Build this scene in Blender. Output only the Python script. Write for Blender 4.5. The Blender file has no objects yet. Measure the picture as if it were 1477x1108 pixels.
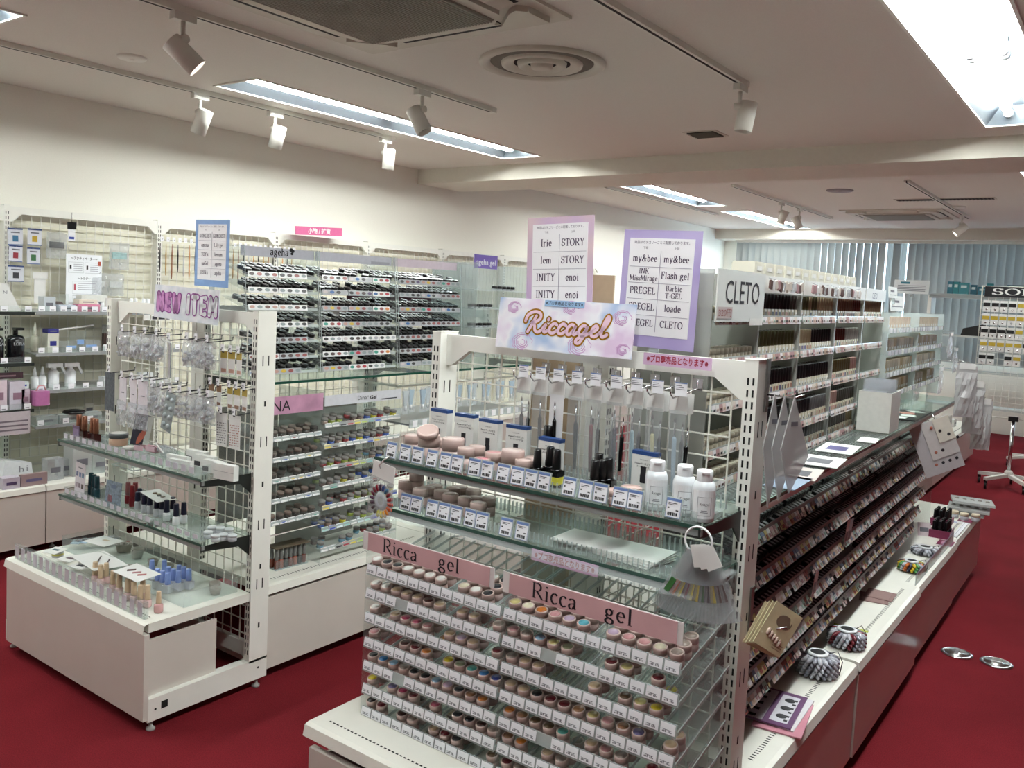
import bpy, math, random
from mathutils import Matrix, Vector
random.seed(7)
S = bpy.context.scene
COL = S.collection
# ------------------------------------------------------------------ camera
cam_d = bpy.data.cameras.new('camera'); cam = bpy.data.objects.new('camera', cam_d); COL.objects.link(cam)
S.camera = cam
_p, _r, _y = -0.0755, 0.0486, -0.6391
_f = Vector((math.sin(_y)*math.cos(_p), math.cos(_y)*math.cos(_p), math.sin(_p)))
_rt = Vector((math.cos(_y), -math.sin(_y), 0)); _up = _rt.cross(_f)
_r2 = _rt*math.cos(_r)+_up*math.sin(_r); _u2 = _r2.cross(_f)
cam.matrix_world = Matrix(((_r2.x,_u2.x,-_f.x,0),(_r2.y,_u2.y,-_f.y,0),(_r2.z,_u2.z,-_f.z,1.44),(0,0,0,1)))
cam_d.sensor_fit = 'HORIZONTAL'; cam_d.sensor_width = 36; cam_d.lens = 1247.5/1477*36
cam_d.shift_x = 25.1/1477; cam_d.shift_y = -42.7/1477
cam_d.clip_start = .05
# ------------------------------------------------------------------ world and exposure
W = bpy.data.worlds.new('sky'); S.world = W; W.use_nodes = True
_bg = W.node_tree.nodes['Background']; _bg.inputs[0].default_value = (.80,.90,1,1); _bg.inputs[1].default_value = 4.2
S.view_settings.view_transform = 'Standard'; S.view_settings.look = 'None'
S.view_settings.gamma = 1; S.view_settings.use_curve_mapping = False
S.view_settings.exposure = 1.42
S.cycles.transparent_max_bounces = 32
TUBE = 38.0     # emission of the fluorescent tubes
# ------------------------------------------------------------------ materials
def lin(c):
    if isinstance(c, str):
        c = tuple(int(c[i:i+2],16)/255 for i in (0,2,4))
    return tuple((x/12.92 if x <= .04045 else ((x+.055)/1.055)**2.4) for x in c)
MATS = {}
def mat(name, col='cccccc', rough=.5, metal=0., noise=0., scale=40., bump=0., emit=0., spec=.5, trans=0., tint=None, gz=.3):
    if name in MATS: return MATS[name]
    m = bpy.data.materials.new(name); m.use_nodes = True; MATS[name] = m
    nt = m.node_tree; N = nt.nodes; L = nt.links; b = N['Principled BSDF']; c = lin(col)
    b.inputs['Base Color'].default_value = (*c,1); b.inputs['Roughness'].default_value = rough
    b.inputs['Metallic'].default_value = metal; b.inputs['Specular IOR Level'].default_value = spec
    if noise or bump:
        tc = N.new('ShaderNodeTexCoord'); nz = N.new('ShaderNodeTexNoise'); nz.inputs['Scale'].default_value = scale
        nz.inputs['Detail'].default_value = 4
        L.new(tc.outputs['Object'], nz.inputs['Vector'])
        if noise:
            cr = N.new('ShaderNodeValToRGB'); e = cr.color_ramp.elements
            e[0].position = .3; e[1].position = .7
            e[0].color = (*[x*(1-noise) for x in c],1); e[1].color = (*[min(1,x*(1+noise)) for x in c],1)
            L.new(nz.outputs['Fac'], cr.inputs['Fac']); L.new(cr.outputs['Color'], b.inputs['Base Color'])
        if bump:
            bp = N.new('ShaderNodeBump'); bp.inputs['Strength'].default_value = bump; bp.inputs['Distance'].default_value = .002
            L.new(nz.outputs['Fac'], bp.inputs['Height']); L.new(bp.outputs['Normal'], b.inputs['Normal'])
    if emit:
        b.inputs['Emission Color'].default_value = (*c,1); b.inputs['Emission Strength'].default_value = emit
    if trans:      # thin clear plastic or glass: part see-through, part glossy
        t = N.new('ShaderNodeBsdfTransparent'); t.inputs[0].default_value = (*lin(tint or 'ffffff'),1)
        mx = N.new('ShaderNodeMixShader'); lw = N.new('ShaderNodeLayerWeight'); lw.inputs['Blend'].default_value = .35
        mr = N.new('ShaderNodeMapRange'); mr.inputs['To Min'].default_value = 1-trans; mr.inputs['To Max'].default_value = min(1, (1-trans)+gz)
        L.new(lw.outputs['Facing'], mr.inputs['Value']); L.new(mr.outputs[0], mx.inputs['Fac'])
        L.new(t.outputs[0], mx.inputs[1]); L.new(b.outputs[0], mx.inputs[2])
        L.new(mx.outputs[0], N['Material Output'].inputs['Surface'])
    return m
def cm(hexcol, rough=.45, tag='paint'):      # any plain colour by its hex code
    return mat(f'{tag}_{hexcol}', hexcol, rough, noise=.04, scale=60)
white_metal = mat('white_enamel_metal','e3e2da',.38,noise=.02,scale=15)
cream_metal = mat('cream_enamel_metal','dedcd2',.42,noise=.02,scale=15)
wire_mat = mat('white_wire','dcdad0',.4)
black = mat('black_plastic','0a0a0c',.28)
dark = mat('dark_hole','050505',.8)
chrome = mat('chrome','c8c8ca',.18,metal=1)
acrylic = mat('clear_acrylic','d9dee0',.06,trans=.95,tint='fafcfb',gz=.15)
acrylic_edge = mat('acrylic_edge','dfe6e6',.1,trans=.68,tint='f0f5f4',gz=.3)
glass = mat('green_glass','a9b1ae',.04,trans=.90,tint='eff6f3',gz=.15)
glass_edge = mat('glass_edge','3b5a50',.12,trans=.25,tint='9cc4b2')
film = mat('clear_film','d6dadd',.1,trans=.86,tint='f7f8f8',gz=.22)
bag_film = mat('crinkled_film','d4d6da',.05,trans=.80,tint='f4f5f6',gz=.35)
paper = mat('white_paper','d4d3d0',.6,noise=.02)
tag_mat = mat('price_tag_paper','e6e6ea',.5)
ink = mat('black_ink','14121a',.6)
grey_ink = mat('grey_ink','6a6a72',.6)
navy = mat('navy_print','1b3f78',.5)
card = mat('tan_card','a08c72',.8,noise=.06)
# ------------------------------------------------------------------ mesh helpers
I4 = Matrix.Identity(4)
def RZ(a): return Matrix.Rotation(a,4,'Z')
def RX(a): return Matrix.Rotation(a,4,'X')
def RY(a): return Matrix.Rotation(a,4,'Y')
def T(x,y,z): return Matrix.Translation((x,y,z))
class MB:
    def __init__(s, M=I4): s.v=[]; s.f=[]; s.m=[]; s.sm=[]; s.M=M
    def add(s, vs, fs, mi=0, smooth=False):
        o=len(s.v); M=s.M
        s.v += [tuple(M @ Vector(p)) for p in vs] if M is not I4 else [tuple(p) for p in vs]
        s.f += [tuple(i+o for i in f) for f in fs]; s.m += [mi]*len(fs); s.sm += [smooth]*len(fs); return s
    def bx(s, x0,x1,y0,y1,z0,z1, mi=0):
        return s.add([(x0,y0,z0),(x1,y0,z0),(x1,y1,z0),(x0,y1,z0),(x0,y0,z1),(x1,y0,z1),(x1,y1,z1),(x0,y1,z1)],
            [(0,3,2,1),(4,5,6,7),(0,1,5,4),(1,2,6,5),(2,3,7,6),(3,0,4,7)], mi)
    def box(s, c, d, mi=0): return s.bx(c[0]-d[0]/2,c[0]+d[0]/2,c[1]-d[1]/2,c[1]+d[1]/2,c[2]-d[2]/2,c[2]+d[2]/2,mi)
    def lathe(s, prof, c=(0,0,0), seg=14, mi=0, cap=True, axis='z'):
        vs=[];fs=[]
        for r,z in prof:
            for k in range(seg):
                a=2*math.pi*k/seg; p=(r*math.cos(a),r*math.sin(a),z)
                if axis=='y': p=(p[0],-p[2],p[1])
                if axis=='x': p=(p[2],p[0],p[1])
                vs.append((p[0]+c[0],p[1]+c[1],p[2]+c[2]))
        n=len(prof)
        for j in range(n-1):
            for k in range(seg):
                k2=(k+1)%seg; fs.append((j*seg+k,j*seg+k2,(j+1)*seg+k2,(j+1)*seg+k))
        s.add(vs,fs,mi,True)
        if cap:
            o=len(s.v)-len(vs)
            s.f += [tuple(o+k for k in reversed(range(seg))), tuple(o+(n-1)*seg+k for k in range(seg))]; s.m += [mi]*2; s.sm += [False]*2
        return s
    def cyl(s, c, r, h, seg=12, mi=0, r2=None, axis='z'): return s.lathe([(r,0),(r if r2 is None else r2,h)],c,seg,mi,True,axis)
    def tube(s, pts, r, seg=6, mi=0, closed=False):
        P=[Vector(p) for p in pts]; n=len(P); vs=[]; fs=[]; up=None
        for i in range(n):
            d=(P[(i+1)%n]-P[i-1]) if closed else (P[min(i+1,n-1)]-P[max(i-1,0)])
            if d.length<1e-9: d=Vector((0,0,1))
            d.normalize()
            a = up if up is not None and abs(d.dot(up))<.95 else (Vector((0,0,1)) if abs(d.z)<.9 else Vector((1,0,0)))
            x=d.cross(a).normalized(); y=x.cross(d).normalized(); up=y
            for k in range(seg):
                t=2*math.pi*k/seg; vs.append(P[i]+x*(r*math.cos(t))+y*(r*math.sin(t)))
        m=n if closed else n-1
        for i in range(m):
            for k in range(seg):
                k2=(k+1)%seg; j=(i+1)%n; fs.append((i*seg+k,i*seg+k2,j*seg+k2,j*seg+k))
        if not closed: fs += [tuple(reversed(range(seg))), tuple((n-1)*seg+k for k in range(seg))]
        return s.add(vs,fs,mi,True)
    def prism(s, pts, d, mi=0):          # outline in 3-D, pushed along vector d
        n=len(pts); d=Vector(d); vs=[Vector(p) for p in pts]+[Vector(p)+d for p in pts]
        fs=[tuple(reversed(range(n))),tuple(range(n,2*n))]+[(i,(i+1)%n,n+(i+1)%n,n+i) for i in range(n)]
        return s.add(vs,fs,mi)
    def mesh(s, name, mats):
        me=bpy.data.meshes.new(name); me.from_pydata(s.v,[],s.f)
        for m in (mats if isinstance(mats,(list,tuple)) else [mats]): me.materials.append(m)
        me.polygons.foreach_set('material_index', s.m); me.polygons.foreach_set('use_smooth', s.sm); me.update(); return me
    def build(s, name, mats, parent=None, loc=None, rot=None): return put(s.mesh(name,mats), name, parent, loc, rot)
def put(me, name, parent=None, loc=None, rot=None):
    o=bpy.data.objects.new(name, me); COL.objects.link(o)
    if parent: o.parent=parent
    if loc: o.location=loc
    if rot is not None: o.rotation_euler = rot if hasattr(rot,'__len__') else (0,0,rot)
    return o
def tag(o, label=None, cat=None, group=None, kind=None):
    if label: o['label']=label
    if cat: o['category']=cat
    if group: o['group']=group
    if kind: o['kind']=kind
    return o
def thing(name, label, cat, loc=(0,0,0), rot=None, group=None):
    return tag(put(None,name,None,loc,rot),label,cat,group)
def struct(mb, name, m, parent=None, label=None):
    o=mb.build(name,m,parent)
    if not parent: tag(o,kind='structure',label=label)
    return o
def tree_copy(o, loc=None, rot=None, parent=None):
    c=o.copy(); COL.objects.link(c); c.parent=parent
    if loc: c.location=loc
    if rot is not None: c.rotation_euler = rot if hasattr(rot,'__len__') else (0,0,rot)
    for ch in o.children: tree_copy(ch, parent=c)
    return c
# ------------------------------------------------------------------ lettering
def text_mb(txt, h, M=I4, mi=0, depth=0, mb=None, width=None, align='CENTER', bold=0):
    """built-in font as flat mesh; baseline in local x, up = local z, facing -y"""
    cu=bpy.data.curves.new('t','FONT'); cu.body=txt; cu.size=1; cu.align_x='LEFT'; cu.fill_mode='FRONT'; cu.resolution_u=2; cu.offset=bold
    ob=bpy.data.objects.new('t',cu); COL.objects.link(ob)
    dg=bpy.context.evaluated_depsgraph_get(); me=ob.evaluated_get(dg).to_mesh()
    vs=[tuple(v.co) for v in me.vertices]; fs=[tuple(p.vertices) for p in me.polygons]
    bpy.data.objects.remove(ob); bpy.data.curves.remove(cu)
    mb = mb or MB()
    if not vs: return mb
    x0=min(v[0] for v in vs); x1=max(v[0] for v in vs)
    k=h/.72; kx=k if width is None else width/(x1-x0)
    off={'CENTER':(x0+x1)/2,'LEFT':x0,'RIGHT':x1}[align]
    mb.add([M @ Vector(((v[0]-off)*kx,0,v[1]*k)) for v in vs], fs, mi); return mb
# pen-drawn serif letters: strokes in a unit box (cap height 1); the pen is broad on uprights and thin across
def _arc(cx,cy,rx,ry,a0,a1,n=12): return [(cx+rx*math.cos(math.radians(a0+(a1-a0)*i/n)),cy+ry*math.sin(math.radians(a0+(a1-a0)*i/n))) for i in range(n+1)]
def _sf(x,y,w=.13): return [(x-w,y),(x+w,y)]
G={
'R':(.72,[[(.15,0),(.15,1)],[(.0,1),(.35,1)],_arc(.35,.75,.23,.25,90,-90),[(.35,.5),(.15,.5)],[(.32,.5),(.68,0)],_sf(.15,0),[(.6,0),(.76,0)]]),
'P':(.62,[[(.15,0),(.15,1)],[(.0,1),(.35,1)],_arc(.35,.73,.23,.27,90,-90),[(.35,.46),(.15,.46)],_sf(.15,0)]),
'B':(.66,[[(.15,0),(.15,1)],[(.0,1),(.33,1)],_arc(.33,.76,.19,.24,90,-90),[(.33,.52),(.15,.52)],_arc(.35,.26,.23,.26,90,-90),[(.35,0),(0,0)]]),
'I':(.34,[[(.17,0),(.17,1)],_sf(.17,0,.15),_sf(.17,1,.15)]),
'S':(.56,[[(.48,.98),(.48,.72)],_arc(.28,.74,.2,.26,20,250,14)+_arc(.28,.26,.22,.26,80,-160,14),[(.06,.3),(.06,.02)]]),
'T':(.66,[[(.33,0),(.33,1)],[(.03,.8),(.03,1),(.63,1),(.63,.8)],_sf(.33,0)]),
'O':(.76,[_arc(.38,.5,.33,.51,90,450,24)]),
'C':(.7,[_arc(.4,.5,.35,.51,45,315,20),[(.65,1),(.65,.72)]]),
'G':(.76,[_arc(.4,.5,.35,.51,45,320,20),[(.65,1),(.65,.72)],[(.66,.02),(.66,.42)],_sf(.64,.42)]),
'Y':(.72,[[(.12,1),(.36,.48)],[(.62,1),(.36,.48)],[(.36,.5),(.36,0)],_sf(.36,0),_sf(.12,1,.12),_sf(.62,1,.1)]),
'N':(.8,[[(.14,0),(.14,1)],[(.14,1),(.66,0)],[(.66,0),(.66,1)],_sf(.14,0,.12),_sf(.08,1,.1),_sf(.66,1,.12)]),
'K':(.74,[[(.15,0),(.15,1)],[(.6,1),(.16,.42)],[(.3,.6),(.64,0)],_sf(.15,0),_sf(.15,1),_sf(.62,1,.1),_sf(.66,0,.1)]),
'M':(.94,[[(.12,0),(.14,1)],[(.14,1),(.47,.08)],[(.47,.08),(.8,1)],[(.8,1),(.82,0)],_sf(.12,0,.1),_sf(.82,0,.12),_sf(.1,1,.08),_sf(.84,1,.1)]),
'E':(.62,[[(.15,0),(.15,1)],[(0,1),(.55,1),(.55,.8)],[(.15,.52),(.42,.52)],[(.42,.62),(.42,.42)],[(0,0),(.58,0),(.58,.2)]]),
'F':(.58,[[(.15,0),(.15,1)],[(0,1),(.55,1),(.55,.8)],[(.15,.52),(.42,.52)],[(.42,.62),(.42,.42)],_sf(.15,0)]),
'L':(.6,[[(.15,0),(.15,1)],_sf(.15,1),[(0,0),(.55,0),(.55,.22)]]),
'A':(.76,[[(.1,0),(.38,1)],[(.38,1),(.66,0)],[(.2,.35),(.56,.35)],_sf(.1,0,.1),_sf(.66,0,.12)]),
'-':(.36,[[(.05,.33),(.31,.33)]]),
'&':(.8,[[(.7,.0),(.22,.68)]+_arc(.34,.82,.15,.16,190,-40,10)+[(.2,.42)]+_arc(.3,.22,.22,.22,140,330,12)+[(.66,.5)],_sf(.68,.5,.08)]),
'a':(.47,[_arc(.22,.44,.17,.2,160,20,8)+[(.38,.06),(.46,.03)],[(.37,.38),(.2,.32)]+_arc(.18,.15,.13,.16,110,350,10)+[(.37,.2)]]),
'b':(.52,[[(.12,.0),(.12,1)],[(.0,1),(.12,1)],_arc(.27,.31,.19,.32,160,-160,16)]),
'c':(.46,[_arc(.26,.31,.2,.33,45,315,16)]),
'd':(.54,[[(.42,0),(.42,1)],[(.3,1),(.42,1)],[(.42,0),(.52,0)],_arc(.26,.31,.2,.32,20,340,16)]),
'e':(.48,[[(.08,.36),(.42,.36)]+_arc(.26,.33,.18,.31,5,315,18)]),
'g':(.52,[_arc(.24,.45,.15,.19,90,450,16),[(.36,.58),(.5,.63)],[(.14,.3)]+[(.1,.2),(.16,.1),(.36,.06)]+_arc(.26,-.1,.2,.17,60,-240,16)+[(.16,.08)]]),
'h':(.56,[[(.12,0),(.12,1)],[(.0,1),(.12,1)],_arc(.28,.42,.15,.22,170,0,8)+[(.43,0)],_sf(.12,0,.1),_sf(.43,0,.1)]),
'i':(.3,[[(.15,0),(.15,.64)],[(.04,.64),(.15,.64)],_sf(.15,0,.12),[(.15,.84),(.15,.95)]]),
'l':(.3,[[(.15,0),(.15,1)],[(.03,1),(.15,1)],_sf(.15,0,.12)]),
'm':(.84,[[(.12,0),(.12,.64)],[(.0,.64),(.12,.64)],_arc(.27,.42,.15,.22,170,0,8)+[(.42,0)],_arc(.57,.42,.15,.22,170,0,8)+[(.72,0)],_sf(.12,0,.1),_sf(.42,0,.1),_sf(.72,0,.1)]),
'n':(.56,[[(.12,0),(.12,.64)],[(.0,.64),(.12,.64)],_arc(.28,.42,.15,.22,170,0,8)+[(.43,0)],_sf(.12,0,.1),_sf(.43,0,.1)]),
'o':(.52,[_arc(.26,.32,.2,.33,90,450,20)]),
'r':(.42,[[(.12,0),(.12,.64)],[(.0,.64),(.12,.64)],[(.12,.42),(.2,.58),(.3,.63),(.37,.58)],_sf(.12,0,.12)]),
's':(.4,[[(.34,.62),(.34,.46)],_arc(.2,.48,.14,.16,30,250,10)+_arc(.2,.16,.15,.17,80,-160,10),[(.05,.2),(.05,.02)]]),
't':(.34,[[(.14,.85),(.14,.12)]+_arc(.22,.12,.08,.12,180,320,5),[(.0,.63),(.3,.63)]]),
'u':(.56,[[(.12,.64),(.12,.2)]+_arc(.26,.2,.14,.2,180,340,8)+[(.43,.3)],[(.43,0),(.43,.64)],[(.43,0),(.53,0)],[(0,.64),(.12,.64)]]),
'y':(.52,[[(.08,.64),(.28,.02)],[(.46,.64),(.22,-.2),(.08,-.26)],_sf(.1,.64,.09),_sf(.44,.64,.08)]),
' ':(.3,[]),"'":(.2,[[(.1,.8),(.1,1)]]),
}
def serif(txt, h, M=I4, mi=0, mb=None, width=None, thick=.085, thin=.03, gap=.08, align='CENTER'):
    mb = mb or MB(); x=0; items=[]
    for ch in txt:
        w,st=G.get(ch,G[' '])
        items += [[(px+x,py) for px,py in s] for s in st]; x += w+gap
    tot=x-gap; kx=h if width is None else width/tot
    ox={'CENTER':tot/2,'LEFT':0,'RIGHT':tot}[align]
    for s in items:
        n=len(s); L=[];R=[]
        for i in range(n):
            a=s[max(i-1,0)]; b=s[min(i+1,n-1)]; dx=(b[0]-a[0]); dy=b[1]-a[1]; l=math.hypot(dx,dy) or 1; dx/=l; dy/=l
            w=(thin+(thick-thin)*abs(dy)**1.3)/2
            if dx*dy<-.12 : w=max(w,thick*.5)
            elif dx*dy>.12 and n==2: w=thin*.7
            L.append((s[i][0]-dy*w,s[i][1]+dx*w)); R.append((s[i][0]+dy*w,s[i][1]-dx*w))
        vs=[M @ Vector(((p[0]-ox)*kx,0,p[1]*h)) for p in L+R]
        mb.add(vs,[(i,n+i,n+i+1,i+1) for i in range(n-1)],mi)
    return mb
def stroke(mb, pts, w, M=I4, mi=0, close=False):      # ribbon of constant width in the x/z plane
    n=len(pts); L=[];R=[]
    for i in range(n):
        a=pts[i-1] if (i or close) else pts[0]; b=pts[(i+1)%n] if (i<n-1 or close) else pts[-1]
        dx=b[0]-a[0]; dy=b[1]-a[1]; l=math.hypot(dx,dy) or 1; dx/=l; dy/=l
        L.append((pts[i][0]-dy*w/2,pts[i][1]+dx*w/2)); R.append((pts[i][0]+dy*w/2,pts[i][1]-dx*w/2))
    vs=[M @ Vector((p[0],0,p[1])) for p in L+R]
    fs=[(i,n+i,n+(i+1)%n,(i+1)%n) for i in range(n if close else n-1)]
    mb.add(vs,fs,mi)
    for e in ([] if close else [pts[0],pts[-1]]):
        k=10; mb.add([M @ Vector((e[0]+w/2*math.cos(2*math.pi*i/k),0,e[1]+w/2*math.sin(2*math.pi*i/k))) for i in range(k)],[tuple(range(k))],mi)
    return mb
def smooth(pts, n=6):                                  # Catmull-Rom through the points
    out=[]
    for i in range(len(pts)-1):
        p0=pts[max(i-1,0)];p1=pts[i];p2=pts[i+1];p3=pts[min(i+2,len(pts)-1)]
        for k in range(n):
            t=k/n; out.append(tuple(.5*(2*p1[j]+(p2[j]-p0[j])*t+(2*p0[j]-5*p1[j]+4*p2[j]-p3[j])*t*t+(3*p1[j]-p0[j]-3*p2[j]+p3[j])*t**3) for j in range(len(p1))))
    return out+[pts[-1]]

ORD=('first','second','third','fourth','fifth','sixth','seventh','eighth','ninth','tenth','eleventh','twelfth','thirteenth','fourteenth','fifteenth','sixteenth','seventeenth','eighteenth','nineteenth','twentieth')

def WORD(n):
    if n<=20: return ORD[n-1]
    t=('twentieth','thirtieth','fortieth','fiftieth','sixtieth','seventieth','eightieth','ninetieth'); w=('twenty','thirty','forty','fifty','sixty','seventy','eighty','ninety')
    return t[n//10-2] if n%10==0 else w[n//10-2]+' '+ORD[n%10-1]

# ================================================================== THE ROOM
XL, YB, ZC, ZF = -4.85, 11.9, 2.385, 2.42
XR, YF = 6.5, -3.4
carpet = mat('red_carpet','6c1b22',.95,noise=.22,scale=260,bump=.6,spec=.1)
def add_spots():
    nt=carpet.node_tree; N=nt.nodes; L=nt.links; b=N['Principled BSDF']
    src=b.inputs['Base Color'].links[0].from_socket
    nz=N.new('ShaderNodeTexNoise'); nz.inputs['Scale'].default_value=2.2; nz.inputs['Detail'].default_value=6
    tc=N.new('ShaderNodeTexCoord'); L.new(tc.outputs['Object'],nz.inputs['Vector'])
    mr=N.new('ShaderNodeMapRange'); mr.inputs['From Min'].default_value=.3; mr.inputs['From Max'].default_value=.7; mr.inputs['To Min'].default_value=.82; mr.inputs['To Max'].default_value=1.15
    L.new(nz.outputs['Fac'],mr.inputs['Value'])
    mx=N.new('ShaderNodeMix'); mx.data_type='RGBA'; mx.blend_type='MULTIPLY'; mx.inputs[0].default_value=1
    L.new(src,mx.inputs[6]); L.new(mr.outputs[0],mx.inputs[7]); L.new(mx.outputs[2],b.inputs['Base Color'])
add_spots()
ceil_m = mat('ceiling_cloth_paper','dedad3',.9,noise=.03,scale=220,bump=.35,spec=.1)
wall_m = mat('cream_wallpaper','eae8de',.85,noise=.02,scale=160,bump=.2,spec=.15)
struct(MB().bx(XL-.1,XR,YF,YB+.1,-.1,0),'floor',carpet,label='dark red carpet floor of the shop')
# ceiling near part with the recess holes for the lamps left open
HOLES=[(-3.79,-3.47,2.665,5.085),(-3.79,-3.47,-.86,1.585),(-.715,-.40,2.60,5.05),(-.715,-.40,.05,2.47)]
HFAR=[(-3.86,-3.55,6.97,8.66),(-3.83,-3.52,9.22,11.46),(-.75,-.43,6.95,9.35)]
def pierced(x0,x1,y0,y1,z0,z1,holes,name,label):
    xs=sorted({x0,x1,*[h[0] for h in holes],*[h[1] for h in holes]}); ys=sorted({y0,y1,*[h[2] for h in holes],*[h[3] for h in holes]})
    mb=MB()
    for i in range(len(xs)-1):
        run=None
        for j in range(len(ys)-1):
            cx=(xs[i]+xs[i+1])/2; cy=(ys[j]+ys[j+1])/2
            hit=any(h[0]<cx<h[1] and h[2]<cy<h[3] for h in holes)
            if hit:
                if run is not None: mb.bx(xs[i],xs[i+1],run,ys[j],z0,z1); run=None
            elif run is None: run=ys[j]
        if run is not None: mb.bx(xs[i],xs[i+1],run,y1,z0,z1)
    return struct(mb,name,ceil_m,label=label)
pierced(XL-.1,XR,YF,5.4,ZC,ZC+.06,HOLES,'ceiling','pale grey brown ceiling above the front of the shop')
pierced(XL-.1,XR,5.85,YB+.1,ZF,ZF+.06,HFAR,'ceiling.001','pale ceiling beyond the beam')
struct(MB().bx(XL,XR,5.35,5.92,2.27,2.55),'trim_1',mat('beam_paint','dad6cb',.85,noise=.02,bump=.15,spec=.1),label='boxed ceiling beam across the shop')
struct(MB().bx(XL,XR,11.55,YB,2.285,2.55),'trim_2',MATS['beam_paint'],label='dropped soffit above the window blinds')
struct(MB().bx(XL-.1,XL,YF,YB+.1,0,2.6),'wall_left',wall_m,label='cream papered side wall behind the wall shelving')
struct(MB().bx(XR,XR+.1,YF,YB+.1,0,2.6),'wall_right',wall_m)
struct(MB().bx(XL,XR,YF-.1,YF,0,2.6),'wall_front',wall_m)
wb=MB(); wb.bx(XL,XR,YB,YB+.1,0,.85); wb.bx(XL,-4.62,YB,YB+.1,.85,2.6); wb.bx(-4.62,XR,YB,YB+.1,2.36,2.6); wb.bx(1.4,XR,YB,YB+.1,.85,2.36)
struct(wb,'wall_back',wall_m,label='back wall with the wide window')
win=struct(MB().bx(-4.62,1.4,YB+.05,YB+.06,.85,2.36),'window_1',mat('window_glass','d8e6ee',.05,trans=.85,tint='eef6fa'),label='wide back window behind vertical blinds')
for x in (-4.60,-2.62,-2.5,-.6,1.36):
    MB().bx(x-.03,x+.03,YB,YB+.08,.85,2.36).build('window_frame',mat('window_alu','a9adb0',.4,metal=.6),win)
# vertical blind
bl=thing('vertical_blind','grey vertical slat blind hanging across the back window','blind',(0,11.74,0))
MB().bx(-4.62,.7,-.03,.03,2.25,2.285).build('head_rail',white_metal,bl)
slat_m=mat('blind_fabric','a3a49e',.8,noise=.04,scale=200)
def translucent(m,f):
    nt=m.node_tree;N=nt.nodes;L=nt.links;b=N['Principled BSDF']; t=N.new('ShaderNodeBsdfTranslucent'); t.inputs[0].default_value=(*lin('b4bcc0'),1); mx=N.new('ShaderNodeMixShader'); mx.inputs[0].default_value=f
    L.new(b.outputs[0],mx.inputs[1]); L.new(t.outputs[0],mx.inputs[2]); L.new(mx.outputs[0],N['Material Output'].inputs['Surface'])
translucent(slat_m,.22)
def slat_mesh(w):
    mb=MB(); n=5; top=[];  # gently curved slat
    P=[((i/(n-1)-.5)*w, .006*(1-(2*i/(n-1)-1)**2)) for i in range(n)]
    vs=[(x,y,.82) for x,y in P]+[(x,y,2.255) for x,y in P]+[(x,y+.0012,.82) for x,y in P]+[(x,y+.0012,2.255) for x,y in P]
    fs=[(i,i+1,n+i+1,n+i) for i in range(n-1)]+[(2*n+i+1,2*n+i,3*n+i,3*n+i+1) for i in range(n-1)]
    mb.add(vs,fs,0,True); return mb.mesh('slat',slat_m)
_sl=slat_mesh(.089); x=-4.56; k=0
while x<.66:
    if x<-2.72: a=math.radians(38+random.uniform(-5,5))
    elif x<-2.42: a=math.radians((62,20,70,30)[k%4])
    else: a=math.radians(12+random.uniform(-2,2))
    put(_sl,'slat',bl,(x,0,0),a); x+=.0885; k+=1
# round metal floor outlets
fo=None
for i,(x,y) in enumerate(((-.506,4.052),(-.361,4.059))):
    t=thing('floor_outlet',('round metal floor outlet nearer the shelf base','round metal floor outlet further from the shelf base')[i],'floor outlet',(x,y,0),random.uniform(0,3),'floor outlets')
    MB().lathe([(.062,0),(.062,.004),(.05,.007),(.047,.004)],seg=28).build('rim',chrome,t)
    MB().lathe([(.046,.004),(.046,.0065),(.0,.0065)],seg=24,cap=False).build('lid',mat('brushed_steel','b5b5b0',.3,metal=1),t)
    MB().bx(-.02,.02,-.006,.006,.0066,.009).build('latch',chrome,t)
# ------------------------------------------------------------------ recessed fluorescent lamps
tube_m=mat('tube_glow','f4f8f4',.3,emit=TUBE)
trof_m=mat('lamp_reflector_satin','7d868e',.34,metal=.9)
def troffer(h,label,zc,n=2):
    x0,x1,y0,y1=h; t=thing('fluorescent_lamp',label,'ceiling lamp',((x0+x1)/2,(y0+y1)/2,zc),None,'recessed fluorescent lamps')
    a=(x1-x0)/2; b=(y1-y0)/2; d=.09; mb=MB()
    # tray: sloped sides, flat top, ends
    def q(p): mb.add(p,[(0,1,2,3)])
    q([(-a,-b,0),(-a,b,0),(-a+.06,b-.02,d),(-a+.06,-b+.02,d)]); q([(a,b,0),(a,-b,0),(a-.06,-b+.02,d),(a-.06,b-.02,d)])
    q([(a,-b,0),(-a,-b,0),(-a+.06,-b+.02,d),(a-.06,-b+.02,d)]); q([(-a,b,0),(a,b,0),(a-.06,b-.02,d),(-a+.06,b-.02,d)])
    mb.bx(-a+.06,a-.06,-b+.02,b-.02,d,d+.004)
    mb.build('reflector',trof_m,t)
    rm=MB()
    for (p,r) in (((-a-.012,-a,-b-.012,b+.012),0),((a,a+.012,-b-.012,b+.012),0),((-a,a,-b-.012,-b),0),((-a,a,b,b+.012),0)): rm.bx(*p,-.006,.0)
    rm.build('rim',white_metal,t)
    ln=(2*b-.14)/n
    for i in range(n):
        ya=-b+.05+i*(ln+.04)
        for sx in (-.055,.055):
            MB().cyl((sx,ya+.03+ln-.06,.045),.0155,ln-.06,10,axis='y').build('tube',tube_m,t)
        for yy in (ya+.012,ya+ln-.012):
            for sx in (-.055,.055):
                c=MB(); c.cyl((sx,yy+.016,.045),.021,.032,12,axis='y'); c.bx(sx-.012,sx+.012,yy-.014,yy+.014,.05,d)
                c.build('socket',mat('lamp_socket','c3c7cc',.4),t)
    return t
troffer(HOLES[0],'long recessed fluorescent lamp parallel to the cream side wall',ZC)
troffer(HOLES[1],'recessed fluorescent lamp cut off at the top corner by the wall',ZC)
troffer(HOLES[2],'wide recessed fluorescent lamp at the upper right with four bare tubes',ZC)
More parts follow.
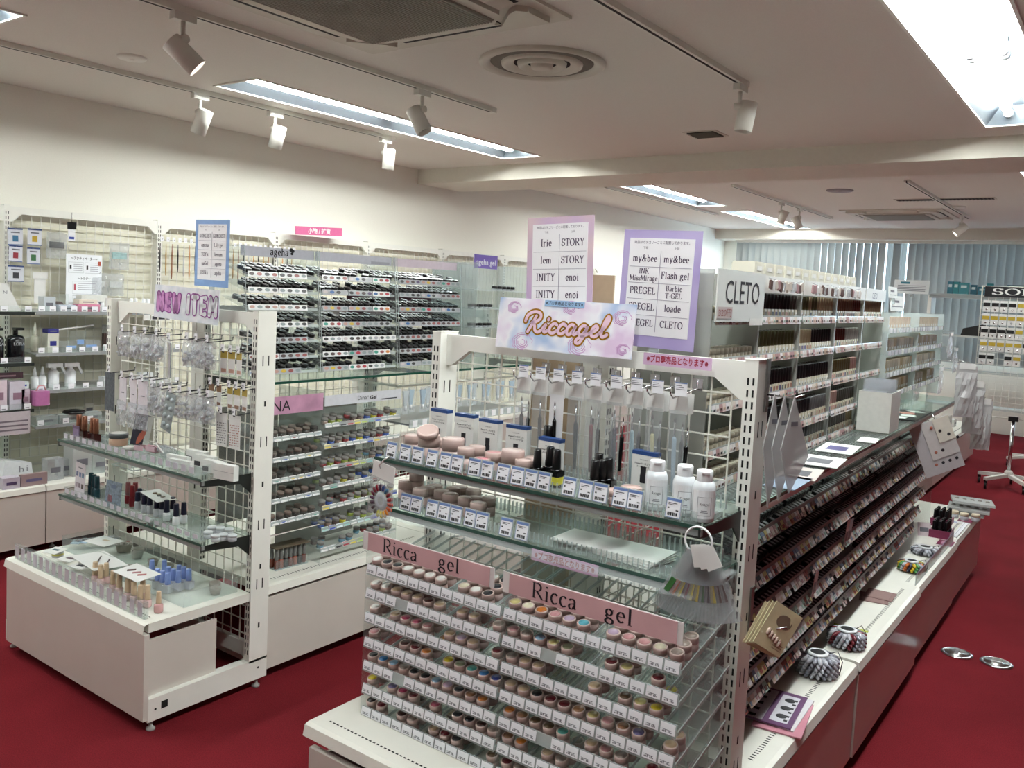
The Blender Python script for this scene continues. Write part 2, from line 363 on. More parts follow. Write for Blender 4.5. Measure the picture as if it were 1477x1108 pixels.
for h,l in zip(HOLES[3:],('recessed lamp above and behind the viewer','recessed lamp over the right aisle','recessed lamp by the entrance')): troffer(h,l,ZC)
for h,l in zip(HFAR,('recessed fluorescent lamp just beyond the beam','recessed fluorescent lamp nearest the window blinds','recessed fluorescent lamp beyond the beam at the right edge','recessed lamp at the far right')): troffer(h,l,ZF)
# ------------------------------------------------------------------ spotlight tracks and spots
track_slot=dark
def track(x,y0,y1,z,label,x1=None):
    t=thing('lighting_track',label,'track',(x,y0,z)); L=y1-y0; a=math.atan2((x1-x) if x1 is not None else 0,L)
    t.rotation_euler=(0,0,-a)
    mb=MB(); mb.bx(-.018,-.006,0,L,-.022,0); mb.bx(.006,.018,0,L,-.022,0); mb.bx(-.006,.006,0,L,-.006,0); mb.build('rail',cream_metal,t)
    MB().bx(-.006,.006,.02,L-.02,-.0226,-.006).build('slot',dark,t)
    c=MB(); c.bx(-.0185,.0185,L-.03,L+.004,-.024,0); c.build('end_cap',white_metal,t)
track(-2.82,.9,3.68,ZC,'spotlight track running past the air conditioner')
track(-3.96,.4,4.12,ZC,'spotlight track nearest the cream side wall')
track(-1.46,.9,3.69,ZC,'spotlight track ending at a single hanging spotlight')
track(-2.86,7.12,10.0,ZF,'spotlight track beyond the beam with two spotlights')
track(-3.97,6.9,9.45,ZF,'spotlight track beside the far fluorescent lamps')
track(-1.52,7.18,10.15,ZF,'short far spotlight track above the rear shelves')
glow=mat('spot_glow','fff6e8',.4,emit=30)
spot_white=mat('spot_white','d9d7cf',.4)
def spot(x,y,z,tilt,az,label,on=False):
    """head hangs under the track; tilt from straight down, az = heading of the beam"""
    t=thing('spotlight',label,'spotlight',(x,y,z),None,'white track spotlights')
    MB().bx(-.016,.016,-.045,.045,-.05,-.018).build('adapter',spot_white,t)
    MB().cyl((0,0,-.105),.009,.06,10).build('stem',spot_white,t)
    k=MB(); k.cyl((-.02,0,-.112),.016,.04,12,axis='x'); k.build('knuckle',spot_white,t)
    M=T(0,0,-.112) @ RZ(az) @ RY(-tilt)     # local -z = beam
    hd=MB(M @ T(-.036,0,0) @ Matrix.Scale(.82,4)); hd.lathe([(.0,.03),(.044,.03),(.047,.025),(.047,-.125),(.043,-.125),(.040,-.095),(.0,-.095)],seg=24,cap=False); h=hd.build('head',spot_white,t)
    fc=MB(M @ T(-.036,0,0) @ Matrix.Scale(.82,4)); fc.lathe([(.039,-.098),(.0,-.098)],seg=20,cap=False); fc.build('lens',glow if on else mat('spot_lens','8c8a84',.2),h)
D=math.radians
spot(-2.82,1.84,ZC,D(48),D(55),'lit white spotlight left of the air conditioner, tilted to the right',True)
spot(-3.96,2.69,ZC,D(25),D(190),'white spotlight tilted to the wall, left of two by the side wall')
spot(-3.96,3.17,ZC,D(18),D(185),'white spotlight tilted to the wall, right of two by the side wall')
spot(-3.96,4.05,ZC,D(4),D(180),'straight hanging white spotlight below the long fluorescent lamp')
spot(-2.82,3.12,ZC,D(30),D(20),'white spotlight in front of the long fluorescent lamp, tilted right')
spot(-1.46,3.64,ZC,D(8),D(215),'single white spotlight hanging near the round air outlet and beam')
spot(-2.86,8.35,ZF,D(20),D(200),'lit spotlight beyond the beam, left of a pair',True)
spot(-2.86,8.9,ZF,D(24),D(20),'unlit spotlight beyond the beam, right of a pair')
spot(-1.52,9.75,ZF,D(48),D(200),'lit spotlight tilted left in front of the blinds',True)
# ------------------------------------------------------------------ air conditioner cassettes
ac_m=mat('air_conditioner_white','c9c4b8',.5); grille_m=mat('air_grille','8b887c',.6)
def cassette(x,y,z,label,s=.48):
    t=thing('air_conditioner',label,'air conditioner',(x,y,z))
    p=MB(); p.bx(-s,s,-s,s,-.012,0); p.build('ceiling_panel',ac_m,t)
    g=.30; fr=MB(); # chamfered frame round the grille
    o=[(-g-.035,-g+.04),(-g+.04,-g-.035),(g-.04,-g-.035),(g+.035,-g+.04),(g+.035,g-.04),(g-.04,g+.035),(-g+.04,g+.035),(-g-.035,g-.04)]
    fr.prism([(a,b,-.012) for a,b in o],(0,0,-.024)); fr.build('grille_frame',ac_m,t)
    n=44
    bk=MB(); bk.bx(-g+.01,g-.01,-g+.01,g-.01,-.039,-.036); gp=bk.build('air_grille',grille_m,t)
    for i in range(n):
        xx=-g+.02+i*(2*g-.04)/(n-1)
        MB().bx(xx-.0028,xx+.0028,-g+.01,g-.01,-.046,-.039).build('slat',mat('air_grille_slat','9c988c',.55),gp)
    for k in range(4):
        R_=RZ(k*math.pi/2)
        f=MB(R_); f.bx(-.24,.24,-s+.055,-s+.13,-.0135,-.0115); f.build('outlet_slot',dark,t)
        v=MB(R_ @ T(0,-s+.095,-.016) @ RX(D(-16))); v.bx(-.235,.235,-.036,.036,-.004,.004); v.build('louver',ac_m,t)
        c=MB(R_ @ T(-s+.1,-s+.1,0)); c.prism([(-.05,-.04,-.012),(.10,-.04,-.012),(.13,-.005,-.012),(.02,.10,-.012),(-.02,.12,-.012),(-.05,.09,-.012)],(0,0,-.02)); c.build('corner_cover',ac_m,t)
cassette(-2.13,2.09,ZC,'large ceiling air conditioner with ribbed grille near the viewer')
cassette(-2.10,9.75,ZF,'ceiling air conditioner beyond the beam, in front of the blinds')
# round diffuser
t=thing('round_air_outlet','round ceiling air outlet with concentric rings','air outlet',(-2.08,3.03,ZC))
MB().lathe([(.262,0),(.262,-.012),(.245,-.018),(.225,-.012),(.215,.0)],seg=48,cap=False).build('outer_ring',ac_m,t)
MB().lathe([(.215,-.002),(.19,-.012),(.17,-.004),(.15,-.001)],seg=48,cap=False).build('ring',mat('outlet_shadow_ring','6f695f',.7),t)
MB().lathe([(.172,-.002),(.168,-.015),(.15,-.019),(.118,-.004)],seg=48,cap=False).build('ring',ac_m,t)
MB().lathe([(.104,-.002),(.100,-.018),(.085,-.022),(.06,-.006)],seg=40,cap=False).build('ring',ac_m,t)
MB().lathe([(.048,-.004),(.044,-.024),(.03,-.028),(.0,-.028)],seg=32,cap=False).build('centre_disc',ac_m,t)
MB().lathe([(.215,-.001),(.0,-.001)],seg=32,cap=False).build('duct',dark,t)
def disc(x,y,z,r,label,m):
    t=thing('ceiling_cover',label,'ceiling cover',(x,y,z)); MB().lathe([(r,0),(r,-.006),(r*.93,-.011),(0,-.012)],seg=32,cap=False).build('plate',m,t)
    MB().lathe([(r*.2,-.012),(r*.16,-.015),(0,-.015)],seg=16,cap=False).build('hub',m,t)
disc(-3.668,2.143,ZC,.062,'small white round ceiling cover by the left spotlight track',white_metal)
disc(-2.145,7.69,ZF,.11,'dark grey round ceiling cover beyond the beam',mat('grey_cover','8a8288',.6))
disc(-1.50,9.15,ZF,.10,'pale round ceiling cover by the far lit spotlight',white_metal)
t=thing('ceiling_vent','small dark slatted ceiling vent before the beam','vent',(-2.09,4.735,ZC))
MB().bx(-.10,.10,-.10,.10,-.004,0).build('frame',ac_m,t); MB().bx(-.08,.08,-.08,.08,-.006,-.004).build('backing',dark,t)
for i in range(7): MB(T(0,-.07+i*.0233,-.008) @ RX(D(35))).bx(-.08,.08,-.008,.008,-.001,.001).build('slat',grille_m,t)
t=thing('line_air_outlet','long narrow slatted air outlet beyond the beam','vent',(-1.48,8.50,ZF))
MB().bx(-.40,.40,-.07,.07,-.005,0).build('frame',ac_m,t); MB().bx(-.385,.385,-.055,.055,-.007,-.005).build('backing',dark,t)
for i in range(26): MB(T(-.37+i*.0296,0,-.009) @ RY(D(30))).bx(-.007,.007,-.055,.055,-.001,.001).build('slat',grille_m,t)

# ================================================================== SHELVING
panel_m = mat('base_panel_enamel','c9c2b9',.2,noise=.02,scale=8)
foot_m = mat('grey_foot','9a9a96',.5)
_slots={}
def post(parent, x, y, h, face=(0,-1), w=.03, d=.077, z0=0.):
    """x,y = corner nearest the front; front strip w wide with two columns of slots, d deep"""
    fx,fy=face; ang=math.atan2(fy,fx)+math.pi/2
    key=round(h-z0,3)
    if key not in _slots:
        b=MB(); b.bx(0,w,0,d,0,h-z0); b.bx(-.001,w+.001,-.001,d+.001,h-z0,h-z0+.002)
        s=MB(); z=.03
        while z<h-z0-.03:
            for cx in (.009,.021): s.bx(cx-.0021,cx+.0021,-.0006,.002,z,z+.016)
            z+=.0262
        for zz in (.12,.33,.62,.9,1.1):          # holes on the broad side
            if zz+.18<h-z0-.02:
                s.bx(w-.002,w+.0006,.034,.041,zz,zz+.018); s.bx(w-.002,w+.0006,.022,.026,zz+.14,zz+.175); s.bx(w-.002,w+.0006,.046,.050,zz+.14,zz+.175)
                s.bx(-.0006,.002,.034,.041,zz,zz+.018)
        _slots[key]=(b.mesh('post',white_metal),s.mesh('post_slots',dark))
    o=put(_slots[key][0],'post',parent,(x,y,z0),ang)
    tag(put(_slots[key][1],'post_slots',o),kind='stuff')
    return o
def grid(parent, p0, ax, n_ax, n_z, step=.05, r=.0017, name='wire_mesh', stepz=None):
    """wire grid from p0 along unit vector ax"""
    b=MB(); ax=Vector(ax); p0=Vector(p0); L=n_ax*step; H=n_z*(stepz or step); side=Vector((-ax.y,ax.x,0))
    def bar(a,c,r):
        d=(c-a); u=Vector((0,0,1)) if abs(d.z)<1e-6 else ax
        v=side*r; u=u*r
        b.add([a-u-v,a+u-v,a+u+v,a-u+v,c-u-v,c+u-v,c+u+v,c-u+v],[(0,1,5,4),(1,2,6,5),(2,3,7,6),(3,0,4,7)])
    for i in range(n_ax+1): bar(p0+ax*(i*step),p0+ax*(i*step)+Vector((0,0,H)),r)
    for j in range(n_z+1): bar(p0+Vector((0,0,j*(stepz or step)))-side*r*1.6,p0+ax*L+Vector((0,0,j*(stepz or step)))-side*r*1.6,r)
    return tag(b.build(name,wire_mat,parent),kind='stuff')
def top_beam(parent, xa, xb, y, z, h=.042, th=.02, gus=.06):
    b=MB(); out=[(xa,y,z),(xb,y,z),(xb,y,z-h-gus*.75),(xb-.018,y,z-h-gus*.75),(xb-gus-.02,y,z-h),(xa+gus+.02,y,z-h),(xa+.018,y,z-h-gus*.75),(xa,y,z-h-gus*.75)]
    b.prism(out,(0,th,0)); return b.build('top_beam',white_metal,parent)
def bracket(parent, x, y0, y1, z, m, s=1):
    b=MB(); b.prism([(x,y1,z),(x,y0,z),(x,y0,z-.018),(x,y1-.05,z-.03),(x,y1,z-.075)],(.004,0,0)); return b.build('bracket',m,parent)
def tray(parent, x0, x1, yf, yb, z, lip=.03, m=None):
    """base deck along x: flat top with rolled front lip; front at yf (towards -y)"""
    b=MB(); t=.0015
    prof=[(yb,z),(yf+.018,z),(yf+.006,z-.004),(yf,z-lip),(yf+.006,z-lip-.003)]
    vs=[];n=len(prof)
    for x in (x0,x1): vs += [(x,y,zz) for y,zz in prof]
    b.add(vs,[(i,i+1,n+i+1,n+i) for i in range(n-1)])
    b.bx(x0,x1,yf+.02,yb,z-.03,z-.001); return b
bar_m=mat('grey_shelf_bar','8a8e8c',.3)
black_metal=mat('black_shelf_metal','2c302e',.35,metal=.4)
def end_cap(name,label,xl,xr,yp,yf,h,shelves,trayz,panz,pan):
    """shelf unit across the end of a run: xl/xr outer sides, yp front of posts, yf front of base"""
    t=thing(name,label,'shelf unit',(0,0,0))
    post(t,xl,yp,h,z0=.1); post(t,xr-.03,yp,h,z0=.1)
    top_beam(t,xl+.03,xr-.03,yp+.028,h-.006)
    n=int((xr-xl-.09)/.05); x0=(xl+xr)/2-n*.025
    grid(t,(x0,yp+.036,.13),(1,0,0),n,23)
    bb=MB(); bb.bx(xl+.03,xr-.03,yp+.03,yp+.05,.10,.15); bb.build('lower_beam',white_metal,t)
    for z,y0,m,mf in shelves:
        g=MB(); g.bx(xl+.012,xr-.016,y0,yp+.01,z-.006,z); s=g.build('shelf',glass,t)
        e=MB(); e.bx(xl+.01,xr-.014,y0-.002,y0+.0,z-.0075,z+.0005); e.build('shelf_edge',glass_edge,s)
        f=MB(); f.bx(xl+.01,xr-.014,y0+.002,y0+.012,z-.022,z-.0075); f.build('shelf_bar',bar_m,t)
        bracket(t,xl+.013,y0,yp+.005,z-.008,mf); bracket(t,xr-.019,y0,yp+.005,z-.008,mf)
    # base
    dk=tray(t,xl+.02,xr-.006,yf,yp,trayz); dko=dk.build('base_deck',cream_metal,t)
    hl=MB()
    k=int((xr-xl-.1)/.0125)
    for i in range(k): hl.bx(xl+.06+i*.0125,xl+.067+i*.0125,yf+.05,yf+.054,trayz-.0005,trayz+.0004)
    tag(hl.build('perforations',dark,dko),kind='stuff')
    MB().bx(xl+.045,xr+.004,yf,yf+.018,pan[0],pan[1]).build('kick_panel',panel_m,t)
    MB().bx(xr-.03,xr-.022,yf+.018,yp-.12,pan[0]+.03,pan[1]-.03).build('side_panel',panel_m,t)
    MB().bx(xl+.05,xl+.058,yf+.018,yp-.12,pan[0]+.03,pan[1]-.03).build('side_panel',panel_m,t)
    for sx in (xl,xr-.035):
        r=MB(); r.bx(sx,sx+.035,yf+.018,yp+.077,.034,.108); o=r.build('foot_rail',white_metal,t)
        hh=MB(); hh.bx(sx+.034,sx+.0356,yf+.065,yf+.088,.064,.088); hh.cyl((sx+.034,yf+.045,.07),.004,.0016,8,axis='x'); hh.cyl((sx+.034,yp+.04,.075),.004,.0016,8,axis='x'); tag(hh.build('rail_holes',dark,o),kind='stuff')
        for yy in (yf+.04,yp+.045):
            f=MB(); f.lathe([(.014,0),(.014,.006),(.006,.012),(.006,.036)],(sx+.018,yy,0),12); f.build('foot',foot_m,t)
    return t
A_XL,A_XR,B_XL,B_XR=-3.335,-2.38,-1.595,-.658
ecA=end_cap('end_shelf_unit','white wire end shelf unit below the NEW ITEM sign',A_XL,A_XR,1.86,1.46,1.325,
    [(.778,1.662,glass,black_metal),(.562,1.668,glass,black_metal)],.352,0,(.045,.321))
ecB=end_cap('end_shelf_unit','white wire end shelf unit holding the pink gel pot display',B_XL,B_XR,1.85,1.40,1.312,
    [(.985,1.625,glass,black_metal),(.868,1.60,glass,glass_edge)],.346,0,(.02,.295))
# ---- double-sided run units
def run_unit(label,xc,xl,xr,y0,y1,h,trayz,skipmesh=False,mid=True,name='gondola_unit'):
    t=thing(name,label,'shelf unit',(0,0,0))
    post(t,xc+.04,y0+.01,h,face=(1,0)); 
    if mid: post(t,xc+.04,y1-.045,h,face=(1,0))
    n=int((y1-y0-.1)/.05)
    if not skipmesh: grid(t,(xc,y0+.06,.36),(0,1,0),n,int((h-.4)/.05))
    MB().bx(xc-.015,xc+.015,y0+.03,y1-.03,h-.045,h-.004).build('top_beam',white_metal,t)
    for sgn,xf in ((1,xr),(-1,xl)):
        b=MB(); z=trayz; d=.03
        prof=[(xc,z),(xf-sgn*.018,z),(xf-sgn*.006,z-.004),(xf,z-d),(xf-sgn*.006,z-d-.003)]; n2=len(prof); vs=[]
        for yy in (y0+.002,y1-.002): vs += [(x,yy,zz) for x,zz in prof]
        b.add(vs,[(i,i+1,n2+i+1,n2+i) for i in range(n2-1)]); b.add([(prof[0][0],y0+.002,z-d)]+[(x,y0+.002,zz) for x,zz in prof[:4]],[(0,1,2,3,4)])
        xs=sorted((xc,xf-sgn*.02)); b.bx(xs[0],xs[1],y0+.003,y1-.003,z-.03,z-.001)
        dk=b.build('base_deck',cream_metal,t)
        hl=MB(); k=int((y1-y0-.12)/.0125)
        for i in range(k): hl.bx(min(xf-sgn*.05,xf-sgn*.062),max(xf-sgn*.05,xf-sgn*.062),y0+.06+i*.0125,y0+.0635+i*.0125,z-.0005,z+.0004)
        tag(hl.build('perforations',dark,dk),kind='stuff')
        xs=sorted((xf-sgn*.004,xf-sgn*.02)); MB().bx(xs[0],xs[1],y0+.004,y1-.004,.045,trayz-.042).build('kick_panel',panel_m,t)
        xs=sorted((xc,xf-sgn*.03))
        for yy in (y0+.008,y1-.04):
            MB().bx(xs[0],xs[1],yy,yy+.03,.036,.10).build('foot_rail',white_metal,t)
            MB().lathe([(.014,0),(.014,.006),(.006,.012),(.006,.038)],(xf-sgn*.07,yy+.015,0),10).build('foot',foot_m,t)
    return t
AC=-2.86
run_unit('double sided shelf run behind the NEW ITEM end unit',AC,-3.32,-2.395,1.945,2.85,1.33,.350)
run_unit('double sided shelf run hidden behind the pink gel display',AC,-3.32,-2.395,2.85,3.75,1.33,.350)
BC=-1.12
run_unit('double sided base unit with the tape patterned book on its deck',BC,-1.62,-.605,1.935,2.767,1.33,.346)
run_unit('double sided base unit with mauve cards on its deck',BC,-1.62,-.60,2.767,3.69,1.33,.352)
run_unit('double sided base unit with the magenta bottle racks on its deck',BC,-1.62,-.61,3.69,4.60,1.33,.346)
run_unit('double sided base unit at the far end of the right run',BC,-1.62,-.615,4.60,5.42,1.33,.346)
# ---- wall units along the left wall
WX=-4.79
wall_posts=[1.228,2.117,2.995,3.88,4.765,5.65,6.535,7.42,8.3]
wl=['wall shelf unit at the left edge with dark bottles','wall shelf unit hung with packets and a paper notice','wall shelf unit hung with slim brushes','wall shelf unit under the pink hanging sign','wall shelf unit behind the ageha display header','wall shelf unit behind the purple sign','far wall shelf unit behind the wavy price poster','farthest wall shelf unit behind the purple poster']
for i in range(8):
    y0,y1=wall_posts[i],wall_posts[i+1]
    t=thing('wall_shelf_unit',wl[i],'shelf unit',(0,0,0))
    post(t,WX,y0-.015,1.755,face=(1,0),d=.05)
    b=MB(); x=WX-.02; g=.06   # top beam with gussets
    b.prism([(x,y0+.012,1.75),(x,y1-.012,1.75),(x,y1-.012,1.67),(x,y1-.03,1.67),(x,y1-.075,1.712),(x,y0+.075,1.712),(x,y0+.03,1.67),(x,y0+.012,1.67)],(.018,0,0)); b.build('top_beam',white_metal,t)
    grid(t,(x-.004,y0+.035,.40),(0,1,0),16,26 if i<4 else 26,step=(y1-y0-.07)/16,r=.0018)
    # base
    z=.345; xf=-4.345; b=MB(); prof=[(WX-.04,z),(xf-.018,z),(xf-.006,z-.004),(xf,z-.03),(xf-.006,z-.033)]; vs=[]
    for yy in (y0+.002,y1-.002): vs += [(px,yy,zz) for px,zz in prof]
    b.add(vs,[(k,k+1,6+k,5+k) for k in range(4)]); b.bx(WX-.04,xf-.02,y0+.003,y1-.003,z-.03,z-.001); b.build('base_deck',cream_metal,t)
    MB().bx(xf-.02,xf-.004,y0+.003,y1-.003,.045,.31).build('kick_panel',panel_m,t)
    for yy in (y0+.05,y1-.08): 
        MB().bx(WX,xf-.03,yy,yy+.03,.036,.10).build('foot_rail',white_metal,t)
        MB().lathe([(.014,0),(.014,.006),(.006,.012),(.006,.038)],(xf-.07,yy+.015,0),10).build('foot',foot_m,t)

# ================================================================== GOODS ON THE RIGHT END UNIT (pink gel pots)
pot_body=mat('pot_mauve','b59c97',.38); pot_lid=mat('pot_lid_pink','c6ada6',.32)
_pm={}
def pot_mesh(r,h):
    k=(round(r,4),round(h,4))
    if k not in _pm:
        _pm[k]=(MB().lathe([(r*.93,0),(r*.97,h*.04),(r*.97,h*.55)],seg=16).mesh('pot_body',pot_body),
                MB().lathe([(r*1.0,h*.55),(r*1.0,h*.95),(r*.95,h),(r*.78,h),(r*.77,h*.985)],seg=16).mesh('lid',pot_lid))
    return _pm[k]
def ecol(hexc):
    a=[int(hexc[i:i+2],16) for i in (0,2,4)]; return hexc
_disc={}
def disc_mesh(r,h,hexc):
    k=(round(r,4),round(h,4),hexc)
    if k not in _disc: _disc[k]=MB().lathe([(r*.77,h*.985),(r*.77,h*1.0),(0,h*1.004)],seg=14,cap=False).mesh('colour_disc',mat('disc_'+hexc,hexc,.3))
    return _disc[k]
def pot(x,y,z,r,h,hexc,label,group,tilt=0,cat='pot'):
    b,l=pot_mesh(r,h); o=put(b,'gel_pot',None,(x,y,z)); tag(o,label,cat,group)
    if tilt: o.rotation_euler=(tilt,0,0)
    lo=put(l,'lid',o); put(disc_mesh(r,h,hexc),'colour_disc',lo); return o
CN={'W':'efece8','K':'2a2a30','C':'e6dcc2','B':'c9ab8b','D':'4a2622','R':'6d1220','P':'c98f92','M':'b03058','L':'c3aac4','Y':'d8c22c','O':'d1792c','G':'8a8a6a','T':'4fa39a','U':'2a78b8','V':'1d2f8a','S':'8fb0cc','E':'b8a78a','Q':'a08f86','N':'6b5238','A':'5fb6c8','F':'7a6fa0','H':'c8b878','J':'9a6a4a','X':'1a1418','I':'c8607a'}
tiersL=['WKKWWWW CWK ','WWBBBDB BB Q','W BMIP BLB R','P  DRO YGTUV','XUSQXXSLKJO ','Y FMR I KXDQ','XR DQ BRK  N']
tiersR=['HCOPLA LPPCQ','PQSHG  RH R Q','QBB   B NHY ','BBXRRJHPJF B','OJNNT BPQ R ','JO BQ KNQ PB','RQ  BD PJ K ']
zt=[.739,.677,.615,.551,.49,.43,.371]
disp=thing('gel_pot_display','clear acrylic tiered display of pink gel pots with Ricca gel header','display rack',(0,0,0))
DX0,DXM,DX1,DYF,DYB=-1.508,-1.082,-.652,1.53,1.79
for x in (DX0,DXM,DX1):
    MB().prism([(x,DYF,.348),(x,DYB,.348),(x,DYB,.86),(x,DYF+.02,.82),(x,DYF,.80)],(.003,0,0)).build('side_panel',acrylic,disp)
plab=MB(); plab.bx(-.0155,.0155,0,.0006,0,.021,0); 
for i in range(7):
    if i not in (3,): plab.bx(-.011+i*.003,-.009+i*.003,-.0003,0,.003,.0055+.001*(i%3),1)
plab.bx(-.012,.008,-.0003,0,.0075,.0085,1)
plab_me=plab.mesh('price_label',[tag_mat,grey_ink])
for ti,z in enumerate(zt):
    zs=z-.024
    for half,(xa,xb,pat) in enumerate(((DX0+.004,DXM-.002,tiersL[ti]),(DXM+.004,DX1-.002,tiersR[ti]))):
        sl=.20
        sh=MB(); sh.add([(xa,DYF,zs),(xb,DYF,zs),(xb,DYB,zs+.26*sl),(xa,DYB,zs+.26*sl),(xa,DYF,zs-.003),(xb,DYF,zs-.003),(xb,DYB,zs+.26*sl-.003),(xa,DYB,zs+.26*sl-.003)],[(0,1,2,3),(7,6,5,4),(0,4,5,1),(2,6,7,3)])
        so=sh.build('tier_shelf',acrylic,disp)
        rb=MB(); n=12; w=(xb-xa)/n
        for c in range(n+1):
            x=xa+c*w; rb.add([(x-.0012,DYF+.004,zs),(x+.0012,DYF+.004,zs),(x+.0012,DYB,zs+.26*sl),(x-.0012,DYB,zs+.26*sl),(x-.0012,DYF+.004,zs+.007),(x+.0012,DYF+.004,zs+.007),(x+.0012,DYB,zs+.26*sl+.007),(x-.0012,DYB,zs+.26*sl+.007)],[(4,5,6,7),(0,1,5,4),(1,2,6,5),(3,0,4,7)])
        tag(rb.build('divider_ribs',acrylic_edge,so),kind='stuff')
        MB().prism([(xa,DYF,zs-.004),(xa,DYF-.002,zs-.004),(xa,DYF+.003,zs+.022),(xa,DYF+.005,zs+.022)],(xb-xa,0,0)).build('label_rail',acrylic_edge,so)
        for c in range(n):
            x=xa+(c+.5)*w
            if not (c in (3,) and ti%3==1): put(plab_me,'price_label',so,(x,DYF-.0035,zs+.001),(-.17,0,0))
            ch=pat[c] if c<len(pat) else ' '
            if ch==' ': continue
            depth=random.choice((1,2,2,3)) if ti else 3
            for k in range(depth):
                y=DYF+.024+k*.033; zz=zs+(y-DYF)*sl+.001
                nm={'W':'white','K':'charcoal','C':'cream','B':'beige','D':'dark brown','R':'wine red','P':'pink','M':'magenta','L':'lilac','Y':'yellow','O':'orange','G':'olive','T':'teal','U':'blue','V':'ultramarine','S':'pale blue','E':'sand','Q':'taupe','N':'brown','A':'aqua','F':'purple','H':'pale olive','J':'terracotta','X':'black','I':'rose'}[ch]
                pot(x,y,zz,.0148,.031,CN[ch],'gel pot with %s disc, %s tier, %s half, %s slot, %s'%(nm,ORD[ti],('left','right')[half],ORD[c],('front','second','rear')[k]),'gel pots on the Ricca gel display',tilt=.19)
# header strips with lettering
hp=mat('pink_header_print','c9a2a4',.35,noise=.10,scale=9)
for (xa,xb) in ((DX0-.004,-1.102),(-1.078,DX1+.002)):
    hd=MB(); hd.bx(xa,xb,DYF-.008,DYF-.006,.776,.822); h=hd.build('header_strip',mat('header_white_strip','d9d4d2',.3),disp)
    pk=MB(); pk.bx(xa+.018,xb-.012,DYF-.0095,DYF-.008,.777,.821); pk.build('pink_print',hp,h)
    cx=(xa+xb)/2; tx=MB()
    serif('Ricca',.033,T(cx-.080,DYF-.0100,.784),width=.112,mb=tx,thick=.12,thin=.04); serif('gel',.033,T(cx+.075,DYF-.0100,.786),width=.064,mb=tx,thick=.12,thin=.04)
    tag(tx.build('lettering',ink,h),kind='stuff')
MB().bx(DX0,DX1,DYF+.02,DYB,.858,.861).build('top_sheet',acrylic,disp)
# ---------------------------------------------------------------- shelf pots, bottles and boxes
Z1=.9879
def bigpots(L,Y0,z,grp,where):
    for (x,y,r,h,c,nm) in L: pot(x,y,z,r,h,c,nm,grp)
sp='pink gel pot standing on the upper shelf of the right end unit'
gl=[(-1.539,1.72,.021,.052,'d9c4bd'),(-1.458,1.74,.020,.050,'d9c4bd'),(-1.323,1.68,.022,.054,'d0bab4'),(-1.320,1.72,.022,.054,'d0bab4'),(-1.244,1.69,.022,.054,'cf9a9a'),(-1.146,1.68,.022,.052,'d4bdb6'),(-1.147,1.72,.021,.052,'d4bdb6'),(-1.257,1.662,.021,.040,'cf8a92')]
for i,(x,y,r,h,c) in enumerate(sorted(gl)): pot(x,y,Z1,r,h,c,ORD[i]+' small pink gel pot from the left on the upper shelf','pots on the upper shelf')
for i,(px,y,lab) in enumerate(((-1.454,1.69,'stacked wide pink gel pot with its lid lying askew on top'),(-1.381,1.70,'wide pink gel pot left of the navy topped boxes'),(-1.186,1.69,'wide pink gel pot standing before the fourth navy topped box'))):
    o=pot(px,y,Z1,.0285,.068,'d8c6c0',lab,'wide pink pots')
    if i==0:
        q=put(pot_mesh(.0285,.03)[1],'loose_lid',None,(px+.002,y-.004,Z1+.0555),(.42,.2,0)); tag(q,'pink pot lid lying tilted on a wide pot','lid')
for px,py,y in ((892,700,1.66),(911,693,1.70)):
    pass
for i,(x,y) in enumerate(((-0.881,1.66),(-0.875,1.71))): pot(x,y,Z1,.024,.030,'d9b7ae',('flat pink pot beside the second black bottle group','flat pink pot behind the other, left of the white bottles')[i],'flat pink pots')
# black bottles
def lathe_thing(name,label,cat,loc,parts,group=None,rot=None):
    t=thing(name,label,cat,loc,rot,group)
    for nm,prof,m,*sg in parts: MB().lathe(prof,seg=sg[0] if sg else 14).build(nm,m,t)
    return t
gloss_black=mat('gloss_black','08080a',.15)
bb=None
def blackbottle(x,y,z,s,label,grp,yel=False):
    t=thing('polish_bottle',label,'bottle',(x,y,z),random.uniform(-.3,.3),grp)
    b=MB(); h=.036*s; w=.0135*s; b.prism([(-w,-w,0),(w,-w,0),(w,w,0),(-w,w,0)],(0,0,h)); b.lathe([(w*1.2,h),(w*.6,h+.004)],seg=12); b.build('body',gloss_black,t)
    MB().lathe([(.0085*s,h+.002),(.0105*s,h+.006),(.0088*s,h+.045*s),(.007*s,h+.047*s)],seg=14).build('cap',black,t)
    if yel: MB().bx(-w-.0006,w+.0006,-w-.0008,w+.0006,.006,.024).build('label',mat('yellow_label','c9c03a',.5),t)
    return t
bl_='black gel bottle in the group left of the hanging brushes'
for px,y,s,ye in ((-1.108,1.68,1.0,0),(-1.092,1.71,1.05,0),(-1.061,1.69,1.05,1)):
    blackbottle(px,y,Z1,s,('left' if s<1.02 else 'right')+' plain black bottle beside the yellow labelled one' if not ye else 'black gel bottle with a yellow label on the upper shelf','black bottles left group' if not ye else 'black bottles yellow',ye)
tl=blackbottle(-1.144,1.78,Z1,1.5,'tallest black bottle, behind the yellow labelled one','black bottle tall')
for bi,(px,y,s) in enumerate(sorted(((-0.947,1.67,1.0),(-0.938,1.69,1.0),(-0.929,1.70,1.05),(-0.971,1.73,1.05)))): blackbottle(px,y,Z1,s,'black bottle, %s from the left in the group below the red brush'%ORD[bi],'black bottles right group')
